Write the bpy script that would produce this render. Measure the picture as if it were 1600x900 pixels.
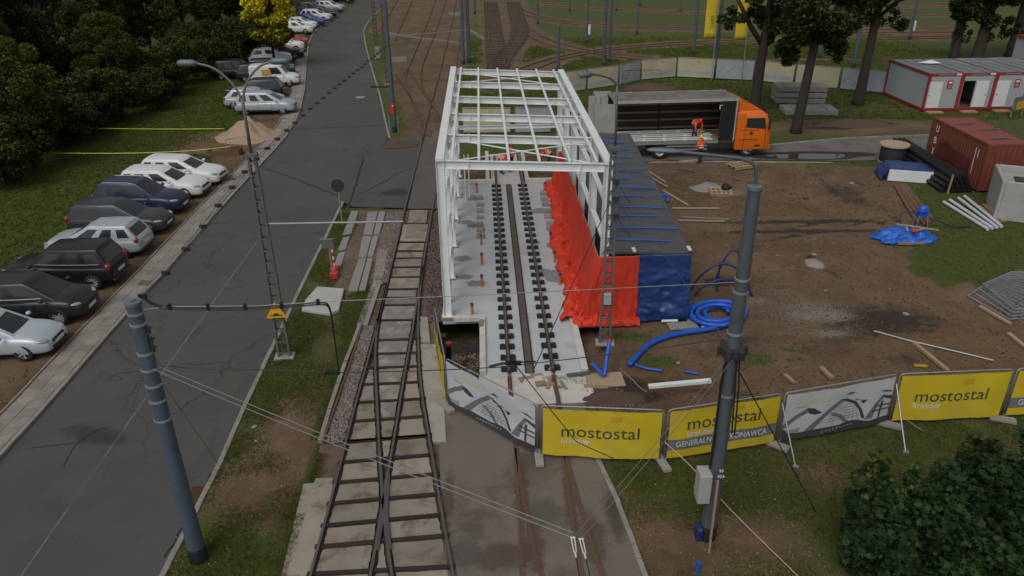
import bpy, bmesh, math, random
import numpy as np
from mathutils import Vector, Matrix, noise as mnoise

for _o in list(bpy.data.objects):
    bpy.data.objects.remove(_o)
scene = bpy.context.scene
col = scene.collection
RND = random.Random(7)
PI = math.pi

# ------------------------------------------------------------------ camera
CAM_H = 14.2
FPX = 1196.0
def _cam_axes():
    n = Vector((828.0-800, 2875.0-450, FPX)).normalized()      # plumb line in camera axes (x right, y down, z ahead)
    up = -n
    f = Vector((0, 0, 1)); f = (f - up*f.dot(up)).normalized()
    r = f.cross(up)
    if r.x < 0: r = -r
    return r, f, up
CR, CF, CU = _cam_axes()
def ray(x, y):
    d = Vector((x-800, y-450, FPX))
    return Vector((CR.dot(d), CF.dot(d), CU.dot(d)))
def G(x, y, z=0.0):
    """point at height z seen at pixel x, y of the 1600 x 900 photograph"""
    d = ray(x, y); t = (z-CAM_H)/d.z
    return Vector((d.x*t, d.y*t, z))
def ZAT(p, x, y):
    """height of the point of the plumb line through p that is seen at pixel x, y"""
    d = ray(x, y)
    return CAM_H + d.z*math.hypot(p[0], p[1])/math.hypot(d.x, d.y)
cam_data = bpy.data.cameras.new('camera')
cam = bpy.data.objects.new('camera', cam_data); col.objects.link(cam)
cam_data.sensor_width = 36.0
cam_data.lens = FPX/1600*36.0
cam_data.clip_start = 0.1; cam_data.clip_end = 2000
cam.matrix_world = Matrix(((CR.x, -CR.y, -CR.z, 0), (CF.x, -CF.y, -CF.z, 0), (CU.x, -CU.y, -CU.z, CAM_H), (0, 0, 0, 1)))
scene.camera = cam

# ------------------------------------------------------------------ overcast daylight
SUN_EL, SUN_AZ = math.radians(52), math.radians(205)       # azimuth from +Y towards +X
world = bpy.data.worlds.new('World'); scene.world = world; world.use_nodes = True
wn = world.node_tree; wn.nodes.clear()
_sky = wn.nodes.new('ShaderNodeTexSky'); _sky.sky_type = 'NISHITA'; _sky.sun_disc = False
_sky.sun_elevation = SUN_EL; _sky.sun_rotation = SUN_AZ
_sky.air_density = 1.0; _sky.dust_density = 4.0; _sky.ozone_density = 1.0
_hsv = wn.nodes.new('ShaderNodeHueSaturation'); _hsv.inputs['Saturation'].default_value = 0.14
_bg = wn.nodes.new('ShaderNodeBackground'); _bg.inputs['Strength'].default_value = 0.085
_wo = wn.nodes.new('ShaderNodeOutputWorld')
wn.links.new(_sky.outputs[0], _hsv.inputs['Color']); wn.links.new(_hsv.outputs[0], _bg.inputs[0]); wn.links.new(_bg.outputs[0], _wo.inputs[0])
sun_data = bpy.data.lights.new('sun', 'SUN'); sun_data.energy = 0.9; sun_data.angle = math.radians(35); sun_data.color = (1, .97, .93)
sun = bpy.data.objects.new('sun', sun_data); col.objects.link(sun)
_sd = Vector((math.sin(SUN_AZ)*math.cos(SUN_EL), math.cos(SUN_AZ)*math.cos(SUN_EL), math.sin(SUN_EL)))
sun.rotation_euler = _sd.to_track_quat('Z', 'Y').to_euler(); sun.location = (0, 0, 60)
scene.view_settings.view_transform = 'Standard'; scene.view_settings.look = 'None'
scene.view_settings.gamma = 1.0; scene.view_settings.exposure = 0.0
scene.view_settings.use_curve_mapping = False
# ------------------------------------------------------------------ mesh and object helpers
class MB:
    """collects boxes, tubes, prisms ... and links them as ONE mesh object"""
    def __init__(s): s.v = []; s.f = []; s.m = []; s.mi = 0
    def add(s, vs, fs):
        b = len(s.v); s.v += [tuple(v) for v in vs]
        for f in fs: s.f.append(tuple(i+b for i in f)); s.m.append(s.mi)
        return s
    def box(s, c, d, rz=0, M=None, tilt=None):
        R = Matrix.Rotation(rz, 4, 'Z')
        if tilt is not None: R = R @ tilt
        vs = []
        for x in (-.5, .5):
            for y in (-.5, .5):
                for z in (-.5, .5):
                    p = R @ Vector((x*d[0], y*d[1], z*d[2])) + Vector(c)
                    vs.append(M @ p if M else p)
        return s.add(vs, [(0,1,3,2),(4,6,7,5),(0,4,5,1),(2,3,7,6),(0,2,6,4),(1,5,7,3)])
    def beam(s, a, b, w, h, up=(0,0,1)):
        """square bar from a to b, w wide, h high"""
        a = Vector(a); b = Vector(b); d = (b-a).normalized(); u = Vector(up)
        if abs(d.dot(u)) > .98: u = Vector((0,1,0))
        r = d.cross(u).normalized(); u = r.cross(d)
        vs = [p + r*sx*w/2 + u*sz*h/2 for p in (a, b) for sx in (-1, 1) for sz in (-1, 1)]
        return s.add(vs, [(0,1,3,2),(4,6,7,5),(0,4,5,1),(2,3,7,6),(0,2,6,4),(1,5,7,3)])
    def ibeam(s, a, b, w, h, t=.02, up=(0,0,1)):
        a = Vector(a); b = Vector(b); d = (b-a).normalized(); u = Vector(up)
        if abs(d.dot(u)) > .98: u = Vector((0,1,0))
        r = d.cross(u).normalized(); u = r.cross(d)
        s.beam(a+u*(h/2-t/2), b+u*(h/2-t/2), w, t, up); s.beam(a-u*(h/2-t/2), b-u*(h/2-t/2), w, t, up)
        return s.beam(a, b, t, h-2*t, up)
    def cyl(s, a, b, r0, r1=None, n=10, caps=True):
        return s.tube([a, b], [r0, r0 if r1 is None else r1], n, caps)
    def tube(s, pts, r, n=8, caps=True):
        P = [Vector(p) for p in pts]; k = len(P)
        rr = r if isinstance(r, (list, tuple)) else [r]*k
        b = []; T0 = None; u = None
        for i in range(k):
            t = (P[min(i+1, k-1)] - P[max(i-1, 0)])
            t = t.normalized() if t.length > 1e-9 else Vector((0,0,1))
            if u is None:
                u = t.cross(Vector((0,0,1)) if abs(t.z) < .9 else Vector((0,1,0))).normalized()
            else:
                u = (u - t*u.dot(t)); u = u.normalized() if u.length > 1e-6 else t.orthogonal().normalized()
            w = t.cross(u)
            b += [P[i] + (u*math.cos(2*PI*j/n) + w*math.sin(2*PI*j/n))*rr[i] for j in range(n)]
        fs = [(i*n+j, i*n+(j+1)%n, (i+1)*n+(j+1)%n, (i+1)*n+j) for i in range(k-1) for j in range(n)]
        if caps: fs += [tuple(range(n))[::-1], tuple(range((k-1)*n, k*n))]
        return s.add(b, fs)
    def prism(s, poly, z0, z1):
        n = len(poly); a = sum(poly[i][0]*poly[(i+1)%n][1]-poly[(i+1)%n][0]*poly[i][1] for i in range(n))
        if a < 0: poly = poly[::-1]
        vs = [(p[0], p[1], z0) for p in poly] + [(p[0], p[1], z1) for p in poly]
        return s.add(vs, [tuple(range(n))[::-1], tuple(range(n, 2*n))] + [(i, (i+1)%n, n+(i+1)%n, n+i) for i in range(n)])
    def sheet(s, poly):
        return s.add(poly, [tuple(range(len(poly)))])
    def lathe(s, prof, c=(0,0,0), n=16, M=None, caps=True):
        vs = []; k = len(prof)
        for r, z in prof:
            for j in range(n):
                p = Vector((c[0]+r*math.cos(2*PI*j/n), c[1]+r*math.sin(2*PI*j/n), c[2]+z)); vs.append(M @ p if M else p)
        return s.add(vs, [(i*n+j, i*n+(j+1)%n, (i+1)*n+(j+1)%n, (i+1)*n+j) for i in range(k-1) for j in range(n)] + ([tuple(range(n))[::-1], tuple(range((k-1)*n, k*n))] if caps else []))
    def mesh(s, name, mats, smooth=False):
        me = bpy.data.meshes.new(name); me.from_pydata(s.v, [], s.f); me.update()
        for m in (mats if isinstance(mats, (list, tuple)) else [mats]): me.materials.append(M_(m))
        if max(s.m, default=0) > 0: me.polygons.foreach_set('material_index', s.m)
        if smooth: me.polygons.foreach_set('use_smooth', [True]*len(me.polygons))
        return me
    def build(s, name, mats, parent=None, smooth=False, bevel=0, auto=None):
        return obj(name, s.mesh(name, mats, smooth), parent, bevel, auto)
def obj(name, me, parent=None, bevel=0, auto=None):
    o = bpy.data.objects.new(name, me); col.objects.link(o)
    if parent is not None: o.parent = parent
    if bevel:
        b = o.modifiers.new('bevel', 'BEVEL'); b.width = bevel; b.segments = 1; b.limit_method = 'ANGLE'
    if auto:
        me.polygons.foreach_set('use_smooth', [True]*len(me.polygons)); me.set_sharp_from_angle(angle=math.radians(auto))
    return o
def tag(o, label=None, cat=None, group=None, kind=None):
    if label: o['label'] = label
    if cat: o['category'] = cat
    if group: o['group'] = group
    if kind: o['kind'] = kind
    return o
def thing(name, label, cat, loc=(0,0,0), rz=0, group=None):
    o = bpy.data.objects.new(name, None); col.objects.link(o); o.empty_display_size = .2
    o.location = loc; o.rotation_euler = (0, 0, rz)
    return tag(o, label, cat, group)
def struct(name, mb, m, smooth=False, kind='structure'):
    return tag(mb.build(name, m, None, smooth) if isinstance(mb, MB) else obj(name, mb), kind=kind)
def copy_tree(o, parent=None):
    c = o.copy(); col.objects.link(c); c.parent = parent
    for ch in list(o.children): copy_tree(ch, c)
    return c
def dup(o, loc, rz, label, group=None):
    c = copy_tree(o); c.location = loc; c.rotation_euler = (0, 0, rz); c['label'] = label
    if group: c['group'] = group
    return c
def PX(pts, z=0.0): return [G(x, y, z) for x, y in pts]
def lerp(a, b, t): return a+(b-a)*t
def resample(P, step):
    P = [Vector(p) for p in P]; out = [P[0].copy()]; acc = 0.0; nxt = step
    for a, b in zip(P, P[1:]):
        L = (b-a).length
        while acc+L >= nxt: out.append(a.lerp(b, (nxt-acc)/L)); nxt += step
        acc += L
    if (out[-1]-P[-1]).length > step*.3: out.append(P[-1].copy())
    return out
def smooth_line(P, it=2):
    P = [Vector(p) for p in P]
    for _ in range(it):
        Q = [P[0]]
        for a, b in zip(P, P[1:]): Q += [a.lerp(b, .25), a.lerp(b, .75)]
        P = Q+[P[-1]]
    return P
def offset_line(P, d):
    out = []
    for i in range(len(P)):
        t = P[min(i+1, len(P)-1)]-P[max(i-1, 0)]; t.z = 0; t.normalize()
        out.append(P[i]+Vector((t.y, -t.x, 0))*d)       # d > 0 is to the right of the way of travel
    return out
def sag(a, b, s, n=14):
    a = Vector(a); b = Vector(b)
    return [a.lerp(b, i/n) - Vector((0,0,4*s*(i/n)*(1-i/n))) for i in range(n+1)]

# ------------------------------------------------------------------ materials
MATS = {}; SPEC = {}
def M_(n):
    if not isinstance(n, str): return n
    if n not in MATS: MATS[n] = make_mat(n, *SPEC[n])
    return MATS[n]
class NT:
    def __init__(s, name):
        s.mat = bpy.data.materials.new(name); s.mat.use_nodes = True; s.t = s.mat.node_tree; s.t.nodes.clear()
        s.out = s.t.nodes.new('ShaderNodeOutputMaterial'); s.b = s.t.nodes.new('ShaderNodeBsdfPrincipled'); s.l(s.b.outputs[0], s.out.inputs[0])
    def n(s, t, **k):
        nd = s.t.nodes.new('ShaderNode'+t)
        for a, v in k.items(): setattr(nd, a, v)
        return nd
    def l(s, a, b): s.t.links.new(a, b)
    def put(s, sock, v):
        if hasattr(v, 'is_output'): s.l(v, sock)
        else: sock.default_value = v
    def math(s, op, a, b=0.0, clamp=False):
        m = s.n('Math', operation=op, use_clamp=clamp); s.put(m.inputs[0], a); s.put(m.inputs[1], b); return m.outputs[0]
    def mix(s, f, a, b, mode='MIX'):
        m = s.n('Mix', data_type='RGBA', blend_type=mode)
        s.put(m.inputs[0], f); s.put(m.inputs[6], rgba(a)); s.put(m.inputs[7], rgba(b)); return m.outputs[2]
    def noise(s, scale, detail=4, rough=.6, vec=None, dist=0):
        m = s.n('TexNoise'); m.inputs['Scale'].default_value = scale; m.inputs['Detail'].default_value = detail
        m.inputs['Roughness'].default_value = rough; m.inputs['Distortion'].default_value = dist
        if vec is not None: s.l(vec, m.inputs['Vector'])
        return m.outputs[0]
    def step(s, v, a, b):
        m = s.n('MapRange', interpolation_type='SMOOTHSTEP'); s.put(m.inputs[0], v); s.put(m.inputs[1], a); s.put(m.inputs[2], b); return m.outputs[0]
    def pos(s): return s.n('NewGeometry').outputs['Position']
    def bump(s, h, strength=.5, dist=.02):
        m = s.n('Bump'); m.inputs['Strength'].default_value = strength; m.inputs['Distance'].default_value = dist
        s.l(h, m.inputs['Height']); s.l(m.outputs[0], s.b.inputs['Normal'])
    def base(s, c, rough=.8, metal=0.0):
        s.put(s.b.inputs['Base Color'], rgba(c)); s.put(s.b.inputs['Roughness'], rough); s.put(s.b.inputs['Metallic'], metal); return s.mat
def rgba(c): return (*c, 1.0) if isinstance(c, (tuple, list)) and len(c) == 3 else c
def make_mat(name, color, rough=.8, metal=0.0, var=.25, scale=3.0, bump=.0, rnd=.0, stain=None, coat=0.0, bscale=None):
    """plain surface with uneven colour (noise in world space), per-piece variation and fine relief"""
    t = NT(name); p = t.n('TexCoord').outputs['Object'] if rnd == 0 else t.pos()
    a = t.noise(scale, 5, .65, p)
    f = t.math('MULTIPLY_ADD', a, 2*var); t.t.nodes[-1].inputs[2].default_value = 1-var
    if rnd:
        r = t.n('ObjectInfo').outputs['Random']; r2 = t.math('MULTIPLY_ADD', r, 2*rnd); t.t.nodes[-1].inputs[2].default_value = 1-rnd
        f = t.math('MULTIPLY', f, r2)
    c = t.mix(1.0, color, f, 'MULTIPLY')
    if stain:
        sc, ss, amt = stain
        b = t.noise(ss, 6, .7, p, .4); c = t.mix(t.math('MULTIPLY', t.step(b, .48, .66), amt), c, sc)
    rr = t.math('MULTIPLY_ADD', a, .25); t.t.nodes[-1].inputs[2].default_value = rough-.125
    t.base(c, rr, metal)
    if name.startswith(('paint_','red_tarp')): t.b.inputs['Specular IOR Level'].default_value = .3
    if coat: t.b.inputs['Coat Weight'].default_value = coat; t.b.inputs['Coat Roughness'].default_value = .06
    if bump:
        t.bump(t.noise(bscale or scale*9, 4, .7, p), bump, .015)
    return t.mat
S = SPEC
S['white_steel'] = ((.70,.74,.735), .45, 0, .05, 2.0, 0, 0, ((.52,.50,.45), 1.1, .3))
S['concrete'] = ((.30,.285,.26), .9, 0, .22, 1.3, .35, .10, ((.17,.15,.125), 1.1, .55))
S['concrete_new'] = ((.45,.475,.485), .85, 0, .12, .8, .15, 0, ((.34,.355,.36), .5, .6))
S['concrete_rim'] = ((.55,.53,.49), .85, 0, .12, 2, .2, 0, ((.36,.33,.29), 1.5, .5))
S['concrete_block'] = ((.27,.25,.235), .9, 0, .18, 3, .3, .12)
S['concrete_wall'] = ((.34,.34,.325), .9, 0, .16, 1.0, .25, 0, ((.27,.26,.235), 1.6, .6))
S['precast'] = ((.25,.24,.225), .9, 0, .2, 2.0, .3, .05, ((.2,.19,.17), 2, .5))
S['slab_pale'] = ((.42,.42,.40), .9, 0, .12, 2.0, .3, 0, ((.33,.31,.28), 2.5, .5))
S['paving'] = ((.245,.222,.198), .92, 0, .28, 1.8, .4, .17, ((.14,.13,.10), 1.3, .6))
S['kerbstone'] = ((.25,.23,.205), .9, 0, .25, 2, .35, .12, ((.15,.135,.11), 2.2, .6))
S['rail'] = ((.055,.042,.035), .7, .1, .35, 3, .1, 0)
S['rail_head'] = ((.115,.108,.10), .5, .3, .25, 3, 0, 0)
S['rail_rust'] = ((.13,.075,.05), .75, .25, .35, 4, .2, 0)
S['chair_steel'] = ((.035,.032,.032), .6, .3, .3, 4, 0, .2)
S['tie_steel'] = ((.026,.019,.017), .85, 0, .45, 3, .2, .25)
S['galv'] = ((.34,.36,.37), .5, .6, .2, 6, 0, 0)
S['dark_metal'] = ((.05,.052,.055), .5, .4, .25, 5)
S['black'] = ((.012,.012,.013), .55, 0, .3, 5)
S['rubber'] = ((.018,.018,.018), .85, 0, .2, 8)
S['pole_blue'] = ((.078,.105,.145), .5, .1, .12, 1.5, .05, 0, ((.06,.075,.09), 2.5, .6))
S['pole_grey'] = ((.085,.10,.118), .5, .1, .12, 1.5, .05, 0, ((.06,.065,.07), 2.5, .6))
S['mast_steel'] = ((.125,.135,.14), .6, .2, .25, 3, .1, 0, ((.10,.06,.04), 3, .4))
S['lamp_grey'] = ((.13,.165,.195), .45, .1, .1, 3)
S['wood'] = ((.31,.21,.12), .8, 0, .25, 5, .2, .15)
S['wood_pale'] = ((.36,.275,.185), .8, 0, .25, 5, .2, .15)
S['wood_dark'] = ((.13,.075,.045), .85, 0, .3, 4, .3, .1)
S['orange_pipe'] = ((.48,.16,.05), .5, 0, .1, 4)
S['purple_cap'] = ((.06,.05,.14), .5, 0, .1, 4)
S['red_tarp'] = ((.58,.046,.022), .6, 0, .2, 1.0, .12, 0, None, 0, 5)
S['blue_tarp'] = ((.015,.043,.165), .42, 0, .2, 1.0, .15, 0, None, 0, 5)
S['bright_blue'] = ((.02,.12,.52), .45, 0, .18, 3, .2)
S['blue_hose'] = ((.012,.09,.50), .42, 0, .12, 6)
S['dark_hose'] = ((.012,.025,.12), .5, 0, .12, 6)
S['strap_blue'] = ((.03,.115,.50), .5, 0, .1, 6)
S['felt_roof'] = ((.065,.07,.075), .55, 0, .22, 1.3, .25, 0, ((.10,.105,.11), 1.1, .55))
S['white_paint'] = ((.62,.63,.63), .5, 0, .1, 3)
S['white_pipe'] = ((.5,.53,.55), .45, 0, .08, 3)
S['red_paint'] = ((.45,.03,.025), .5, 0, .15, 3)
S['banner_yellow'] = ((.56,.425,.020), .5, 0, .10, 1.2, .45, 0, ((.50,.41,.09), .8, .5), 0, 2.2)
S['banner_white'] = ((.48,.51,.525), .5, 0, .14, 1.0, .45, 0, ((.36,.37,.36), .9, .5), 0, 2.2)
S['banner_faded'] = ((.42,.385,.26), .6, 0, .10, 1.0, .1)
S['banner_faded_white'] = ((.30,.33,.36), .6, 0, .10, 1.0, .1)
S['ink_dark'] = ((.05,.052,.057), .55, 0, .2, 2)
S['ink_mid'] = ((.145,.15,.16), .55, 0, .25, 2)
S['ink_pale'] = ((.26,.275,.29), .6, 0, .2, 2)
S['ink_white'] = ((.62,.62,.58), .55, 0, .1, 3)
S['ink_yellow'] = ((.55,.46,.16), .55, 0, .1, 3)
S['ink_gold'] = ((.5,.32,.02), .55, 0, .1, 3)
S['sign_yellow'] = ((.65,.36,.012), .4, 0, .06, 3)
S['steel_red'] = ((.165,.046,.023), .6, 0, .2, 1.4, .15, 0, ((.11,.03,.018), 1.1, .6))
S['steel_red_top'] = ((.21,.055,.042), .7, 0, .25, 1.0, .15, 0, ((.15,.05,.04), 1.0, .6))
S['office_grey'] = ((.31,.345,.36), .55, 0, .06, 2)
S['office_red'] = ((.27,.020,.020), .5, 0, .1, 2)
S['office_roof'] = ((.17,.19,.205), .6, .1, .3, .8, 0, 0, ((.32,.34,.36), .7, .6))
S['truck_orange'] = ((.70,.145,.006), .35, 0, .04, 2, 0, 0, None, .5)
S['trailer_grey'] = ((.36,.345,.32), .7, 0, .15, 1.2, 0, 0, ((.24,.225,.2), 1.4, .5))
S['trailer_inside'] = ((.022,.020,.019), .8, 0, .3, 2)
S['trailer_slat'] = ((.20,.145,.10), .8, 0, .3, 2)
S['glass'] = ((.028,.034,.035), .15, 0, .1, 3)
S['car_light'] = ((.33,.35,.36), .2, .2, .1, 20, 0, 0, None, .8)
S['tail_red'] = ((.33,.012,.012), .2, 0, .1, 10, 0, 0, None, .8)
S['rim'] = ((.36,.37,.38), .4, .25, .15, 8)
S['plate'] = ((.62,.62,.60), .4, 0, .05, 9)
S['trim_black'] = ((.015,.015,.017), .5, 0, .2, 6)
for _n, _c in dict(paint_white=(.64,.655,.66), paint_silver=(.40,.44,.47), paint_pale_silver=(.47,.53,.57), paint_grey=(.045,.05,.056), paint_navy=(.018,.028,.062), paint_black=(.012,.011,.013), paint_dark=(.02,.023,.026), paint_blue=(.02,.045,.21), paint_red=(.3,.02,.02)).items():
    S[_n] = (_c, .38, .25 if 'silver' in _n or 'grey' in _n else .0, .05, 3, 0, 0, None, .22)
S['skin'] = ((.45,.27,.19), .6, 0, .08, 8)
S['vest'] = ((.85,.10,.012), .6, 0, .08, 8)
S['navy_cloth'] = ((.014,.018,.032), .85, 0, .2, 8)
S['grey_cloth'] = ((.10,.11,.12), .85, 0, .2, 8)
S['helmet_yellow'] = ((.75,.42,.01), .35, 0, .03, 8)
S['helmet_red'] = ((.6,.02,.03), .35, 0, .03, 8)
S['helmet_white'] = ((.7,.7,.7), .35, 0, .03, 8)
S['bark'] = ((.034,.027,.021), .95, 0, .4, 6, .9, 0)
S['sand'] = ((.36,.265,.175), .95, 0, .14, 2.5, .5, 0, ((.26,.18,.115), 1.5, .5))
S['soil_dark'] = ((.085,.055,.038), .95, 0, .35, 4, .8, 0)
S['soil'] = ((.14,.095,.065), .95, 0, .3, 3, .8, 0, ((.07,.05,.04), 2, .6))
S['rubble'] = ((.22,.21,.20), .95, 0, .4, 4, .9, 0)
S['stone'] = ((.235,.195,.18), .95, 0, .3, 9, 0, 0, ((.14,.10,.085), 7, .6))
S['stone_pale'] = ((.27,.24,.215), .95, 0, .25, 5)
S['tape_yellow'] = ((.55,.50,.03), .5, 0, .05, 3)
S['tape_red_white'] = ((.5,.28,.25), .5, 0, .3, 5)
S['wire'] = ((.10,.10,.10), .5, .4, .2, 5)
S['wire_pale'] = ((.22,.22,.215), .5, .4, .15, 5)
S['grate_rust'] = ((.10,.045,.03), .8, .3, .3, 10)
S['foam_white'] = ((.68,.70,.72), .8, 0, .06, 3)
S['plastic_drum'] = ((.02,.022,.024), .7, 0, .2, 4)
def leaf_mat(name, c1, c2, trans=.25, rough=.6, c3=None):
    t = NT(name); r = t.n('NewGeometry').outputs['Random Per Island']; nz = t.noise(.55, 3, .6, t.pos())
    c = t.mix(r, c1, c2); c = t.mix(t.step(nz, .35, .75), c, tuple(min(1, x*1.35) for x in (c3 or c2)))
    t.base(c, rough)
    t.b.inputs['Specular IOR Level'].default_value = .25
    tr = t.n('BsdfTranslucent'); t.l(c, tr.inputs['Color']); mx = t.n('MixShader'); mx.inputs[0].default_value = trans
    t.l(t.b.outputs[0], mx.inputs[1]); t.l(tr.outputs[0], mx.inputs[2]); t.l(mx.outputs[0], t.out.inputs[0])
    MATS[name] = t.mat
leaf_mat('leaf_dark', (.018,.032,.009), (.034,.053,.012))
leaf_mat('leaf_mid', (.036,.055,.010), (.068,.086,.013))
leaf_mat('leaf_yellow', (.42,.35,.012), (.58,.48,.02), c3=(.5,.45,.03))
leaf_mat('leaf_lime', (.055,.07,.009), (.105,.11,.010))
leaf_mat('leaf_maple', (.013,.030,.011), (.027,.052,.014))
leaf_mat('leaf_maple_young', (.035,.06,.009), (.09,.105,.012))
leaf_mat('grass_blade', (.053,.090,.009), (.090,.126,.014), .35, .9)
leaf_mat('grass_dry', (.09,.082,.024), (.125,.105,.036), .2, .9)
# ------------------------------------------------------------------ layout lines read from the photograph (pixels on the ground plane)
RZ = -0.08                                            # the carriageway lies below the verges
ROAD_L = [(-420,1240),(-130,875),(0,719),(70,643),(200,492),(265,421),(350,322),(412,255),(457,205),(475,160),(480,100),(484,62),(500,42),(527,26),(556,4),(572,-6)]
ROAD_R = [(130,1130),(251,900),(289,828),(341,724),(378,640),(430,530),(482,422),(525,335),(535,315)]
ROAD_R2 = [(607,217),(602,197),(590,140),(580,110),(569,66),(567,46),(578,30),(592,18),(602,6),(612,-6)]
APRON = [(535,315),(551,323),(640,325),(652,262),(658,230),(645,210),(625,214),(607,217)]
Lw = smooth_line(PX(ROAD_L, RZ), 1); Rw = PX(ROAD_R, RZ); R2w = smooth_line(PX(ROAD_R2, RZ), 1)
road_poly = Rw + R2w + Lw[::-1]
SITE_O = Vector((-2.5, 26.25, 0)); SU = Vector((-.0355, .99937, 0)); SV = Vector((.99937, .0355, 0))
SITE_RZ = math.atan2(SV.y, SV.x)
def SP(a, b, z=0.0):
    """point of the building site: a metres across from the left column line, b metres in from the front portal"""
    return SITE_O + SV*a + SU*b + Vector((0, 0, z))
def to_site(p): d = Vector((p[0], p[1], 0))-SITE_O; return d.dot(SV), d.dot(SU)
A_L = PX([(420,1150),(486.6,898),(524,761),(544,680),(558,625),(578,555.5),(591,503.5),(604,449),(622,374),(633,324.5),(644,284),(656.5,234),(663,200)])
A_R = PX([(522,1150),(580.5,898),(589,848),(599,784),(606.5,741),(615,695),(631.6,590),(642,535),(650,483),(661,418),(667,377),(675,334),(683,293),(693,245),(702,205)])
B_L = PX([(652,1150),(612,898),(603,835),(599,800),(597.5,764),(592,692),(590,642),(587,590),(586.6,545),(590,508),(597,474),(604,446)])
B_R = PX([(756,1150),(707.5,898),(689,796),(677,724),(665,654),(657,602),(653.5,540),(653,500),(656,458),(661,418)])
C_RAILS = [PX(r) for r in ([(799,615),(805,692),(809,755),(812.5,805),(816,900),(822,1050)], [(807,700),(815,760),(830,835),(846,900),(888,1050)],
                           [(868,610),(880,705),(887.5,760),(897.5,825),(909,900),(932,1050)], [(882,705),(900,772),(927.5,855),(941,897),(993,1050)])]
def cr(pts): return [(600+x/4, y/4) for x, y in pts]
FAR_RAILS = [cr(r) for r in ([(330,-20),(270,150),(190,340),(150,430),(125,530),(180,640),(240,760),(242,890)], [(395,-20),(330,190),(270,330),(230,440),(235,550),(300,650),(365,760)],
    [(458,-20),(420,170),(390,290),(350,450),(300,640),(255,800),(240,895)], [(510,-20),(490,150),(470,280),(450,420)], [(150,430),(215,540),(300,650)], [(75,470),(125,545),(190,650)],
    [(635,-20),(650,170),(660,310),(668,430),(672,560)], [(690,-20),(710,130),(735,290),(762,430),(790,570)], [(770,-20),(800,110),(820,200),(800,260),(740,310),(690,370),(670,430)],
    [(825,-20),(870,120),(895,230),(830,310),(785,380),(762,430)], [(780,20),(860,90),(990,125),(1150,150),(1350,170),(1600,185),(2400,190)], [(800,10),(880,75),(1000,110),(1150,135),(1350,155),(1600,172),(2400,178)],
    [(895,170),(1000,240),(1150,290),(1290,318),(1450,345),(1680,362)], [(850,190),(960,262),(1100,305),(1290,335),(1450,358),(1640,378)],
    [(2400,246),(1900,262),(1600,285),(1450,297),(1290,320),(1120,350),(980,385),(850,430)], [(2400,258),(1900,276),(1600,299),(1450,312),(1290,336),(1120,368),(960,430)],
    [(1000,22),(1300,40),(1700,62),(2400,72)], [(1000,34),(1300,53),(1700,75),(2400,86)],
    [(2480,244),(3000,240),(3600,226)], [(2480,256),(3000,251),(3600,238)], [(2480,180),(3000,172),(3600,160)], [(2480,192),(3000,188),(3600,175)], [(2480,208),(3600,204)], [(2480,100),(3600,84)], [(2480,112),(3600,97)], [(2480,40),(3600,28)],[(2480,54),(3600,42)],
    [(2420,382),(3200,388)], [(2420,398),(3200,405)], [(100,-20),(20,110),(-30,200)], [(190,-20),(100,180),(70,260)])]
FAR_W = [smooth_line(PX(r, .0), 1) for r in FAR_RAILS]
FAR_BROWN = [cr(p) for p in ([(60,-30),(560,-30),(510,420),(450,470),(360,780),(250,900),(130,900),(60,560),(10,300)], [(590,-30),(850,-30),(930,240),(790,460),(640,460),(600,200)])]
CONCRETE_C = [(697,1050),(697,900),(690,796),(686,700),(694,640),(745,600),(905,600),(928,690),(965,780),(1010,900),(1075,1050)]
TRACK_BED = [(380,1050),(440,898),(470,770),(486,752),(500,690),(545,560),(583,430),(626,330),(640,325),(652,262),(676,200),(704,200),(686,330),(690,420),(684,520),(695,640),(690,700),(700,800),(716,1050)]

# ------------------------------------------------------------------ ground: one sheet to the horizon
def axis(*segs):
    out = []
    for a, b, st in segs: out += list(np.arange(a, b-1e-6, st))
    return np.array(out+[segs[-1][1]])
gx = axis((-420,-60,30),(-60,-22,1.0),(-22,16,.25),(16,46,.5),(46,100,2),(100,420,32))
gy = axis((-60,8,8),(8,12,1),(12,52,.25),(52,76,.5),(76,160,1.0),(160,660,50))
GX, GY = np.meshgrid(gx, gy); nX, nY = len(gx), len(gy)
def inside(poly):
    x = GX.ravel(); y = GY.ravel(); r = np.zeros(x.shape, bool); n = len(poly)
    for i in range(n):
        x1, y1 = poly[i][0], poly[i][1]; x2, y2 = poly[(i+1)%n][0], poly[(i+1)%n][1]
        if abs(y2-y1) < 1e-9: continue
        r ^= ((y1 > y) != (y2 > y)) & (x < (x2-x1)*(y-y1)/(y2-y1)+x1)
    return r.reshape(GX.shape)
def dist_line(P):
    d = np.full(GX.shape, 1e9)
    for a, b in zip(P, P[1:]):
        ax, ay, bx, by = a[0], a[1], b[0], b[1]; dx, dy = bx-ax, by-ay; L = dx*dx+dy*dy+1e-12
        t = np.clip(((GX-ax)*dx+(GY-ay)*dy)/L, 0, 1); d = np.minimum(d, np.hypot(GX-ax-t*dx, GY-ay-t*dy))
    return d
def blob(x, y, rx, ry, rot=0):
    p = G(x, y); c, s = math.cos(rot), math.sin(rot); u = (GX-p.x)*c+(GY-p.y)*s; v = -(GX-p.x)*s+(GY-p.y)*c
    return np.exp(-(u/rx)**2-(v/ry)**2)
gA = np.full(GX.shape, .85)                                  # grass
gG = np.zeros(GX.shape); gM = np.zeros(GX.shape); gO = np.zeros(GX.shape); GZ = np.zeros(GX.shape)
for p in FAR_BROWN: _b = inside(PX(p)); gA[_b] = .34; gM[_b] = .26
_d = np.full(GX.shape, 1e9)
for r in FAR_W: _d = np.minimum(_d, dist_line(r))
gA = np.minimum(gA, np.where(_d < 1.0, .08, np.where(_d < 1.7, .45, 1)))
gM = np.maximum(gM, np.where(_d < 1.0, .35, 0))
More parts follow.
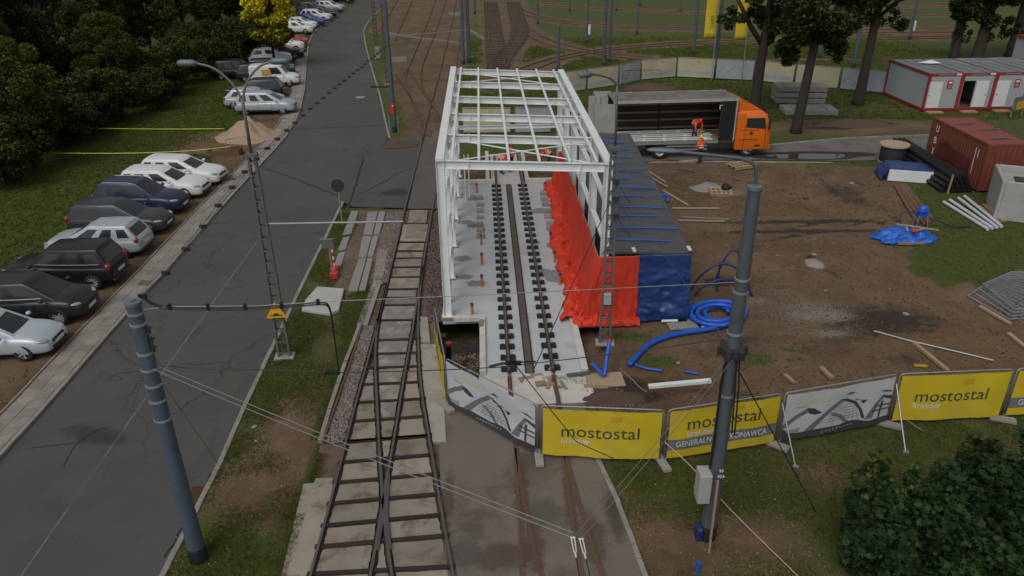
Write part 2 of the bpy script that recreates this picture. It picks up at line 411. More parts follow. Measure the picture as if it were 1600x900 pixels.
yard = inside(PX([(905,640),(930,500),(1000,250),(960,250),(940,205),(1180,215),(1205,252),(1380,262),(1420,300),(1445,345),(1415,420),(1475,450),(1520,440),(1700,560),(1700,640),(1380,655),(1210,690),(1036,720),(850,712)]))
gA[yard] = .06
for x, y, rx, ry, a in [(1030,565,.9,.5,.8),(985,525,1.2,.5,.75),(1060,600,1.6,.5,.35),(1180,560,1.1,.7,.6),(1240,545,1.5,.5,.42),(1300,590,2,.5,.3),(1470,580,2.0,.6,.3),(1530,380,3.5,2.4,.9),(1570,400,2.5,2,.9),(1380,395,1.5,1,.2),(1300,262,3,.8,.45),(1170,490,.8,.5,.35),(1200,620,3,.5,.35),(1500,345,2,1.2,.7)]:
    gA = np.maximum(gA, blob(x, y, rx, ry)*a*1.1)
for x, y, rx, ry, a in [(1285,492,1.9,.7,.8),(1260,478,2.5,.9,.55),(1180,470,1.5,.7,.55),(1300,520,1.2,.5,.7),(1215,455,1.2,.5,.5),(1272,412,.5,.55,.9),(1140,300,1.6,1.0,.65),(1115,290,1.2,.7,.6),(1330,288,.8,.4,.6),(1190,395,3,1,.25),(1560,455,1.5,1.5,.6),(1510,460,1.2,1.0,.45),(1060,690,.6,.4,.2)]:
    gG = np.maximum(gG, blob(x, y, rx, ry)*a)
for x, y, rx, ry, a in [(1380,500,3.2,1.6,.7),(1330,520,2,1,.55),(1420,560,3,.7,.45),(1310,300,.7,3.0,.6),(1340,310,.6,2.6,.6),(1260,345,4.5,.22,1.2),(1255,360,4.5,.22,1.2),(1370,380,.3,1.8,.5),(1330,195,4,.8,1.0),(1300,200,2.5,.6,.9),(1100,245,6,.4,.5),(980,600,.9,.6,.8),(1000,620,1,.4,.8),(1440,330,1.2,3.0,.5),(1125,430,.9,.5,.8),(1160,530,1,.5,.5),(690,390,.5,9,.8),(1250,560,2,.6,.4)]:
    gM = np.maximum(gM, blob(x, y, rx, ry)*a)
for x, y, rx, ry, a in [(1480,520,4,1.4,.9),(1400,450,3,1.2,.4),(1560,560,3,1,.8),(990,590,2.2,.8,.7),(1150,590,1.5,.4,.5),(1300,400,5,2,.35),(1200,330,5,2,.35),(1340,560,1.2,.3,.6),(1440,400,2,1.5,.5)]:
    gO = np.maximum(gO, blob(x, y, rx, ry)*a)
verge = inside(Rw[1:] + PX([(551,323),(585,330),(560,430),(520,560),(490,690),(470,760),(440,898),(330,1130)]))
gA[verge] = .56
for x, y, rx, ry, a in [(420,600,1.4,.8,.42),(470,640,.9,2.6,-.22),(440,720,1.2,2.0,-.24),(380,760,1,1.2,-.18),(330,860,.8,.8,.4),(400,530,.6,1.5,.35),(400,880,1.3,.8,.22),(520,330,.6,2,.4),(560,470,.4,1.5,.35),(500,530,.7,1,-.1),(440,560,.9,1.2,.3),(460,520,.8,.8,.28),(350,700,.5,.6,.4),(420,830,.7,.7,-.1)]:
    gA = np.where(verge, gA+blob(x, y, rx, ry)*a, gA)
south = inside(PX([(960,780),(850,712),(1036,722),(1210,694),(1380,660),(1700,640),(1900,1200),(1100,1200)]))
gA[south] = .56
for x, y, rx, ry, a in [(1080,800,1.8,.5,-.05),(1060,870,1.6,1.0,-.42),(1180,840,1.3,.8,-.25),(1150,760,1.2,.8,.16),(1280,740,.6,.5,-.4),(1090,790,1,.7,.12),(1300,840,1,.8,.1),(1590,760,1.2,1,-.45),(1000,730,.8,.7,.2),(1010,850,.7,.8,-.4),(1130,690,1.0,.4,.3)]:
    gA = np.where(south, gA+blob(x, y, rx, ry)*a, gA)
trees_zone = inside(PX([(1180,215),(1205,246),(1460,232),(1500,185),(1700,190),(1700,90),(1100,100),(960,140),(890,200),(940,215)]))
gA[trees_zone] = .62
for x, y, rx, ry, a in [(1330,200,5,1.6,-.6),(1000,150,3,2,-.25),(930,190,2,2,-.5),(1420,170,3,2,-.2),(1250,215,4,1,.1)]:
    gA = np.where(trees_zone, gA+blob(x, y, rx, ry)*a, gA)
_pl = [Vector(p) for p in Lw]
tro = inside(PX([(563,328),(640,327),(612,400),(585,440),(545,462),(518,450),(540,380)])); gA[tro] = .14; gG[tro] = .42
for x, y, rx, ry, a in [(640,60,3,8,.25),(665,95,3,5,.3),(700,70,3,6,.2),(650,120,2,4,-.2),(610,60,2,6,.2),(760,60,2,10,.15),(690,20,3,12,-.2),(720,60,1.5,8,.4),(625,170,1.5,6,.3)]: gA = gA+blob(x, y, rx, ry)*a*((gA > .1) & (gA < .6))
park = inside(offset_line(_pl, -1.2)+offset_line(_pl, -4.2)[::-1]) & (GY < 46)
gA[park] = .36
park2 = inside(offset_line(_pl, -1.2)+offset_line(_pl, -3.5)[::-1]) & (GY >= 46)
gA[park2] = .25
dig = blob(345,232,3.4,1.3); gA = gA-dig*1.2; gO += dig*.7
dig2 = blob(360,215,3.5,1.8); gA = gA-dig2*.8
# relief of the bare soil, lowered beds, pits
_nz = np.array([mnoise.noise((x*.9, y*.9, 0))*.5+mnoise.noise((x*2.7, y*2.7, 5))*.3 for x, y in zip(GX.ravel(), GY.ravel())]).reshape(GX.shape)
GZ += np.where(yard, _nz*.05-.03, _nz*.02-.012)
GZ -= np.where(yard, (blob(1260,345,4.5,.22)+blob(1255,360,4.5,.22)+blob(1310,300,.5,3)*.6)*.06, 0)
mound = blob(1325,192,3.6,.9)*.25; GZ += mound
ditch = np.clip(blob(1125,432,1.0,.45)*1.6, 0, 1)*.5; GZ -= ditch
trench = np.clip(blob(352,236,1.6,.5)*1.6, 0, 1)*.5; GZ -= trench
road_in = inside(road_poly)
GZ[road_in] = -.22
for q in (APRON, CONCRETE_C, TRACK_BED, [(528,322),(600,212),(612,222),(545,330)], [(640,330),(648,330),(664,225),(655,215),(648,262)]): GZ[inside(PX(q))] = -.2
pav_in = inside(offset_line(_pl, .3)+offset_line(_pl, -1.3)[::-1]); GZ[pav_in] = -.18
slab_in = inside([SP(-.35,-.1), SP(6.2,-.1), SP(6.2,18.2), SP(-.35,18.2)]) | inside([SP(1.2,-4.6), SP(4.9,-4.6), SP(4.9,0), SP(1.2,0)])
GZ[slab_in] = -1.3
pitL = inside([SP(-.3,-3.9), SP(1.35,-3.9), SP(1.35,.2), SP(-.3,.2)]); GZ[pitL] = -.95+_nz[pitL]*.25; gA[pitL] = 0; gM[pitL] = .7; gG[pitL] = .35
pitR = inside([SP(4.75,-4.0), SP(5.9,-4.0), SP(5.9,-.1), SP(4.75,-.1)]); GZ[pitR] = -.5+_nz[pitR]*.2; gA[pitR] = 0; gM[pitR] = .25
pitT = inside([SP(-1.2,-.5), SP(-.35,-.5), SP(-.35,18), SP(-1.2,18)]); GZ[pitT] = -.35+_nz[pitT]*.15; gA[pitT] = 0; gM[pitT] = .8
rear = inside([SP(-.4,17.2), SP(6.2,17.2), SP(6.2,23), SP(-.4,23)]); GZ[rear] = -.5+_nz[rear]*.3; gA[rear] = .05; gM[rear] = .4
for pts, w_ in [([(1265,268),(1285,285),(1310,300),(1340,318),(1370,335),(1385,360)],.16),([(1285,266),(1305,283),(1332,298),(1362,316),(1392,334),(1410,356)],.16),([(1190,362),(1250,352),(1300,345),(1335,335)],.15),([(1180,378),(1250,366),(1310,358),(1350,345)],.15),([(1310,395),(1340,410),(1355,425)],.2),([(1265,400),(1290,418),(1310,432)],.2),([(1330,262),(1345,285),(1350,300)],.15),([(1050,262),(1120,275),(1200,290),(1260,310)],.2)]:
    d_ = dist_line(smooth_line(PX(pts), 2)); k_ = np.exp(-(d_/w_)**2)*np.clip(.6+_nz*1.6, 0, 1.3); gM = np.maximum(gM, k_*1.0); GZ -= np.where(yard, k_*.07, 0); ks = np.exp(-((d_-w_*2.1)/(w_*.8))**2); GZ += np.where(yard, ks*.03, 0)
for x, y, rx, ry, a in [(1150,340,4,1.0,.35),(1230,300,3,.6,.3),(1420,420,2.5,.8,.35),(1330,440,3,.7,.35),(1210,420,3,.8,.4),(1100,380,2,.8,.3),(1480,470,2,.8,.3),(1220,520,2,.5,.45),(1110,560,1.5,.4,.35)]: gG = np.maximum(gG, blob(x, y, rx, ry)*a)
gA = np.clip(gA, 0, 1)
idx = np.arange(nX*nY).reshape(nY, nX)
fc = np.stack([idx[:-1,:-1], idx[:-1,1:], idx[1:,1:], idx[1:,:-1]], -1).reshape(-1, 4)
gm = bpy.data.meshes.new('ground')
gm.vertices.add(nX*nY); gm.vertices.foreach_set('co', np.stack([GX, GY, GZ], -1).astype(np.float32).ravel())
gm.loops.add(fc.size); gm.loops.foreach_set('vertex_index', fc.ravel().astype(np.int32))
gm.polygons.add(len(fc)); gm.polygons.foreach_set('loop_start', np.arange(0, fc.size, 4, dtype=np.int32))
gm.update(calc_edges=True); gm.polygons.foreach_set('use_smooth', [True]*len(fc))
for n_, a_ in (('grass', gA), ('rubble', gG), ('mud', gM), ('ochre', gO)):
    at = gm.attributes.new(n_, 'FLOAT', 'POINT'); at.data.foreach_set('value', a_.astype(np.float32).ravel())
def ground_height(x, y):
    i = int(np.clip(np.searchsorted(gx, x)-1, 0, nX-2)); j = int(np.clip(np.searchsorted(gy, y)-1, 0, nY-2))
    u = (x-gx[i])/(gx[i+1]-gx[i]); v = (y-gy[j])/(gy[j+1]-gy[j])
    return float((GZ[j,i]*(1-u)+GZ[j,i+1]*u)*(1-v)+(GZ[j+1,i]*(1-u)+GZ[j+1,i+1]*u)*v)
def grass_at(x, y):
    i = int(np.clip(np.searchsorted(gx, x)-1, 0, nX-1)); j = int(np.clip(np.searchsorted(gy, y)-1, 0, nY-1)); return float(gA[j, i])
def ground_mat():
    t = NT('ground'); p = t.pos()
    at = {k: t.n('Attribute', attribute_name=k).outputs['Fac'] for k in ('grass','rubble','mud','ochre')}
    n1 = t.noise(.35, 6, .65, p, .3); n2 = t.noise(2.2, 6, .7, p); n3 = t.noise(14, 4, .75, p); n4 = t.noise(55, 3, .7, p)
    c = t.mix(t.step(n1, .3, .7), (.098,.058,.029), (.172,.112,.062))
    c = t.mix(t.math('MULTIPLY', t.step(n2, .5, .75), .6), c, (.21,.152,.10))
    c = t.mix(t.math('MULTIPLY', t.step(n3, .50, .68), .6), c, (.036,.024,.016))
    n5 = t.noise(.9, 7, .72, p, .8); c = t.mix(t.math('MULTIPLY', t.step(n5, .54, .70), .5), c, (.048,.032,.021)); c = t.mix(t.math('MULTIPLY', t.step(n5, .44, .32), .6), c, (.215,.155,.10))
    c = t.mix(t.math('MULTIPLY', at['ochre'], t.step(n2, .25, .65)), c, (.175,.10,.038))
    mw = t.math('ADD', at['mud'], t.math('MULTIPLY', t.math('SUBTRACT', n2, .5), 1.1))
    c = t.mix(t.math('MULTIPLY', t.step(mw, .30, .62), .9), c, (.026,.019,.015))
    rw = t.math('ADD', at['rubble'], t.math('MULTIPLY', t.math('SUBTRACT', n3, .5), 1.4))
    c = t.mix(t.math('MULTIPLY', t.step(rw, .36, .68), .8), c, t.mix(t.step(n4, .4, .6), (.15,.125,.105), (.32,.29,.26)))
    sp = t.math('GREATER_THAN', n4, .71); c = t.mix(t.math('MULTIPLY', sp, .35), c, (.26,.23,.20))
    g = t.mix(t.step(n2, .3, .7), (.040,.064,.006), (.076,.100,.011)); g = t.mix(t.math('MULTIPLY', t.step(n3, .4, .7), .55), g, (.026,.040,.005))
    g = t.mix(t.math('MULTIPLY', t.step(n1, .50, .74), .5), g, (.085,.078,.018))
    gw = t.math('ADD', at['grass'], t.math('ADD', t.math('MULTIPLY', t.math('SUBTRACT', n2, .5), .8), t.math('MULTIPLY', t.math('SUBTRACT', n3, .5), .9)))
    c = t.mix(t.step(gw, .36, .62), c, g)
    t.base(c, .95)
    h = t.math('ADD', t.math('MULTIPLY', n3, .7), t.math('MULTIPLY', n4, .35)); t.bump(h, .9, .06)
    return t.mat
gm.materials.append(ground_mat())
tag(obj('ground', gm), kind='structure')

# ------------------------------------------------------------------ carriageway
def asphalt_mat():
    t = NT('asphalt'); p = t.pos()
    n1 = t.noise(.22, 5, .6, p, .5); n2 = t.noise(1.3, 6, .7, p, .3); n3 = t.noise(60, 3, .8, p)
    c = t.mix(t.step(n1, .3, .7), (.059,.058,.055), (.078,.0765,.073)); c = t.mix(t.math('MULTIPLY', t.step(n2, .5, .75), .35), c, (.092,.090,.085))
    c = t.mix(t.math('MULTIPLY', t.step(n3, .5, .62), .3), c, (.10,.098,.092))
    v = t.n('TexVoronoi', feature='DISTANCE_TO_EDGE'); v.inputs['Scale'].default_value = .16
    mp = t.n('VectorMath', operation='ADD'); ns = t.n('TexNoise'); ns.inputs['Scale'].default_value = .9; ns.inputs['Detail'].default_value = 6; t.l(p, ns.inputs['Vector'])
    sc = t.n('VectorMath', operation='SCALE'); t.l(ns.outputs['Color'], sc.inputs[0]); sc.inputs['Scale'].default_value = 1.6
    t.l(p, mp.inputs[0]); t.l(sc.outputs[0], mp.inputs[1]); t.l(mp.outputs[0], v.inputs['Vector'])
    cr_ = t.math('MULTIPLY', t.math('LESS_THAN', v.outputs['Distance'], .0055), t.step(t.noise(.11, 2, .5, p), .50, .60))
    c = t.mix(t.math('MULTIPLY', cr_, .75), c, (.022,.021,.02))
    w = t.noise(.5, 4, .6, p, 1.0); c = t.mix(t.math('MULTIPLY', t.step(w, .60, .68), .35), c, (.038,.037,.036))
    t.base(c, .88); t.bump(n3, .5, .012); return t.mat
MATS['asphalt'] = asphalt_mat()
rb = MB()
for i in range(len(Lw)-1): pass
def strip(mb, A, B, n, z=None):
    A = [Vector(p) for p in A]; B = [Vector(p) for p in B]
    def at(P, t):
        L = [0]
        for a, b in zip(P, P[1:]): L.append(L[-1]+(b-a).length)
        s = t*L[-1]
        for i in range(len(P)-1):
            if s <= L[i+1]+1e-9: return P[i].lerp(P[i+1], (s-L[i])/max(L[i+1]-L[i], 1e-9))
        return P[-1]
    vs = []
    for i in range(n+1): vs += [at(A, i/n), at(B, i/n)]
    if z is not None:
        for v in vs: v.z = z
    mb.add(vs, [(2*i, 2*i+1, 2*i+3, 2*i+2) for i in range(n)])
Rall = Rw + R2w
strip(rb, Lw, Rall, 60)
road = struct('road', rb, 'asphalt')
ab = MB(); ab.sheet(PX(APRON, RZ+.004)); struct('road_apron', ab, 'asphalt')
# faded centre joint, tar seams and patches as thin sheets on the carriageway
S['road_paint'] = ((.15,.147,.14), .9, 0, .4, 6, 0, 0, ((.08,.08,.078), 4, .9))
S['tar'] = ((.02,.0195,.019), .8, 0, .3, 4)
S['patch'] = ((.085,.083,.08), .92, 0, .2, 2, .3)
S['dust'] = ((.17,.16,.145), .95, 0, .25, 3, .3, 0, ((.08,.08,.078), 2.2, .8))
def ribbon(mb, pts, w, z):
    P = [Vector((p.x, p.y, z)) for p in pts]; a = offset_line(P, -w/2); b = offset_line(P, w/2)
    mb.add([q for pr in zip(a, b) for q in pr], [(2*i, 2*i+1, 2*i+3, 2*i+2) for i in range(len(P)-1)])
lb = MB(); ribbon(lb, resample(PX([(-40,1010),(35,897),(215,640),(265,567),(409,367)], RZ), .7), .055, RZ+.005); tag(lb.build('centre_joint', 'road_paint', road), kind='structure')
for k, (pts, w) in enumerate([([(428,560),(436,545),(462,490)], .1), ([(545,323),(560,275),(568,248)], .12), ([(48,700),(75,697),(110,694),(135,684),(150,672),(185,664)], .035), ([(100,730),(112,708),(122,692),(135,684)], .03), ([(412,263),(450,275),(520,303),(530,308)], .10), ([(258,872),(330,740)], .06), ([(462,202),(600,196)], .09),([(548,310),(600,285),(618,272),(640,265)],.10)]):
    tb = MB(); P = resample(smooth_line(PX(pts, RZ), 1), .25); P = [p+Vector((RND.uniform(-.04,.04), RND.uniform(-.04,.04), 0)) for p in P]
    ribbon(tb, P, w, RZ+.007+.0003*k); tag(tb.build('tar_seam', 'tar', road), kind='structure')
def soft_mat(name, color, amt):
    t = NT(name); oc = t.n('TexCoord').outputs['Object']; ln = t.n('VectorMath', operation='LENGTH'); t.l(oc, ln.inputs[0]); n1 = t.noise(3.5, 6, .7, t.pos()); n2 = t.noise(1.1, 3, .6, t.pos())
    f = t.math('SUBTRACT', 1.0, ln.outputs['Value']); f = t.math('ADD', f, t.math('MULTIPLY', t.math('SUBTRACT', n1, .5), 1.1)); f = t.math('ADD', f, t.math('MULTIPLY', t.math('SUBTRACT', n2, .5), .6))
    f = t.math('MULTIPLY', t.step(f, .25, .75), amt); f = t.math('MULTIPLY', f, t.step(ln.outputs['Value'], 1.0, .8))
    t.base(color, .92); tr = t.n('BsdfTransparent'); mx = t.n('MixShader'); t.l(f, mx.inputs[0]); t.l(tr.outputs[0], mx.inputs[1]); t.l(t.b.outputs[0], mx.inputs[2]); t.l(mx.outputs[0], t.out.inputs[0]); MATS[name] = t.mat
soft_mat('dust_soft', (.125,.117,.105), .55); soft_mat('dark_soft', (.032,.03,.029), .35); soft_mat('rust_soft', (.12,.078,.05), .55); soft_mat('lime_soft', (.40,.39,.37), .6)
_sq = MB(); _sq.sheet([(-1,-1,0),(1,-1,0),(1,1,0),(-1,1,0)])
def soft_patch(name, m_, x, y, rx, ry, z, parent, rz=0):
    p = G(x, y, z); o = _sq.build(name, m_, parent); o.location = (p.x, p.y, z); o.scale = (rx, ry, 1); o.rotation_euler = (0,0,rz); return tag(o, kind='structure')
for k, (x, y, rx, ry, m_, rz) in enumerate([(415,490,1.3,.8,'dust_soft',0),(350,345,2.2,.6,'dust_soft',.1),(590,308,2.6,1.2,'dust_soft',0),(330,575,.8,.5,'dust_soft',0),(150,680,2.2,.7,'dark_soft',-.3),(120,760,2.2,1.5,'dust_soft',.3),(300,700,1.0,2.5,'dust_soft',0),(360,600,.9,2.0,'dust_soft',0),(460,250,2.0,1.2,'dust_soft',0),(230,520,.8,3,'dust_soft',.1),(620,300,1.5,1.2,'dark_soft',.2),(520,60,3,6,'dust_soft',0)]):
    soft_patch('road_patch', m_, x, y, rx, ry, RZ+.010+.0005*k, road, rz)
mh = MB(); _p = G(563,152,RZ); mh.lathe([(.42,0),(.42,.016),(.36,.018),(.0,.018)], (_p.x,_p.y,RZ), 20); tag(mh.build('manhole_cover', 'concrete_block', road), kind='structure')
# drain grate at the right kerb
gp = G(307,772,RZ); gr = MB(); gr.box((0,0,.008), (.5,.6,.008)); 
for i in range(9): gr.box((0,-.25+i*.0625,.02), (.46,.022,.02))
go = gr.build('drain_grate', 'grate_rust'); go.location = gp; go.rotation_euler = (0,0,-.05); tag(go, 'rusty slotted drain grate in the road beside the kerb', 'drain')

# ------------------------------------------------------------------ kerbs and pavement, stone by stone
def place(me, name, parent, p, rz, s=None, tilt=0):
    o = bpy.data.objects.new(name, me); col.objects.link(o); o.parent = parent; o.location = p
    o.rotation_euler = (RND.uniform(-tilt, tilt), RND.uniform(-tilt, tilt), rz)
    if s: o.scale = s
    return o
def chamfer_box(dx, dy, dz, c=.012):
    m = MB(); hx, hy = dx/2, dy/2
    vs = [(-hx,-hy,0),(hx,-hy,0),(hx,hy,0),(-hx,hy,0),(-hx,-hy,dz-c),(hx,-hy,dz-c),(hx,hy,dz-c),(-hx,hy,dz-c),(-hx+c,-hy+c,dz),(hx-c,-hy+c,dz),(hx-c,hy-c,dz),(-hx+c,hy-c,dz)]
    m.add(vs, [(0,1,5,4),(1,2,6,5),(2,3,7,6),(3,0,4,7),(4,5,9,8),(5,6,10,9),(6,7,11,10),(7,4,8,11),(8,9,10,11)]); return m
kerb_me = chamfer_box(.15, .985, .20).mesh('kerbstone', 'kerbstone')
def kerb_run(name, line, off, step=1.0, w=1.0, top=.03, limit=300):
    L = resample([Vector((p.x, p.y, 0)) for p in line], .25); L = resample(offset_line(L, off), step)
    bm_ = MB(); ribbon(bm_, L, .12, top-.06); root = struct(name, bm_, 'soil_dark')
    for a, b in list(zip(L, L[1:]))[:limit]:
        d = b-a; place(kerb_me, 'kerbstone', root, ((a+b)/2)+Vector((RND.uniform(-.008,.008), 0, top-.20+RND.uniform(-.008,.006))), math.atan2(-d.x, d.y)+RND.uniform(-.006,.006), (w, d.length/1.0, 1))
    return root
near = lambda P, y0, y1: [p for p in P if y0 <= p.y <= y1]
Lg = resample([Vector((p.x, p.y, 0)) for p in Lw], .5)
kerb_run('kerb_left', near(Lg, 9, 120), -.08, 1.0)
kerb_run('kerb_right', resample([Vector((p.x,p.y,0)) for p in Rw], .5), .08, 1.0)
kerb_run('kerb_verge', resample([Vector((p.x,p.y,0)) for p in R2w], .5), .08, 1.0)
pb = MB(); strip(pb, offset_line(near(Lg, 9, 90), -.15), offset_line(near(Lg, 9, 90), -1.28), 80, .012); pav = struct('pavement', pb, 'soil')
slab_me = chamfer_box(.49, .49, .07, .008).mesh('paving_slab', 'paving')
np_ = 0
for row in (0, 1):
    L = resample(offset_line(near(Lg, 12, 90), -.42-.5*row), .5)
    if row: L = resample(L, .5)
    for a, b in zip(L, L[1:]):
        d = b-a; np_ += 1
        if RND.random() < .02: continue
        place(slab_me, 'paving_slab', pav, (a+b)/2+Vector((RND.uniform(-.01,.01), RND.uniform(-.01,.01)+.2*row, -.045+RND.uniform(-.008,.012))), math.atan2(-d.x, d.y)+RND.uniform(-.025,.025), (1, d.length/.5, 1), .012)
kerb_run('kerb_parking', near(Lg, 12, 60), -1.26, .8, .45, .045)

# ------------------------------------------------------------------ tram track with steel ties and concrete infill
RAILP = [(-.07,-.10),(.07,-.10),(.07,-.08),(.012,-.055),(.012,.0),(.034,.008),(.034,.042),(-.034,.042),(-.034,.008),(-.012,.0),(-.012,-.055),(-.07,-.08)]
def sweep(P, prof, z=0):
    m = MB(); n = len(prof); vs = []; P = [Vector(p) for p in P]
    for i in range(len(P)):
        t = P[min(i+1, len(P)-1)]-P[max(i-1, 0)]; t.z = 0; t.normalize(); r = Vector((t.y, -t.x, 0))
        vs += [P[i]+r*a+Vector((0, 0, b+z)) for a, b in prof]
    m.add(vs, [(i*n+j, i*n+(j+1)%n, (i+1)*n+(j+1)%n, (i+1)*n+j) for i in range(len(P)-1) for j in range(n)] + [tuple(range(n)), tuple(range((len(P)-1)*n, len(P)*n))[::-1]])
    if n == 12:
        for k in range((len(P)-1)*n):
            if k % n == 6: m.m[k] = 1
    return m
bb = MB(); bb.sheet([Vector((p.x,p.y,-.11)) for p in PX(TRACK_BED)]); bed = struct('track_bed', bb, 'soil')
def rail(line, parent, z=.05, mats=('rail','rail_head'), step=.6, name='rail', prof=RAILP):
    return sweep(resample(smooth_line(line, 2), step), prof, z).build(name, mats, parent)
for r in (A_L, A_R, B_L, B_R): rail(r, bed)
def bc(pts): return [(400+x/3.463, 640+y/3.463) for x, y in pts]
def uc(pts): return [(480+x/3.4625, 440+y/3.4625) for x, y in pts]
def vc(pts): return [(560+x/3.2125, 200+y/3.2125) for x, y in pts]
TIES = [vc(p) for p in ([(212,480),(360,480)],[(200,573),(338,573)],[(192,618),(330,618)],[(183,655),(325,653)],[(172,700),(316,698)],[(160,750),(308,748)],[(150,810),(298,808)],[(135,853),(290,852)])] + \
       [uc(p) for p in ([(428,128),(585,126)],[(398,210),(578,208)],[(368,318),(592,310)],[(345,392),(600,385)],[(320,470),(605,458)],[(298,558),(612,543)],[(272,655),(620,635)],[(245,757),(632,730)],[(218,865),(655,833)])] + \
       [bc(p) for p in ([(500,175),(925,143)],[(472,285),(945,245)],[(445,395),(962,350)],[(415,508),(980,458)],[(380,628),(1005,570)],[(352,742),(1030,682)],[(318,890),(1060,850)],[(275,1060),(1100,1010)],[(230,1250),(1150,1190)])]
tie_w = [[G(*p[0]), G(*p[1])] for p in TIES]
def hit(a, b, P):
    d = b-a
    for p, q in zip(P, P[1:]):
        e = q-p; den = d.x*e.y-d.y*e.x
        if abs(den) < 1e-9: continue
        t = ((p.x-a.x)*e.y-(p.y-a.y)*e.x)/den; u = ((p.x-a.x)*d.y-(p.y-a.y)*d.x)/den
        if -1e-6 <= u <= 1 and -.15 < t < 1.15: return t
    return None
def crossings(a, b):
    out = sorted(t for t in (hit(a, b, r) for r in (A_L, B_L, A_R, B_R)) if t is not None)
    return [a.lerp(b, t) for t in out]
for a, b in tie_w:
    tb = MB(); X_ = crossings(a, b); u_ = (b-a).normalized(); a2 = X_[0]+u_*.03; b2 = X_[-1]-u_*.03
    tb.beam(a2+Vector((0,0,-.05)), b2+Vector((0,0,-.05)), .17, .11); tb.beam(a2+Vector((0,0,.016)), b2+Vector((0,0,.016)), .11, .02)
    tb.build('tie', 'tie_steel', bed)
S['infill'] = ((.25,.22,.175), .92, 0, .35, 1.3, .5, .2, ((.115,.082,.058), 1.1, .8))
S['infill_rough'] = ((.20,.18,.16), .95, 0, .5, 2.5, .9, .15, ((.36,.34,.31), 1.8, .7))
for k, ((a, b), (c, d)) in enumerate(zip(tie_w, tie_w[1:])):
    X1, X2 = crossings(a, b), crossings(c, d)
    n = min(len(X1), len(X2))
    if len(X1) != len(X2): X1 = [X1[0], X1[-1]]; X2 = [X2[0], X2[-1]]; n = 2
    for i in range(n-1):
        p, q, r, s_ = X1[i], X1[i+1], X2[i+1], X2[i]
        w1, w2 = (q-p).length, (r-s_).length
        if min(w1, w2) < .24: continue
        e = .10
        def inset(P, Q): v = (Q-P).normalized(); return P+v*e, Q-v*e
        p, q = inset(p, q); s_, r = inset(s_, r)
        gap = .085
        v1 = (s_-p).normalized()*gap; v2 = (r-q).normalized()*gap
        pts = [p+v1, q+v2, r-v2, s_-v1]
        pl = MB(); nn = 5; ring = []
        for u, w in zip(pts, pts[1:]+pts[:1]):
            for j in range(nn):
                ring.append(u.lerp(w, j/nn)+Vector((RND.uniform(-.018,.018), RND.uniform(-.018,.018), 0)))
        pl.prism([(v.x, v.y) for v in ring], -.12, RND.uniform(-.012,.006))
        pl.build('infill_panel', 'infill_rough' if 7 <= k <= 14 and i == (0 if n < 4 else 1) else 'infill', bed)
for i, t in enumerate(tie_w[6:]):                                     # clamps on the ties beside the rails
    for X in crossings(*t):
        cb = MB(); d = (t[1]-t[0]).normalized()
        for s_ in (-1, 1): cb.box(X+d*s_*.075+Vector((0,0,.02)), (.05,.12,.045))
        cb.build('rail_clamp', 'tie_steel', bed)
for k, q in enumerate([[(641,328),(669,328),(662,372),(632,372)]]):
    sb = MB(); sb.prism([(p.x,p.y) for p in PX(q)], -.1, .005); sb.build('infill_panel', 'infill', bed)
# frog casting where the two inner rails cross
fb = MB(); fb.prism([(p.x,p.y) for p in PX([(603,742),(610,742),(606,800),(612,860),(605,862),(600,815),(592,862),(586,860),(594,800)])], -.1, .078); fb.build('crossing_frog', 'rail_head', bed)
# edge slabs left and right of the panel track
for q, m_ in [([(474,756),(523,752),(486,898),(450,940),(424,940),(440,898)], 'infill'), ([(584,438),(597,438),(574,508),(557,508)], 'concrete'), ([(657,538),(683,538),(692,600),(697,690),(676,690),(661,600)], 'concrete'), ([(655,495),(668,495),(672,534),(657,534)], 'concrete'),
              ([(590,390),(606,390),(598,434),(584,434)], 'infill_rough')]:
    sb = MB(); sb.prism([(p.x,p.y) for p in PX(q)], -.1, .002); sb.build('edge_slab', m_, bed)
# narrow concrete edging between verge and ballast
edge = MB()
for a, b in zip(PX([(563,505),(552,535),(540,565),(528,600),(515,640),(500,690)]), PX([(552,535),(540,565),(528,600),(515,640),(500,690)])): 
    eb = MB(); eb.beam(a.lerp(b,.02)+Vector((0,0,-.03)), a.lerp(b,.98)+Vector((0,0,-.03)), .13, .14); eb.build('edging_block', 'kerbstone', bed)
rail(PX([(566,508),(545,575),(522,640),(505,690)]), bed, .0, ('rail_rust','rail_rust'), .6, 'disused_rail')
eb = MB(); eb.beam(G(492,753)+Vector((0,0,-.02)), G(520,752)+Vector((0,0,-.02)), .2, .12); eb.build('edging_block', 'kerbstone', bed)
# precast cable troughs beside the gravel, above the verge
for q in ([(560,405),(583,405),(571,455),(544,455)], [(567,370),(592,370),(583,402),(560,402)], [(575,332),(603,332),(593,367),(568,367)]):
    for s0, s1 in ((.0,.55),(.62,1.0)):
        a, b, c, d = PX(q); sb = MB(); sb.prism([((a.lerp(b,s0)).x,(a.lerp(b,s0)).y), ((a.lerp(b,s1)).x,(a.lerp(b,s1)).y), ((d.lerp(c,s1)).x,(d.lerp(c,s1)).y), ((d.lerp(c,s0)).x,(d.lerp(c,s0)).y)], -.1, .05+.03*s0); sb.build('trough_cover', 'precast', bed, bevel=.015)
for q in ([(549,331),(560,331),(556,345),(543,347)], [(542,350),(554,348),(549,366),(535,368)], [(536,372),(547,370),(540,390),(528,392)], [(529,396),(540,394),(533,416),(521,418)]):
    sb = MB(); sb.prism([(p.x,p.y) for p in PX(q)], -.1, .03+RND.uniform(0,.03)); sb.build('edge_slab', 'precast', bed, bevel=.01)
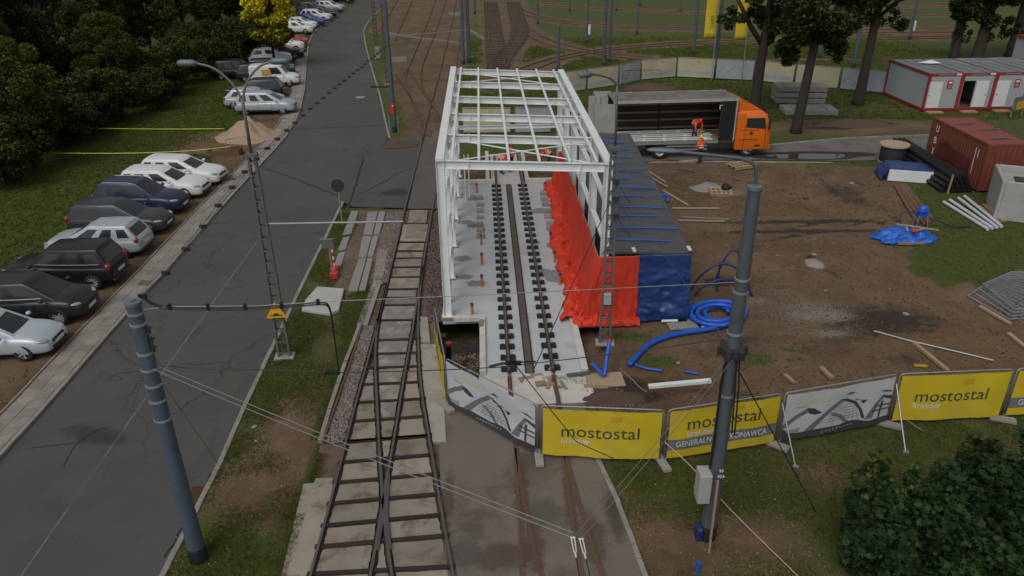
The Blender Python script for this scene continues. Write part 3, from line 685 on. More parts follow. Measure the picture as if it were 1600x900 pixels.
# setts between the rails at the crossing
def sett_mat():
    t = NT('setts'); p = t.pos(); b = t.n('TexBrick'); b.inputs['Scale'].default_value = 4.2; b.inputs['Mortar Size'].default_value = .03; t.l(p, b.inputs['Vector'])
    b.inputs['Color1'].default_value = (.12,.11,.10,1); b.inputs['Color2'].default_value = (.17,.155,.14,1); b.inputs['Mortar'].default_value = (.05,.042,.035,1)
    n = t.noise(.7, 5, .6, p); c = t.mix(t.math('MULTIPLY', t.step(n, .4, .65), .6), b.outputs['Color'], (.095,.075,.055)); t.base(c, .9)
    t.bump(t.math('SUBTRACT', 1.0, b.outputs['Fac']), .6, .03); return t.mat
MATS['setts'] = sett_mat()
sb = MB(); sb.sheet(PX([(637,326),(688,326),(704,212),(659,214),(650,262)], -.006)); tag(sb.build('sett_paving', 'setts', bed), kind='structure')

# ------------------------------------------------------------------ concrete apron with grooved rails in the foreground
cb = MB(); cb.sheet(PX(CONCRETE_C, -.02)); S['apron'] = ((.150,.130,.104), .9, 0, .25, .6, .35, 0, ((.09,.067,.048), .45, .85)); apron = struct('concrete_apron', cb, 'apron')
for r in C_RAILS:
    r = [p.copy() for p in r]
    fb = MB(); L = resample(smooth_line(r, 2), .4); ribbon(fb, L, .30, -.014); tag(fb.build('rail_joint_strip', 'rail_rust' if False else 'apron_rust', apron), kind='structure') if 'apron_rust' in S else None
    gb = sweep(L, [(-.075,-.05),(.06,-.05),(.06,-.004),(-.03,-.004),(-.03,-.03),(-.055,-.03),(-.055,.0),(-.075,.0)], .0); gb.build('grooved_rail', 'rail_rust', apron)
for k, (x, y, rx, ry, m_) in enumerate([(815,760,.35,2.4,'rust_soft'),(832,850,.5,1.6,'rust_soft'),(890,770,.35,2.4,'rust_soft'),(925,840,.6,1.6,'rust_soft'),(700,780,.3,2.0,'rust_soft'),(960,800,.5,2,'dark_soft'),(780,870,1.2,.8,'rust_soft'),(870,690,1.4,.6,'rust_soft'),(730,860,.6,1.0,'dust_soft'),(850,800,.8,.9,'dust_soft')]):
    soft_patch('apron_stain', m_, x, y, rx, ry, -.0135+.0004*k, apron)
kerb_run('kerb_apron', PX([(932,712),(968,790),(1008,900),(1050,1010)]), 0, 1.0, .9, .03)

# far tracks of the depot: rails on the ballast
far = MB(); far.sheet([(0,0,-5),(0.01,0,-5),(0,.01,-5)])
fr = bpy.data.objects.new('depot_track', None); col.objects.link(fr); fr['kind'] = 'structure'
for r in FAR_W: sweep(resample(r, 1.5), [(-.036,-.06),(.036,-.06),(.036,.10),(-.036,.10)]).build('rail', 'rail_rust', fr)
tiem = MB(); tiem.box((0,0,.0), (2.4,.22,.06)); tie_me = tiem.mesh('tie', 'tie_steel')
for i, j in ((6, 7), (8, 9)):
    A, B = resample(FAR_W[i], 1.15), resample(FAR_W[j], 1.15)
    for a, b in list(zip(A, B))[8:90]:
        d = b-a
        if 1.0 < d.length < 4: place(tie_me, 'tie', fr, (a+b)/2+Vector((0,0,.005)), math.atan2(d.y, d.x))

for q in ([(606,50),(650,57),(700,63),(727,68),(727,71),(700,66),(650,60),(606,53)], [(612,89),(635,88),(636,97),(613,98)], [(700,18),(722,20),(722,25),(702,24)], [(735,45),(757,58),(757,64),(735,50)]):
    m_p = MB(); m_p.sheet([v+Vector((0,0,.012)) for v in PX(q)]); struct('path', m_p, 'dust')
# ------------------------------------------------------------------ new track slab
site_root = bpy.data.objects.new('track_slab', None); col.objects.link(site_root); site_root['kind'] = 'structure'
site_root.location = SITE_O; site_root.rotation_euler = (0, 0, SITE_RZ)          # local x = across, local y = in
ST = .03
b_ = MB(); b_.prism([(-.22,-.12),(5.75,-.12),(5.75,16.0),(-.22,16.0)], -.24, ST)
b_.build('floor_slab', 'concrete_new', site_root, bevel=.02)
b_ = MB(); b_.prism([(1.42,-4.25),(4.72,-4.25),(4.72,-.124),(1.42,-.124)], -1.3, ST-.004); b_.build('front_slab', 'concrete_new', site_root, bevel=.02)
b_ = MB(); b_.prism([(1.2,-6.0),(4.95,-6.0),(4.95,-4.26),(1.2,-4.26)], -.4, ST-.012); b_.build('front_slab', 'concrete_rim', site_root)
b_ = MB(); b_.box((2.9,19.2,-.2), (1.9,6.3,.3)); b_.build('rear_slab', 'concrete_rim', site_root)
for c, d in [((-.12,8.0,.08),(.2,16.0,.14)), ((.72,-.2,.05),(1.0,.24,.2)), ((1.33,-2.2,.05),(.22,4.0,.24)), ((4.80,-2.25,.05),(.25,4.0,.24)), ((5.15,-.2,.05),(.5,.24,.2)), ((1.05,16.15,.02),(2.2,.28,.5)), ((4.85,16.15,.02),(1.9,.28,.5)),((1.75,19.4,.02),(.22,6,.3)),((4.05,19.4,.02),(.22,6,.3))]:
    m = MB(); m.box(c, d); m.build('rim', 'concrete_rim', site_root, bevel=.012)
for a in (2.22, 3.72):
    P = [Vector((a, y, ST)) for y in np.arange(-4.3, 22.0, .9)]; sweep(P, RAILP, .17).build('rail', ('rail','rail_head'), site_root)
    P = [Vector((a+.02*(y < -5.2), y, ST)) for y in np.arange(-6.4, -4.2, .4)]; sweep(P, RAILP, .10).build('rail', ('rail_rust','rail_rust'), site_root)
    cm = MB(); cm.box((0,0,.02), (.54,.30,.06)); cm.box((-.18,0,.07), (.14,.2,.07)); cm.box((.18,0,.07), (.14,.2,.07)); cm.box((0,0,.045),(.18,.2,.03)); cm.cyl((-.18,0,.05),(-.18,0,.13),.022,None,6); cm.cyl((.18,0,.05),(.18,0,.13),.022,None,6)
    cme = cm.mesh('rail_chair', 'chair_steel')
    for k in range(27): place(cme, 'rail_chair', site_root, (a, -3.95+k*.75, ST), RND.uniform(-.02,.02))
m = MB(); m.box((2.93,5.8,ST+.006), (.26,20.0,.012)); ch = m.build('drain_channel', 'tie_steel', site_root)
for s in (-1, 1):
    m = MB(); m.box((2.93+s*.145,5.8,ST+.022), (.03,20.0,.045)); m.build('channel_edge', 'rail', ch)
S['channel_cover'] = ((.10,.088,.075), .8, .1, .25, 3, .1, .1)
for k in range(26):
    m = MB(); m.box((2.93,-3.85+k*.775,ST+.022), (.22,.755,.016)); m.build('channel_cover', 'channel_cover', ch)
for i, (x, y) in enumerate([(738,495),(753,449),(753,414),(752,384),(745,302),(874.6,446),(866.6,411),(860,381),(852,300)]):
    a, b = to_site(G(x, y)); t = thing('pipe_stub', ['orange pipe stub nearest the front pit on the grey slab','second orange pipe stub from the front along the left columns','third orange pipe stub from the front along the left columns','orange pipe stub just in front of the left row of blocks','orange pipe stub at the rear left end of the slab','orange pipe stub closest to the front beside the red tarpaulin','middle orange pipe stub of the three beside the red tarpaulin','orange pipe stub in front of the right row of blocks','orange pipe stub at the rear end of the red tarpaulin'][i], 'pipe', SP(a, b, ST), 0, 'orange pipe stubs standing in the slab')
    p = MB(); p.cyl((0,0,0),(0,0,.5),.058,None,12); p.build('pipe', 'orange_pipe', t, auto=40); p = MB(); p.cyl((0,0,.46),(0,0,.56),.066,None,12); p.build('cap', 'purple_cap', t, auto=40)
blk = chamfer_box(.36, .36, .16, .01).mesh('concrete_block', 'concrete_block')
BL = [(749,312),(750,322),(750,332),(750,342),(749,354),(751,362),(751,372)]; BR_ = [(849,305),(850,314),(852,322),(853,332),(856,341),(859,351),(860,360)]
ORD = ['rearmost','second from the rear','third from the rear','middle','third from the front','second from the front','frontmost']
for side, L in (('left', BL), ('right', BR_)):
    for i, (x, y) in enumerate(L):
        o = bpy.data.objects.new('concrete_block', blk); col.objects.link(o); a, b = to_site(G(x, y)); o.location = SP(a, b, ST-.003); o.rotation_euler = (0,0,RND.uniform(-.12,.12)); o.scale = (1,1,RND.uniform(.7,1.2))
        tag(o, f'grey concrete block, {ORD[i]} of the {side} row on the new slab', 'block', 'concrete blocks standing on the slab')
        if i in (0, 4):
            o2 = bpy.data.objects.new('concrete_block', blk); col.objects.link(o2); o2.location = SP(a+(-.42 if side=='left' else .42), b, ST-.003); o2['label'] = f'grey concrete block set outside the {"rearmost" if i==0 else "third-from-front"} block of the {side} row'; o2['category'] = 'block'; o2['group'] = 'concrete blocks standing on the slab'
# damp stains on the new concrete (their own shape)
S['damp'] = ((.21,.215,.215), .7, 0, .2, 2, 0, 0, ((.31,.32,.32), 3, .7))
for k, (x, y, r) in enumerate([(727,348,.4),(722,405,.42),(744,444,.42),(726,434,.35),(866,384,.45),(878,433,.9),(850,425,.35),(835,380,.3),(848,330,.6),(720,545,.3)]):
    a, b = to_site(G(x, y)); m = MB(); m.sheet([(a+r*(.8+.4*RND.random())*math.cos(t), b+r*.75*(.8+.4*RND.random())*math.sin(t), ST+.003+.0003*k) for t in [i*PI/8 for i in range(16)]])
    if a < 5.6 and b > -.1: tag(m.build('damp_stain', 'damp', site_root), kind='structure')
for x, y, l, w, rz in [(608,400,0,0,0)]: pass
TIMB = [((822,592),.55,.09,.2),((816,594),.4,.08,1.3),((862,575),.5,.1,1.2),((858,600),.7,.12,1.35),((868,604),.5,.1,-.6),((845,602),.35,.25,.2),((838,587),.4,.06,.1),((752,512),.45,.14,1.5),((880,604),.5,.09,1.9)]
TLAB = ['short board lying flat left of the channel end','short board leaning across its neighbour by the channel end','board end beside the right rail at the slab front','upright-looking offcut between the rails at the slab front','slanting offcut in front of the hammer-shaped boards','squarish offcut in the middle of the front slab','thin batten by the end of the drain channel','small board resting on the white rim of the left pit','grey-edged lath lying right of the right rail']
for i, ((x, y), l, w, rz) in enumerate(TIMB):
    m = MB(); m.box((0,0,.03), (l,w,.045)); o = m.build('board', 'wood' if i != 8 else 'galv', None, bevel=.005); p = G(x, y); a, b = to_site(p); o.location = SP(a, b, ST+(.165 if i == 7 else .012*(i % 3))); o.rotation_euler = (0, 0, rz); tag(o, TLAB[i], 'board', 'timber offcuts at the front of the slab')

# ------------------------------------------------------------------ white steel frame
fr_ = thing('steel_hall', 'white steel portal frame hall under construction over the new tracks', 'steel frame', SITE_O, SITE_RZ)
FW, FL_, HB = 6.0, 17.45, 6
ys = [i*FL_/(HB-1) for i in range(HB)]
def zt(a): return 6.32-.26*a/FW
for i, y in enumerate(ys):
    for a in (0, FW):
        s = 1 if a == 0 else -1
        m = MB(); m.ibeam((a, y, .12), (a, y, zt(a)-.02), .22, .30, .018, up=(1,0,0)); m.box((a, y, .105), (.42,.34,.03))
        for q in (-1, 1):
            m.cyl((a+.14*q, y-.1, .10), (a+.14*q, y-.1, .17), .018, None, 6); m.cyl((a+.14*q, y+.1, .10), (a+.14*q, y+.1, .17), .018, None, 6)
        c = m.build('column', 'white_steel', fr_)
        m = MB(); m.box((a, y, .06), (.5,.42,.07)); m.build('grout_pad', 'wood' if a == 0 else 'concrete_rim', c)
    m = MB(); m.ibeam((.12, y, zt(.12)-.15), (FW-.12, y, zt(FW-.12)-.15), .16, .30, .016)
    rb_ = m.build('rafter', 'white_steel', fr_)
    for a in (1.0, FW-1.0):
        m = MB(); m.box((a, y, zt(a)-.15), (.03,.2,.34)); m.build('splice_plate', 'white_steel', rb_)
    if 0 < i < HB-1:
        for a, s in ((.12, 1), (FW-.12, -1)):
            m = MB(); m.add([(a, y, zt(a)-.3), (a+s*.35, y, zt(a)-.3), (a, y, zt(a)-.7), (a, y+.015, zt(a)-.3), (a+s*.35, y+.015, zt(a)-.3), (a, y+.015, zt(a)-.7)], [(0,1,2),(3,5,4),(0,3,4,1),(1,4,5,2),(0,2,5,3)])
            m.build('haunch', 'white_steel', rb_)
for a in (0, FW):
    m = MB(); m.beam((a, -.12, zt(a)+.05), (a, FL_+.12, zt(a)+.05), .30, .12); m.build('eaves_beam', 'white_steel', fr_)
for a in (.42, 1.38, 2.44, 3.53, 4.61, 5.58):
    m = MB(); m.beam((a, -.05, zt(a)+.055), (a, FL_+.05, zt(a)+.055), .09, .10); m.build('purlin', 'white_steel', fr_)
for a in (0, FW):
    for z in (1.55, 3.05, 4.6):
        m = MB()
        for y0, y1 in zip(ys, ys[1:]): m.beam((a, y0+.11, z), (a, y1-.11, z), .20, .12)
        m.build('girt', 'white_steel', fr_)
    for y0, y1 in zip(ys, ys[1:]):
        for k in (1, 2):
            y = lerp(y0, y1, k/3); m = MB(); m.ibeam((a, y, .14), (a, y, 1.49), .10, .16, .012, up=(1,0,0)); m.ibeam((a, y, 1.61), (a, y, 2.99), .10, .16, .012, up=(1,0,0)); m.ibeam((a, y, 3.11), (a, y, 4.54), .10, .16, .012, up=(1,0,0))
            if k == 1 and a == 0: m.build('wall_post', 'white_steel', fr_)
for i in (0, HB-2):
    for a0, a1 in ((.3, FW-.3), (FW-.3, .3)):
        m = MB(); m.cyl((a0, ys[i]+.25, zt(a0)-.12), (a1, ys[i+1]-.25, zt(a1)-.12), .028, None, 6); m.build('brace_rod', 'white_steel', fr_)
m = MB(); m.ibeam((0.12, ys[-1], 3.0), (FW-.12, ys[-1], 3.0), .14, .2, .014); m.build('end_rail', 'white_steel', fr_)
for a in (.5, .72):
    m = MB(); m.beam((a, ys[-2]-.6, .05), (a, ys[-2]-.6, 2.6), .06, .06)
    for z in (.6, 1.2, 1.8, 2.4):
        if a == .5: m.beam((.5, ys[-2]-.6, z), (.72, ys[-2]-.6, z), .04, .04)
    m.build('ladder_stile', 'white_steel', fr_)

# ------------------------------------------------------------------ shelter beside the frame: felt roof with blue straps, tarpaulin walls
sh = thing('shelter', 'long low site shelter with dark felt roof and red and blue tarpaulin walls', 'shelter', SITE_O, SITE_RZ)
SZ = 2.9
def sedge(y): return 9.15+.045*max(y, 0)
m = MB()
N = 24; top = []; 
for i in range(N+1):
    y = -.62+16.9*i/N; l = 6.22 if y > -.1 else 5.85; 
    for j, a in enumerate(np.linspace(l, sedge(y), 7)): top.append((a, y, SZ-.02*j+.015*math.sin(i*1.3+j)))
nv = len(top)
m.add(top+[(a, y, z-.10) for a, y, z in top], [(i*7+j, i*7+j+1, (i+1)*7+j+1, (i+1)*7+j) for i in range(N) for j in range(6)] + [(nv+i*7+j, nv+(i+1)*7+j, nv+(i+1)*7+j+1, nv+i*7+j+1) for i in range(N) for j in range(6)] +
      [(j+1, j, nv+j, nv+j+1) for j in range(6)] + [(N*7+j, N*7+j+1, nv+N*7+j+1, nv+N*7+j) for j in range(6)] + [(i*7, (i+1)*7, nv+(i+1)*7, nv+i*7) for i in range(N)] + [((i+1)*7+6, i*7+6, nv+i*7+6, nv+(i+1)*7+6) for i in range(N)])
roof = m.build('roof', 'felt_roof', sh, smooth=False)
for k, (py, x1) in enumerate([(213,968),(223,975),(231,984),(244,990),(254,974),(266,1003),(278,990),(292,1024),(306,1006),(322,1041),(337,1024),(356,1064),(374,1047)]):
    p0 = G(951 if py > 255 else 945, py, SZ+.02); p1 = G(x1, py+RND.uniform(-1,2), SZ-.03); a0, b0 = to_site(p0); a1, b1 = to_site(p1)
    a0 = max(a0, 6.3); a1 = min(a1, sedge(b1)-.03); m = MB(); mid = lerp(a0, a1, .55)
    P = [Vector((a0, b0, SZ+.028)), Vector((mid, lerp(b0,b1,.5), SZ-.01)), Vector((a1, b1, SZ-.065))]
    for p, q in zip(P, P[1:]): m.beam(p, q, .085, .022)
    m.build('strap', 'strap_blue', roof)
m = MB()
for i in range(1, 17): 
    y = -.62+i*1.0; m.beam((6.35, y, SZ-.004), (sedge(y)-.1, y+.02, SZ-.112), .03, .012)
_o = m.build('felt_seam', 'felt_roof', roof); _o['kind'] = 'stuff'
for a in (7.0, 9.05):
    m = MB(); m.box((a, -.55, SZ+.02), (.12,.34,.06)); m.build('edge_clip', 'white_paint', roof)
for y in (.2, 4.2, 8.2, 12.2, 16.0):
    for a in (6.4, sedge(y)-.1):
        m = MB(); m.beam((a, y, -.1), (a, y, SZ-.2), .1, .1); m.build('post', 'wood', sh)
def cloth(name, fn, nu, nv_, mat_, parent, amp, freq, seed, low=1.0, solid=.012):
    """sheet fn(u,v) with folds pushed along its normal"""
    g = [[Vector(fn(i/nu, j/nv_)) for j in range(nv_+1)] for i in range(nu+1)]; vs = []
    for i in range(nu+1):
        for j in range(nv_+1):
            du = g[min(i+1,nu)][j]-g[max(i-1,0)][j]; dv = g[i][min(j+1,nv_)]-g[i][max(j-1,0)]; n = du.cross(dv); n = n.normalized() if n.length > 1e-9 else Vector((0,0,1))
            p = g[i][j]; v = j/nv_; q = Vector((p.x*freq[0], p.y*freq[1], p.z*freq[2]+seed))
            w = abs(mnoise.noise(q))*1.7-.5+.9*abs(mnoise.noise(q*2.2+Vector((7,1,3))))+.5*abs(mnoise.noise(q*4.7))
            vs.append(p+n*w*amp*(.35+low*v))
    m = MB(); k = nv_+1; m.add(vs, [(i*k+j, (i+1)*k+j, (i+1)*k+j+1, i*k+j+1) for i in range(nu) for j in range(nv_)])
    o = m.build(name, mat_, parent, smooth=True)
    sd = o.modifiers.new('thickness', 'SOLIDIFY'); sd.thickness = solid
    return o
def red_side(u, v):
    b = lerp(-.80, 15.6, u); foot = 4.95+.35*math.sin(b*.7)*.5+.04*b; top = 5.86 if b < .3 else 5.82
    z = lerp(SZ-.55, .0, v**.9); a = lerp(top, foot, v**1.35)
    if u > .93: z *= lerp(1, .85, (u-.93)/.07)
    return (a, b, max(z, .07))
cloth('red_sheet', red_side, 190, 30, 'red_tarp', sh, .20, (.5,.62,.25), 3)
def heap(u, v):
    b = lerp(-.75, 15.8, u); r = .2+.17*abs(mnoise.noise((b*.8, 0, 2)))+.10*abs(mnoise.noise((b*2.7, 4, 0))); c = 4.85+.25*math.sin(b*.7)*.6+.04*b+.15*mnoise.noise((b*1.1, 9, 0))
    t = PI*(v*1.1-.05); return (c-r*1.5*math.cos(t), b, .06+max(r*1.25*math.sin(t), 0))
cloth('red_sheet_fold', heap, 300, 22, 'red_tarp', sh, .20, (2.1,1.9,2.1), 11, .7)
cloth('red_front_sheet', lambda u, v: (lerp(5.75-.75*v, 7.22, u), -.70-.10*v, lerp(SZ-.16, .10, v)), 36, 40, 'red_tarp', sh, .13, (1.3,1.2,.4), 21, 1.0)
def heap2(u, v):
    a = lerp(4.75, 7.3, u); r = .17+.12*abs(mnoise.noise((a*2.1, 3, 0))); t = PI*v; return (a, -.95-r*1.3*math.cos(t), .05+r*1.1*math.sin(t))
cloth('red_sheet_fold', heap2, 80, 20, 'red_tarp', sh, .19, (2.4,2.4,2.4), 31, .8)
cloth('blue_front_sheet', lambda u, v: (lerp(7.2, 9.12+.12*v, u), -.67-.05*v-.16*v*v, lerp(SZ-.16, .06, v)), 46, 44, 'blue_tarp', sh, .15, (.9,.8,1.0), 41, .8)
cloth('blue_side_sheet', lambda u, v: (sedge(lerp(-.6,16.1,u))-.02+.06*v, lerp(-.6, 16.1, u), lerp(SZ-.18, .02, v)), 60, 14, 'blue_tarp', sh, .06, (1.2,1.2,1.5), 51, .8)
m = MB(); m.cyl((8.15,-.98,.12),(8.75,-1.02,.14),.055,None,8); o = m.build('tube_weight', 'white_paint'); o.location = SITE_O; o.rotation_euler = (0,0,SITE_RZ); tag(o, 'short white tube lying on the foot of the blue tarpaulin', 'tube')
for i, (a, b, sx, sy) in enumerate([(8.9,-1.25,1.1,.5),(9.35,-.5,.4,.8)]):
    m = MB(); m.box((0,0,.04), (sx,sy,.06)); o = m.build('footing_slab', 'precast'); o.location = SP(a, b); o.rotation_euler = (0,0,.12); tag(o, ['flat grey slab at the foot of the blue tarpaulin','narrow grey slab beside the right corner of the blue tarpaulin'][i], 'slab')
# ------------------------------------------------------------------ parked cars
def ellipsoid(mb, c, r, M=None, nu=10, nv=6):
    vs = [Vector((c[0], c[1], c[2]-r[2]))]; R = M or Matrix.Identity(3)
    vs = [Vector(c)+R @ Vector((0,0,-r[2]))]
    for j in range(1, nv):
        t = -PI/2+PI*j/nv
        for i in range(nu): vs.append(Vector(c)+R @ Vector((r[0]*math.cos(t)*math.cos(2*PI*i/nu), r[1]*math.cos(t)*math.sin(2*PI*i/nu), r[2]*math.sin(t))))
    vs.append(Vector(c)+R @ Vector((0,0,r[2]))); n = len(vs)-1
    fs = [(0, 1+(i+1)%nu, 1+i) for i in range(nu)] + [(n, n-nu+i, n-nu+(i+1)%nu) for i in range(nu)]
    for j in range(nv-2): fs += [(1+j*nu+i, 1+j*nu+(i+1)%nu, 1+(j+1)*nu+(i+1)%nu, 1+(j+1)*nu+i) for i in range(nu)]
    mb.add(vs, fs); return mb
def evaluated(o):
    dg = bpy.context.evaluated_depsgraph_get(); dg.update(); me = bpy.data.meshes.new_from_object(o.evaluated_get(dg)); return me
def wheel_mesh(r, w, spokes):
    t = MB(); t.lathe([(r*.66,-w/2),(r*.95,-w/2),(r,-w*.32),(r,w*.32),(r*.95,w/2),(r*.66,w/2)], (0,0,0), 22, None, False)
    tyre = t.mesh('tyre', 'rubber', True)
    q = MB(); q.lathe([(r*.68,-w*.3),(r*.68,w*.44),(r*.60,w*.46),(r*.58,w*.20),(.01,w*.22)], (0,0,0), 22)
    d = MB()
    for k in range(spokes):
        a = 2*PI*k/spokes; d.beam((r*.08*math.cos(a), r*.08*math.sin(a), w*.36), (r*.62*math.cos(a), r*.62*math.sin(a), w*.42), r*.16, w*.14)
    d.cyl((0,0,w*.2),(0,0,w*.46),r*.16,None,10)
    return tyre, q.mesh('rim_well', 'dark_metal', True), d.mesh('rim', 'rim')
WHEELS = {5: wheel_mesh(.315, .21, 5), 10: wheel_mesh(.345, .225, 10)}
def car(label, paint, L=4.5, W=1.78, H=1.48, kind='estate', hood=.95, rails=False, spokes=5, loc=(0,0,0), rz=0, detail=True, group='cars parked along the kerb', chrome=False, van=False, name='parked_car', cat='car'):
    t = thing(name, label, cat, loc, rz, group)
    h, w = L/2, W/2; belt = hood+.02; zb = .20 if H < 1.6 else .25
    wr = .315 if spokes == 5 else .345; xw_f, xw_r = h-.86, -h+.80
    xr0 = -h+.10; xr1 = {'estate': -h+.55, 'hatch': -h+.75, 'suv': -h+.50, 'van': -h+.12, 'mpv': -h+.45}[kind]
    xf0 = h-{'estate': 1.12, 'hatch': 1.02, 'suv': 1.15, 'van': .95, 'mpv': .85}[kind]; xf1 = xf0-{'estate': 1.10, 'hatch': 1.05, 'suv': .92, 'van': .66, 'mpv': 1.12}[kind]
    # lower body: loft along the car
    St = [(-h, .40, hood-.22, .74), (-h+.05, .30, hood-.06, .86), (-h+.22, zb+.03, hood, .955), (xw_r, zb, belt, .995), (-.3, zb, belt, 1.0), (xf0-.25, zb, belt, 1.0), (xf0+.1, zb, belt-.015, .99), (lerp(xf0, h, .55), zb, hood-.05, .965), (h-.26, zb, hood-.15, .90), (h-.07, zb+.04, hood-.27, .80), (h, .30, hood-.42, .66)]
    m = MB(); prof = []
    for x, z0, z1, k in St:
        y = w*k; zs = lerp(z0, z1, .72)
        prof.append([(x,0,z0),(x,y*.86,z0),(x,y*.985,lerp(z0,z1,.16)),(x,y,lerp(z0,z1,.45)),(x,y*.985,zs),(x,y*.90,lerp(z0,z1,.93)),(x,y*.55,z1),(x,0,z1+.012)])
    ring = [pr+[(x,-y,z) for x,y,z in pr[-2:0:-1]] for pr in prof]; n = len(ring[0])
    m.add([p for r in ring for p in r], [(i*n+j, (i+1)*n+j, (i+1)*n+(j+1)%n, i*n+(j+1)%n) for i in range(len(ring)-1) for j in range(n)] + [tuple(range(n)), tuple(range((len(ring)-1)*n, len(ring)*n))[::-1]])
    body = m.build('body', [paint, 'trim_black'], t, smooth=True)
    ss = body.modifiers.new('s', 'SUBSURF'); ss.levels = ss.render_levels = 2
    if detail:
        c = MB()
        for x in (xw_f, xw_r): c.cyl((x,-w*1.2,wr+.0),(x,w*1.2,wr+.0),wr+.055,None,20)
        cu = c.build('cut', 'trim_black'); bo = body.modifiers.new('b', 'BOOLEAN'); bo.operation = 'DIFFERENCE'; bo.object = cu; bo.solver = 'EXACT'
        me = evaluated(body); body.modifiers.clear(); body.data = me; bpy.data.objects.remove(cu)
        me.polygons.foreach_set('use_smooth', [True]*len(me.polygons)); me.set_sharp_from_angle(angle=math.radians(50))
    # greenhouse: one smooth cage, its panes split off along the window lines
    wb, wt_ = w*.95, w*(.74 if kind != 'van' else .88); zb2 = belt-.08
    if kind == 'van': wins = [(.70,.93)]
    elif kind == 'hatch': wins = [(.09,.50),(.515,.93)]
    else: wins = [(.035,.285),(.30,.59),(.605,.93)]
    fr_s = [0.0]
    for a_, b_ in wins: fr_s += [a_, b_]
    fr_s.append(1.0); nS = len(fr_s)
    LV = [(zb2-.04, wb), (belt-.07, wb*.985), (H-.06, wt_*1.05), (H+.005, wt_*.96)]
    def bend(f): return 1-.09*abs(2*f-.75)**2
    VS = []; IX = {}
    def vert(key, p):
        if key not in IX: IX[key] = len(VS); VS.append(p)
        return IX[key]
    def sx(f, z): q = (z-zb2)/(H-zb2); return lerp(lerp(xr0, xf0, f), lerp(xr1, xf1, f), q)
    def vt(i_, l_, c_):
        f = fr_s[i_]; z, hw = LV[l_]; x = sx(f, z)+(1-abs(c_))*(.07 if i_ == nS-1 else (-.05 if i_ == 0 else 0))*(1 if l_ < 3 or i_ in (0, nS-1) else 0)
        return vert((i_, l_, c_), (x, c_*hw*bend(f), z+(.06*(1-c_*c_)*(1-.5*abs(2*f-1)) if l_ == 3 else 0)))
    FS = []; FM = []
    for i_ in range(nS-1):
        isw = i_ % 2 == 1
        for c_ in (-1, 1):
            for l_ in range(3):
                q_ = [vt(i_,l_,c_), vt(i_+1,l_,c_), vt(i_+1,l_+1,c_), vt(i_,l_+1,c_)]; FS.append(q_ if c_ < 0 else q_[::-1]); FM.append((3+(i_//2)*2+(c_ > 0)) if isw and l_ == 1 else 0)
        cs = (-1, -.94, 0, .94, 1)
        for a_, b_ in zip(cs, cs[1:]): FS.append([vt(i_,3,a_), vt(i_+1,3,a_), vt(i_+1,3,b_), vt(i_,3,b_)]); FM.append(0)
    for i_ in (0, nS-1):
        cs = (-1, -.94, 0, .94, 1)
        for l_ in range(3):
            for a_, b_ in zip(cs, cs[1:]):
                q_ = [vt(i_,l_,a_), vt(i_,l_,b_), vt(i_,l_+1,b_), vt(i_,l_+1,a_)]; FS.append(q_ if i_ else q_[::-1]); FM.append((1 if i_ else 2) if l_ == 1 and abs(a_+b_) < 1.5 and not (kind == 'van' and i_ == 0) else 0)
    tm = bpy.data.meshes.new('cage'); tm.from_pydata(VS, [], FS); tm.update(); nm_ = max(FM)+1
    for _ in range(nm_): tm.materials.append(M_(paint))
    tm.polygons.foreach_set('material_index', FM); to = bpy.data.objects.new('cage', tm); col.objects.link(to); sb_ = to.modifiers.new('s', 'SUBSURF'); sb_.levels = 2 if detail else 1
    em = evaluated(to); bpy.data.objects.remove(to)
    vco = [v.co.copy() for v in em.vertices]; groups = {}
    for p_ in em.polygons: groups.setdefault(p_.material_index, []).append(tuple(p_.vertices))
    cab = None
    for gi in sorted(groups):
        us = sorted({v for f_ in groups[gi] for v in f_}); rm_ = {v: k_ for k_, v in enumerate(us)}; pm = MB(); pm.add([vco[v] for v in us], [tuple(rm_[v] for v in f_) for f_ in groups[gi]])
        if gi == 0: cab = pm.build('cabin', paint, t, smooth=True)
        else: pm.build({1: 'windscreen', 2: 'rear_window'}.get(gi, 'side_window'), 'glass', cab, smooth=True)
    if chrome:
        for c_ in (-1, 1):
            pm = MB(); pm.tube([(sx(f, belt+.03), c_*(wb*.985*bend(f)-.012), belt+.03) for f in (.08,.3,.6,.9)], .014, 5); pm.build('chrome_strip', 'rim', cab)
    if rails:
        for s in (-1, 1):
            p = MB(); p.tube([(xr1+.1,s*wt_*.9,H-.03),(xr1+.25,s*wt_*.9,H+.035),(xf1-.35,s*wt_*.9,H+.035),(xf1-.15,s*wt_*.9,H-.02)], .02, 6); p.build('roof_rail', 'rim', cab)
    if detail:
        for s in (-1, 1):
            p = MB(); p.box((lerp(xr0,xf0,.5)-.05, s*w*.975, zb+.10), (L*.42,.04,.10)); p.build('sill_trim', 'trim_black', t)
            p = MB(); p.box((.15, s*w*.998, belt-.20), (.18,.02,.025)); p.build('door_handle', paint, t)
            for x in ((xf0-.75), (xf0-1.75)):
                p = MB(); p.box((x, s*w*.994, lerp(zb, belt, .52)), (.012,.012,(belt-zb)*.60)); p.build('door_gap', 'trim_black', t)
    for s in (-1, 1):
        p = MB(); ellipsoid(p, (xf0-.38, s*(w+.09), belt+.04), (.09,.11,.075)); p.build('mirror', paint if paint != 'paint_black' else 'trim_black', t, smooth=True)
        p = MB(); ellipsoid(p, (h-.27, s*w*.70, hood-.25), (.23,.15,.06), Matrix.Rotation(-s*.5, 3, 'Z') @ Matrix.Rotation(.12, 3, 'Y')); p.build('headlight', 'car_light', t, smooth=True)
        p = MB(); ellipsoid(p, (-h+.135, s*w*.80, hood-.10), (.10,.14,.16 if kind != 'estate' else .14)); p.build('tail_light', 'tail_red', t, smooth=True)
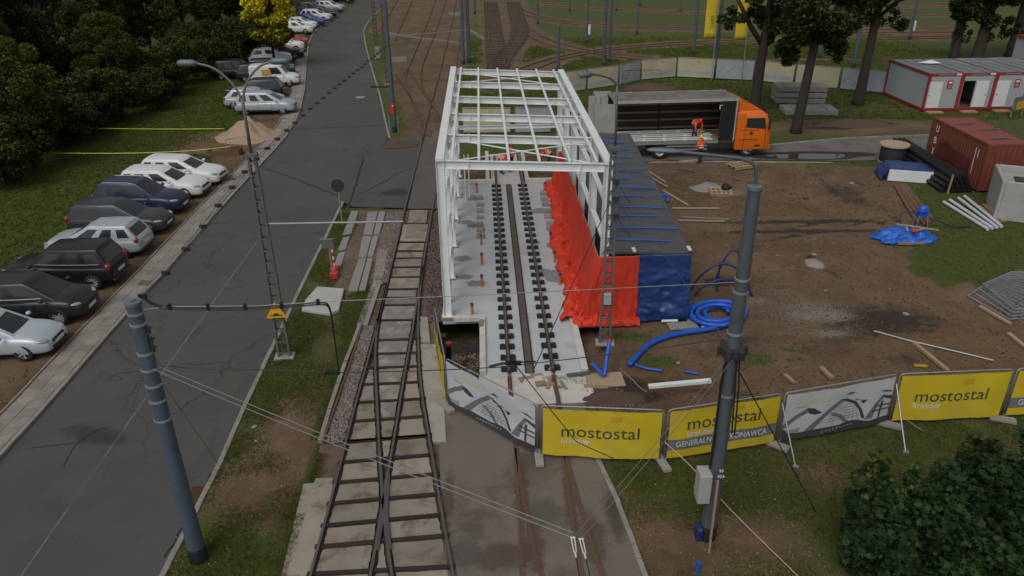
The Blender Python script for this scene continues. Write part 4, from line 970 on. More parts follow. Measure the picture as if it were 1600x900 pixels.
        if detail:
            p = MB(); ellipsoid(p, (h-.12, s*w*.62, .36), (.06,.10,.05)); p.build('fog_light', 'trim_black', t, smooth=True)
    p = MB(); p.box((h-.05, 0, hood-.36), (.10, W*.44, .11)); p.build('grille', 'trim_black', t, bevel=.02)
    p = MB(); p.box((h-.045, 0, .36), (.10, W*.56, .12)); p.build('air_intake', 'trim_black', t, bevel=.02)
    p = MB(); p.box((h+.012, 0, .47), (.02,.52,.11)); p.build('number_plate', 'plate', t)
    p = MB(); p.box((-h-.008, 0, .62), (.02,.52,.11)); p.build('number_plate', 'plate', t)
    p = MB(); p.box((-h+.02, 0, .37), (.12, W*.80, .12)); p.build('rear_bumper', 'trim_black', t, bevel=.03)
    ty, rw_, rm = WHEELS[spokes]
    for x in (xw_f, xw_r):
        for s in (-1, 1):
            wo = bpy.data.objects.new('wheel', rw_); col.objects.link(wo); wo.parent = t; wo.location = (x, s*(w-.125 if detail else w-.09), wr); wo.rotation_euler = (-s*PI/2, RND.uniform(0,2), 0)
            for me_, nm in ((ty,'tyre'), (rm,'rim')):
                c = bpy.data.objects.new(nm, me_); col.objects.link(c); c.parent = wo
    return t
def car_at(px, head, rev, L, W, wheel, **k):
    """px = where the near-side wheel touches the ground"""
    p = G(*px); lx = (L/2-.86) if wheel == 'f' else -(L/2-.80); ly = -(W/2-.12)
    a = math.radians(head)
    if rev: a += PI; ly = -ly
    q = Matrix.Rotation(a, 3, 'Z') @ Vector((lx, ly, 0))
    c = car(L=L, W=W, loc=(p.x-q.x*1.05, p.y-q.y*1.05, -.01), rz=a, **k); c.scale = (1.05,1.05,1.05); return c
car_at((42,563), 2, False, 4.0, 1.70, 'f', label='pale silver hatchback nearest the bottom left, its nose at the kerb', paint='paint_pale_silver', kind='hatch', H=1.44, hood=.90)
car_at((97,507), 1, False, 4.35, 1.80, 'f', label='purple-black tall car with chrome window line beside the pale silver hatchback', paint='paint_dark', kind='mpv', H=1.60, hood=1.02, chrome=True, spokes=10)
car_at((150,452), 0, True, 4.60, 1.86, 'r', label='glossy black off-roader parked tail to the kerb', paint='paint_black', kind='suv', H=1.66, hood=1.05, chrome=True, spokes=10)
car_at((195,404), -1, True, 4.35, 1.72, 'r', label='silver estate car parked tail to the kerb with red tail light showing', paint='paint_silver', kind='estate', H=1.47, hood=.95)
car_at((229,369), -2, False, 4.60, 1.80, 'f', label='dark grey estate car between the silver estate and the navy off-roader', paint='paint_grey', kind='estate', H=1.48, hood=.95)
car_at((256,338), -3, False, 4.40, 1.82, 'f', label='navy blue off-roader with silver roof rails', paint='paint_navy', kind='suv', H=1.64, hood=1.04, rails=True, spokes=10)
car_at((291,312), -4, False, 4.60, 1.80, 'f', label='white estate car next to the navy off-roader', paint='paint_white', kind='estate', H=1.50, hood=.96, spokes=10)
car_at((319,292), -5, False, 4.65, 1.79, 'f', label='white estate car at the far end of the near row, before the sand heap', paint='paint_white', kind='estate', H=1.48, hood=.96, spokes=10)
car_at((443,179), 3, False, 4.40, 1.72, 'f', label='silver people carrier just behind the sand heap', paint='paint_silver', kind='mpv', H=1.62, hood=1.0, group='cars parked farther up the street')
car_at((367,171), 6, False, 4.5, 1.78, 'r', label='silver saloon half hidden behind the silver people carrier', paint='paint_silver', kind='hatch', H=1.45, group='cars parked farther up the street')
FARC = [((428,153), 8, True, 4.6,1.8,'r','dark estate car with red tail light in front of the white van','paint_dark','estate'), ((398,123), 10, False, 4.5,1.8,'f','black car with red tail light at the rear of the white van','paint_black','suv'),
        ((447,118), 12, False, 4.4,1.78,'f','dark car under the yellow tree, next to the white van','paint_grey','estate'), ((443,99), 12, False, 4.2,1.75,'f','white hatchback under the yellow tree','paint_white','hatch'), ((462,92), 8, False, 4.4,1.78,'f','black car right of the yellow tree trunk','paint_black','estate'), ((463,80), 6, False, 4.3,1.75,'f','white car with bright bonnet right of the yellow tree','paint_white','hatch'), ((468,73), 4, False, 4.1,1.72,'f','small red car behind the white bonnet','paint_red','hatch'),
        ((478,53), 0, False, 4.3,1.75,'f','white car nearest of the far bend','paint_white','hatch'), ((484,46), -2, False, 4.3,1.75,'f','second white car at the far bend','paint_white','estate'), ((496,41), -8, False, 4.2,1.75,'f','bright blue hatchback at the far bend','paint_blue','hatch'), ((506,33), -10, False, 4.4,1.78,'f','white estate beyond the blue hatchback','paint_white','estate'), ((515,28), -12, False, 4.5,1.8,'f','black car between the white estate and the silver one at the bend','paint_black','estate'), ((497,22), -12, False, 4.5,1.8,'f','dark grey car half hidden at the far bend','paint_grey','suv'), ((526,18), -14, False, 4.7,1.82,'f','grey silver car farthest up but one','paint_silver','estate'), ((544,4), -14, False, 4.5,1.8,'f','dark car farthest up the street','paint_dark','estate'), ((384,128), 10, False, 4.4,1.76,'r','dark car at the edge of the wood behind the van','paint_dark','estate')]
for px, hd, rev, L, W, wh, lb_, pt, kd in FARC:
    car_at(px, hd, rev, L, W, wh, label=lb_, paint=pt, kind=kd, detail=False, group='cars parked farther up the street', H=1.66 if kd == 'suv' else 1.48, hood=.97)
v = car_at((453,135), 8, False, 4.25, 1.80, 'f', label='white panel van with an orange sign on its side', paint='paint_white', kind='van', H=1.82, hood=1.02, name='parked_van', cat='van', group='cars parked farther up the street')
m = MB(); m.box((-.55, -.865, 1.30), (.75,.03,.42)); m.build('side_sign', 'ink_gold', v)
m = MB(); m.box((-.75, -.905, .62), (2.6,.012,.03)); m.build('rub_strip', 'trim_black', v)

# ------------------------------------------------------------------ lorry with its side curtain drawn back
def roof_cloth():
    t = NT('roof_cloth'); c = t.mix(t.step(t.noise(1.2, 5, .6, t.n('TexCoord').outputs['Object']), .45, .7), (.33,.315,.29), (.23,.215,.195)); t.base(c, .75); tr = t.n('BsdfTranslucent'); t.l(c, tr.inputs['Color']); mx = t.n('MixShader'); mx.inputs[0].default_value = .5
    t.l(t.b.outputs[0], mx.inputs[1]); t.l(tr.outputs[0], mx.inputs[2]); t.l(mx.outputs[0], t.out.inputs[0]); return t.mat
tk_r = G(1030,249); tk_f = G(1166,245); th = math.atan2(tk_f.y-tk_r.y, tk_f.x-tk_r.x)
tk = thing('lorry', 'orange cab lorry with grey box body, near side curtain drawn open', 'lorry', (tk_r.x, tk_r.y, 0), th)
WB = (tk_f-tk_r).length                                  # local x forward from the rear near wheel, y inward (far side)
X0, X1 = -3.05, WB-1.05; WD = 2.5; ZF = 1.15; ZR = 3.72
m = MB(); m.box(((X0+X1)/2, WD/2-.1, .85), (X1-X0+.8,.9,.22)); m.build('chassis', 'dark_metal', tk)
m = MB(); m.box(((X0+X1)/2, WD/2-.15, ZF-.07), (X1-X0,WD,.14)); m.build('load_floor', 'trailer_slat', tk)
m = MB(); m.box(((X0+X1)/2, -.145-.02, ZF-.07), (X1-X0,.04,.16)); m.build('floor_edge', 'galv', tk)
m = MB(); xs_ = np.linspace(X0-.04, X1+.04, 9)
for x0_, x1_ in zip(xs_, xs_[1:]): m.add([(x0_,-.16,ZR),(x1_,-.16,ZR),(x1_,WD-.14,ZR+.03),(x0_,WD-.14,ZR+.03),((x0_+x1_)/2,-.16,ZR-.03),((x0_+x1_)/2,WD-.14,ZR)], [(0,4,5,3),(4,1,2,5)])
m.build('roof', roof_cloth(), tk)
for y in (-.15, WD-.15):
    m = MB(); m.box(((X0+X1)/2, y, ZR-.05), (X1-X0+.12,.07,.16)); m.build('roof_rail', 'trailer_grey', tk)
for x in (X0, X1):
    for y in (-.13, WD-.17):
        m = MB(); m.box((x, y, (ZF+ZR)/2-.05), (.12,.08,ZR-ZF-.1)); m.build('corner_post', 'trailer_grey', tk)
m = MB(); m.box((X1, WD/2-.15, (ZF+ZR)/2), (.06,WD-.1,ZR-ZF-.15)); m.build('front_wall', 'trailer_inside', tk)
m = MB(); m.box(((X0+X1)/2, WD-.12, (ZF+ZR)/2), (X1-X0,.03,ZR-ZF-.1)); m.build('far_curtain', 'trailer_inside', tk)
for z in (1.45, 1.95, 2.45, 2.95):
    for x0_, x1_ in ((X0+.1, lerp(X0,X1,.44)), (lerp(X0,X1,.46), X1-.1)):
        m = MB(); m.box(((x0_+x1_)/2, WD-.20, z), (x1_-x0_,.03,.11)); m.build('side_slat', 'trailer_slat', tk)
m = MB(); m.box((lerp(X0,X1,.45), WD-.18, (ZF+ZR)/2), (.1,.06,ZR-ZF-.12)); m.build('far_stanchion', 'trailer_inside', tk)
cv = []
for i in range(15):
    x = X1-.05-.065*i; cv.append((x, -.15-.09*(i % 2)))
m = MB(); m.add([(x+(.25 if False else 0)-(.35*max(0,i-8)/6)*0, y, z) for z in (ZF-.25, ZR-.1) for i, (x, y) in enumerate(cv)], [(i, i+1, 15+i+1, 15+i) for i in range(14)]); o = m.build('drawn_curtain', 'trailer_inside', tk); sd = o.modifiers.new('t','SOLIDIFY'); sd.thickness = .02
m = MB(); m.box((X1-.98,-.2,ZR-.35),(.22,.012,.05)); m.box((X1-1.07,-.2,ZR-.47),(.05,.012,.24)); m.build('curtain_mark', 'white_paint', tk)
for y, s in ((-.13, -1), (WD-.17, 1)):
    m = MB(); m.box((X0-.62, y-.02*s, (ZF+ZR)/2-.06), (1.15,.05,ZR-ZF-.16)); d = m.build('rear_door', 'trailer_grey', tk)
    for k in (.3, .7):
        m = MB(); m.cyl((X0-.62+(k-.5)*.9, y-.06*s-.02, ZF), (X0-.62+(k-.5)*.9, y-.06*s-.02, ZR-.2), .02, None, 6); m.build('lock_rod', 'galv', d)
m = MB(); m.box((lerp(X0,X1,.62), -.12, .62), (2.6,.04,.10)); m.box((lerp(X0,X1,.62), -.12, .85), (2.6,.04,.08)); m.build('side_guard', 'galv', tk)
# cab
cx0, cx1 = WB-.90, WB+1.38
def cabsec(x, yk, z0, z1): return [(x, WD/2-.15-yk*1.22, z0),(x, WD/2-.15+yk*1.22, z0),(x, WD/2-.15+yk*1.20, lerp(z0,z1,.8)),(x, WD/2-.15+yk*1.05, z1),(x, WD/2-.15-yk*1.05, z1),(x, WD/2-.15-yk*1.20, lerp(z0,z1,.8))]
secs = [cabsec(cx0,.98,.55,2.78), cabsec(cx0+.1,1,.5,2.92), cabsec(cx0+1.55,1,.5,2.92), cabsec(cx1-.35,.99,.5,2.70), cabsec(cx1-.06,.95,.42,2.0), cabsec(cx1,.92,.45,1.3)]
m = MB(); n = 6; m.add([p for s in secs for p in s], [(i*n+j, (i+1)*n+j, (i+1)*n+(j+1)%n, i*n+(j+1)%n) for i in range(len(secs)-1) for j in range(n)]+[tuple(range(n)), tuple(range((len(secs)-1)*n, len(secs)*n))[::-1]])
cabo = m.build('cab', 'truck_orange', tk); c = MB(); c.cyl((WB,-1,.52),(WB,WD+1,.52),.62,None,24); cu = c.build('cut','black'); bo = cabo.modifiers.new('b','BOOLEAN'); bo.operation='DIFFERENCE'; bo.object = cu
bv = cabo.modifiers.new('v','BEVEL'); bv.width=.05; bv.segments=2
me = evaluated(cabo); cabo.modifiers.clear(); cabo.data = me; bpy.data.objects.remove(cu); me.polygons.foreach_set('use_smooth',[True]*len(me.polygons)); me.set_sharp_from_angle(angle=math.radians(35))
m = MB(); yc = WD/2-.15
m.add([(cx0+.0,yc-1.12,2.86),(cx0+1.55,yc-.75,2.93),(cx0+1.55,yc+.75,2.93),(cx0,yc+1.12,2.86),(cx0-.05,yc-1.15,3.68),(cx0+.35,yc-.95,3.55),(cx0+.35,yc+.95,3.55),(cx0-.05,yc+1.15,3.68)], [(0,1,5,4),(1,2,6,5),(2,3,7,6),(4,5,6,7),(0,4,7,3),(3,2,1,0)]); m.build('roof_fairing', 'truck_orange', cabo, bevel=.05)
ynear = yc-1.22
m = MB(); m.add([(cx0+.62,ynear-.004,1.92),(cx1-.42,ynear-.0,1.80),(cx1-.50,ynear+.02,2.48),(cx0+.62,ynear+.004,2.5),(cx0+.62,ynear+.05,1.92),(cx1-.42,ynear+.05,1.80),(cx1-.5,ynear+.06,2.48),(cx0+.62,ynear+.05,2.5)], [(0,1,2,3),(7,6,5,4),(0,4,5,1),(2,6,7,3),(1,5,6,2),(3,7,4,0)]); m.build('side_window', 'glass', cabo)
m = MB(); m.add([(cx1-.04,yc-1.02,1.95),(cx1-.04,yc+1.02,1.95),(cx1-.34,yc+.98,2.68),(cx1-.34,yc-.98,2.68),(cx1-.09,yc-1.02,1.93),(cx1-.09,yc+1.02,1.93),(cx1-.40,yc+.98,2.68),(cx1-.40,yc-.98,2.68)], [(0,1,2,3),(7,6,5,4),(0,4,5,1),(2,6,7,3),(1,5,6,2),(3,7,4,0)]); m.build('windscreen', 'glass', cabo)
for y in (yc-1.36, yc+1.36):
    m = MB(); m.box((cx1-.25, y, 2.1), (.10,.16,.62)); m.build('mirror', 'trim_black', cabo, bevel=.03)
m = MB(); m.box((cx1-.02, yc, .60), (.12,2.3,.34)); m.build('bumper', 'truck_orange', cabo, bevel=.04)
m = MB(); m.box((cx1+.015, yc, 1.15), (.06,1.5,.5)); m.build('grille', 'trim_black', cabo, bevel=.02)
for y in (yc-.95, yc+.95): m = MB(); m.box((cx1+.03, y, .66), (.06,.42,.16)); m.build('headlight', 'car_light', cabo, bevel=.02)
m = MB(); m.box((cx1-.30, yc, 2.74), (.42,2.1,.05)); m.build('sun_visor', 'trim_black', cabo, bevel=.02)
m = MB(); m.box((cx0+.3, ynear-.004, 2.0), (.5,.015,1.6)); m.build('rear_side_panel', 'truck_orange', cabo)
for z in (1.15, 1.75): m = MB(); m.box((cx0+.9, ynear-.006, z), (1.2,.012,.02)); m.build('panel_crease', 'trim_black', cabo)
m = MB(); m.box((cx0+.98, ynear-.008, 1.55), (.16,.03,.16)); m.build('door_handle', 'trim_black', cabo)
for x in (cx0+.55, cx1-.40):
    m = MB(); m.box((x, ynear-.002, 1.35), (.018,.02,1.5)); m.build('door_gap', 'trim_black', cabo)
m = MB(); m.box((cx0+1.15, ynear+.01, .38), (.5,.1,.06)); m.box((cx0+1.45, ynear+.01, .75),(.35,.06,.10)); m.build('step', 'trim_black', cabo)
def truck_wheel(x, y, s):
    wo = MB(); wo.lathe([(.30,-.10),(.30,.12),(.24,.13),(.22,.06),(.08,.07),(.07,.12),(.01,.12)], (0,0,0), 18); w_ = wo.build('wheel', 'rim', tk, smooth=True); w_.location = (x, y, .50); w_.rotation_euler = (s*PI/2, 0, 0)
    ty_ = MB(); ty_.lathe([(.31,-.14),(.47,-.14),(.5,-.09),(.5,.09),(.47,.14),(.31,.14)], (0,0,0), 24, None, False); ty_.build('tyre', 'rubber', w_, smooth=True)
for x in (0, WB): truck_wheel(x, .05, 1); truck_wheel(x, 2.15, -1)
m = MB(); m.box((0, .05, 1.03), (1.2,.4,.02)); m.build('mudguard', 'trim_black', tk)
# white steelwork on the load floor
def tkp(x, y, z): return Matrix.Translation((tk_r.x, tk_r.y, 0)) @ Matrix.Rotation(th, 4, 'Z') @ Vector((x, y, z))
LL = ['nearest white steel ladder frame of the load, at the open side','white steel ladder frame second from the open side of the lorry','white steel ladder frame in the middle of the lorry floor','farthest white steel ladder frame, against the lorry slats']
for k in range(3):
    lf = thing('steel_truss', LL[k], 'steel frame', tkp(X0+.4+.25*(k%2), .06+.80*k, ZF+.01+.02*k), th+.01*k, 'white steelwork loaded on the lorry')
    for y in (0, .38):
        m = MB(); m.box((3.0, y*1.1, .06), (5.9,.05,.065)); m.build('rail', 'white_steel', lf)
    for j in range(5):
        m = MB(); m.box((.3+j*1.3, .20, .05), (.09,.56,.06)); m.box((.3+j*1.3,-.03,.09),(.16,.05,.13)); m.build('rung', 'white_steel', lf)

# ------------------------------------------------------------------ people
def skin_body(joints, edges):
    me = bpy.data.meshes.new('body'); me.from_pydata([j[0] for j in joints], edges, []); o = bpy.data.objects.new('tmp_body', me); col.objects.link(o)
    sk = o.modifiers.new('skin', 'SKIN'); sk.use_smooth_shade = True
    for i, j in enumerate(joints): me.skin_vertices[0].data[i].radius = (j[1], j[2] if len(j) > 2 else j[1]); me.skin_vertices[0].data[i].use_root = (i == 0)
    s = o.modifiers.new('sub', 'SUBSURF'); s.levels = 2
    r = evaluated(o); bpy.data.objects.remove(o); r.materials.clear(); return r
def person(label, loc, rz, pose='stand', helmet='helmet_yellow', trousers='navy_cloth', group='site workers'):
    """one skinned body; local x = facing direction, y = left"""
    if pose == 'stand': hip, ch, nk, hd = (0,0,.93), (.02,0,1.30), (.03,0,1.47), (.06,0,1.62); hands = [(.30,.22,1.02),(.28,-.25,1.08)]; elb = [(.06,.30,1.12),(.05,-.30,1.12)]; kn = [(.04,.10,.50),(.03,-.10,.50)]; ft = [(.0,.11,.07),(-.02,-.11,.07)]
    else: hip, ch, nk, hd = (-.15,0,.88), (.18,0,1.10), (.32,0,1.14), (.45,0,1.12); hands = [(.46,.16,.50),(.48,-.18,.52)]; elb = [(.36,.26,.80),(.36,-.26,.80)]; kn = [(.02,.12,.48),(.06,-.12,.48)]; ft = [(-.08,.14,.07),(-.05,-.14,.07)]
    V = Vector; hip, ch, nk, hd = V(hip), V(ch), V(nk), V(hd); up = (nk-hip).normalized()
    J = [(hip,.15,.12),(hip.lerp(ch,.5),.15,.115),(ch,.175,.12),(nk,.062),(hd-up*.03,.075),(hd,.095,.105),(hd+V((.0,0,.08)) if pose=='stand' else hd+up*.08,.08)]
    E = [(0,1),(1,2),(2,3),(3,4),(4,5),(5,6)]
    for s, i in ((1,0),(-1,1)):
        b = len(J); sh_ = nk+V((0,s*.19,-.04)); J += [(sh_,.07),(V(elb[i]),.05),(V(hands[i]),.036)]; E += [(2,b),(b,b+1),(b+1,b+2)]
        hv = (V(hands[i])-V(elb[i])).normalized(); hb = b+2; c = len(J); J += [(V(hands[i])+hv*.07,.034,.02)]; E += [(hb,c)]
        for f in range(4): d = len(J); J += [(V(hands[i])+hv*.11+V((0,(f-1.5)*.018,0)),.011),(V(hands[i])+hv*(.155+.01*(f in (1,2)))+V((0,(f-1.5)*.02,-.015)),.009)]; E += [(c,d),(d,d+1)]
        d = len(J); J += [(V(hands[i])+hv*.05+V((0,-s*.045,0)),.013),(V(hands[i])+hv*.09+V((0,-s*.06,0)),.010)]; E += [(hb,d),(d,d+1)]
        b = len(J); hj = hip+V((0,s*.09,-.05)); J += [(hj,.095),(V(kn[i]),.065),(V(ft[i])+V((0,0,.05)),.05),(V(ft[i])+V((.17,0,-.02)),.042)]; E += [(0,b),(b,b+1),(b+1,b+2),(b+2,b+3)]
    me = skin_body([(tuple(j[0]),)+tuple(j[1:]) for j in J], E)
    for mt in (trousers, 'navy_cloth', 'skin'): me.materials.append(M_(mt))
    for p in me.polygons:
        c = p.center; near_head = (c-hd).length < .19 and (c-nk).length > .06; hand = min((c-V(h)).length for h in hands) < .2 and min((c-V(e)).length for e in elb) > .18 and min((c-V(h)).dot((V(h)-V(e)).normalized()) for h, e in zip(hands, elb) if (c-V(h)).length < .2) > .0
        p.material_index = 2 if near_head or hand else (1 if (c-hip).dot(up) > .0 else 0)
    t = thing('person', label, 'person', loc, rz, group)
    b = obj('body', me, t)
    # vest: shell round the torso, helmet, face
    vb = MB(); A = hip+up*.02; B_ = nk-up*.03; X = V((0,1,0)); Y = up.cross(X); k = 9; rows = []
    for j in range(k):
        q = A.lerp(B_, j/(k-1)); w = .205 if j < 6 else lerp(.225,.12,(j-6)/2); dp = .155 if j < 7 else .12
        rows.append([q+X*w*math.cos(2*PI*i/16)+Y*dp*math.sin(2*PI*i/16) for i in range(16)])
    vb.add([p for r in rows for p in r], [(j*16+i, j*16+(i+1)%16, (j+1)*16+(i+1)%16, (j+1)*16+i) for j in range(k-1) for i in range(16)])
    vo = vb.build('vest', 'vest', t, smooth=True); s = vo.modifiers.new('t','SOLIDIFY'); s.thickness = .012; s.offset = 1
    for f in (.22, .5):
        q = A.lerp(B_, f); sb = MB(); sb.add([q+up*dz+X*.213*math.cos(2*PI*i/16)+Y*.163*math.sin(2*PI*i/16) for dz in (-.025,.025) for i in range(16)], [(i, (i+1)%16, 16+(i+1)%16, 16+i) for i in range(16)]); so = sb.build('reflective_band', 'white_paint', vo); s = so.modifiers.new('t','SOLIDIFY'); s.thickness = .012; s.offset = 1
    for sgn, i in ((1,0),(-1,1)):
        sb = MB(); s0 = nk+V((0,sgn*.17,-.04)); sb.tube([s0, V(elb[i]), V(elb[i]).lerp(V(hands[i]),.75)], [.088,.066,.052], 10); sb.build('sleeve', 'vest' if sgn == 1 else 'vest', t, smooth=True)
    hu = V((0,0,1)) if pose == 'stand' else (up+V((0,0,.6))).normalized(); q = hu.to_track_quat('Z','Y').to_matrix()
    hb_ = MB(); hc = hd+hu*.05; pr = [(.15,0),(.135,.012),(.128,.05),(.105,.11),(.055,.148),(.005,.155)]
    hb_.add([hc+q @ V((r*1.1*math.cos(2*PI*i/14), r*math.sin(2*PI*i/14), z)) for r, z in pr for i in range(14)], [(j*14+i, j*14+(i+1)%14, (j+1)*14+(i+1)%14, (j+1)*14+i) for j in range(5) for i in range(14)]); hb_.build('helmet', helmet, t, smooth=True)
    fb_ = MB(); fw_ = V((1,0,0)) if pose == 'stand' else V((.5,0,-.85)); ellipsoid(fb_, hd+fw_*.105-hu*.0, (.018,.014,.026)); fb_.build('nose', 'skin', b, smooth=True)
    for sy in (-1, 1):
        e = MB(); ellipsoid(e, hd+fw_*.093+V((0,sy*.034,0))+hu*.02, (.008,.011,.007)); e.build('eye', 'trim_black', b); e = MB(); ellipsoid(e, hd+V((0,sy*.10,0)), (.03,.012,.035)); e.build('ear', 'skin', b, smooth=True)
    e = MB(); ellipsoid(e, hd+fw_*.095-hu*.045, (.008,.028,.006)); e.build('mouth', 'red_paint', b)
    return t
p = G(1093,255); person('worker in orange vest and yellow helmet standing beside the lorry', (p.x,p.y,-.02), 2.3, 'stand', 'helmet_yellow')
q = tkp(2.35, .75, ZF); person('worker in orange vest bending over the load inside the lorry', (q.x,q.y,ZF), -1.2, 'bend', 'helmet_red')
for lab, (x, y), zz, rz, po, hm in [('worker in orange vest bending over the left rail behind the slab', (784,272), -.05, .3, 'bend', 'helmet_red'), ('worker with red helmet standing in the middle behind the slab', (800,268), -.05, 2.8, 'stand', 'helmet_red'), ('worker standing by the pit at the rear end of the red tarpaulin', (857,262), -.35, 2.9, 'bend', 'helmet_red')]:
    p = G(x, y, zz); person(lab, (p.x, p.y, zz), rz, po, hm, 'navy_cloth', 'site workers')
# ------------------------------------------------------------------ lettering
_fonts = {}
def text_mesh(s, w, h, mat_, name='lettering', depth=.003, bold=0.0):
    """letters in the xz plane facing -y, lower left corner of the word at the origin, w wide, h high"""
    cu = bpy.data.curves.new(name, 'FONT'); cu.body = s; cu.extrude = depth; cu.offset = bold; cu.resolution_u = 3
    o = bpy.data.objects.new('tmp_text', cu); col.objects.link(o); me = evaluated(o); bpy.data.objects.remove(o)
    co = np.empty(len(me.vertices)*3); me.vertices.foreach_get('co', co); co = co.reshape(-1, 3); lo, hi = co.min(0), co.max(0)
    sx = w/(hi[0]-lo[0]); sz = h/(hi[1]-lo[1]) if h else sx
    out = np.stack([(co[:,0]-lo[0])*sx, -co[:,2], (co[:,1]-lo[1])*sz], -1); me.vertices.foreach_set('co', out.ravel()); me.materials.clear(); me.materials.append(M_(mat_)); me.update()
    return me
# ------------------------------------------------------------------ site fence with printed banners
FOOT = None
BRIDGE = [('ink_mid', [(.20,.14),(.30,.36),(.40,.56),(.50,.73),(.545,.70),(.505,.62),(.45,.53),(.36,.34),(.28,.14)]),
          ('ink_dark', [(.50,.73),(.56,.71),(.66,.60),(.72,.42),(.765,.20),(.735,.20),(.69,.42),(.63,.57),(.545,.66)]),
          ('ink_mid', [(.0,.34),(.09,.50),(.20,.645),(.25,.62),(.20,.53),(.12,.44),(.0,.22)]), ('ink_dark', [(.20,.645),(.26,.62),(.34,.50),(.28,.47),(.22,.52)]),
          ('ink_mid', [(.76,.16),(.82,.40),(.90,.655),(.935,.62),(.885,.50),(.84,.16)]), ('ink_dark', [(.90,.655),(1.0,.60),(1.0,.52),(.93,.58)]),
          ('ink_dark', [(.0,.0),(1.0,.0),(1.0,.15),(.80,.12),(.70,.19),(.60,.20),(.52,.15),(.30,.15),(.12,.12),(.0,.24)]), ('ink_dark', [(.53,.80),(.58,.85),(.64,.795),(.60,.80)]), ('ink_dark', [(.69,.62),(.76,.61),(.725,.53)]), ('ink_dark', [(.86,.76),(.97,.70),(1.0,.70),(.92,.765)]),
          ('ink_mid', [(.42,.42),(.50,.34),(.56,.20),(.60,.20),(.545,.36),(.45,.46)]), ('ink_dark', [(.90,.52),(.925,.52),(.915,.15),(.895,.15)]), ('ink_dark', [(.84,.44),(1.0,.43),(1.0,.40),(.84,.41)]), ('ink_dark', [(.83,.34),(1.0,.33),(1.0,.305),(.83,.31)]),
          ('ink_dark', [(.64,.66),(.70,.64),(.64,.63)]), ('ink_pale', [(.03,.20),(.16,.24),(.15,.14),(.05,.13)])]
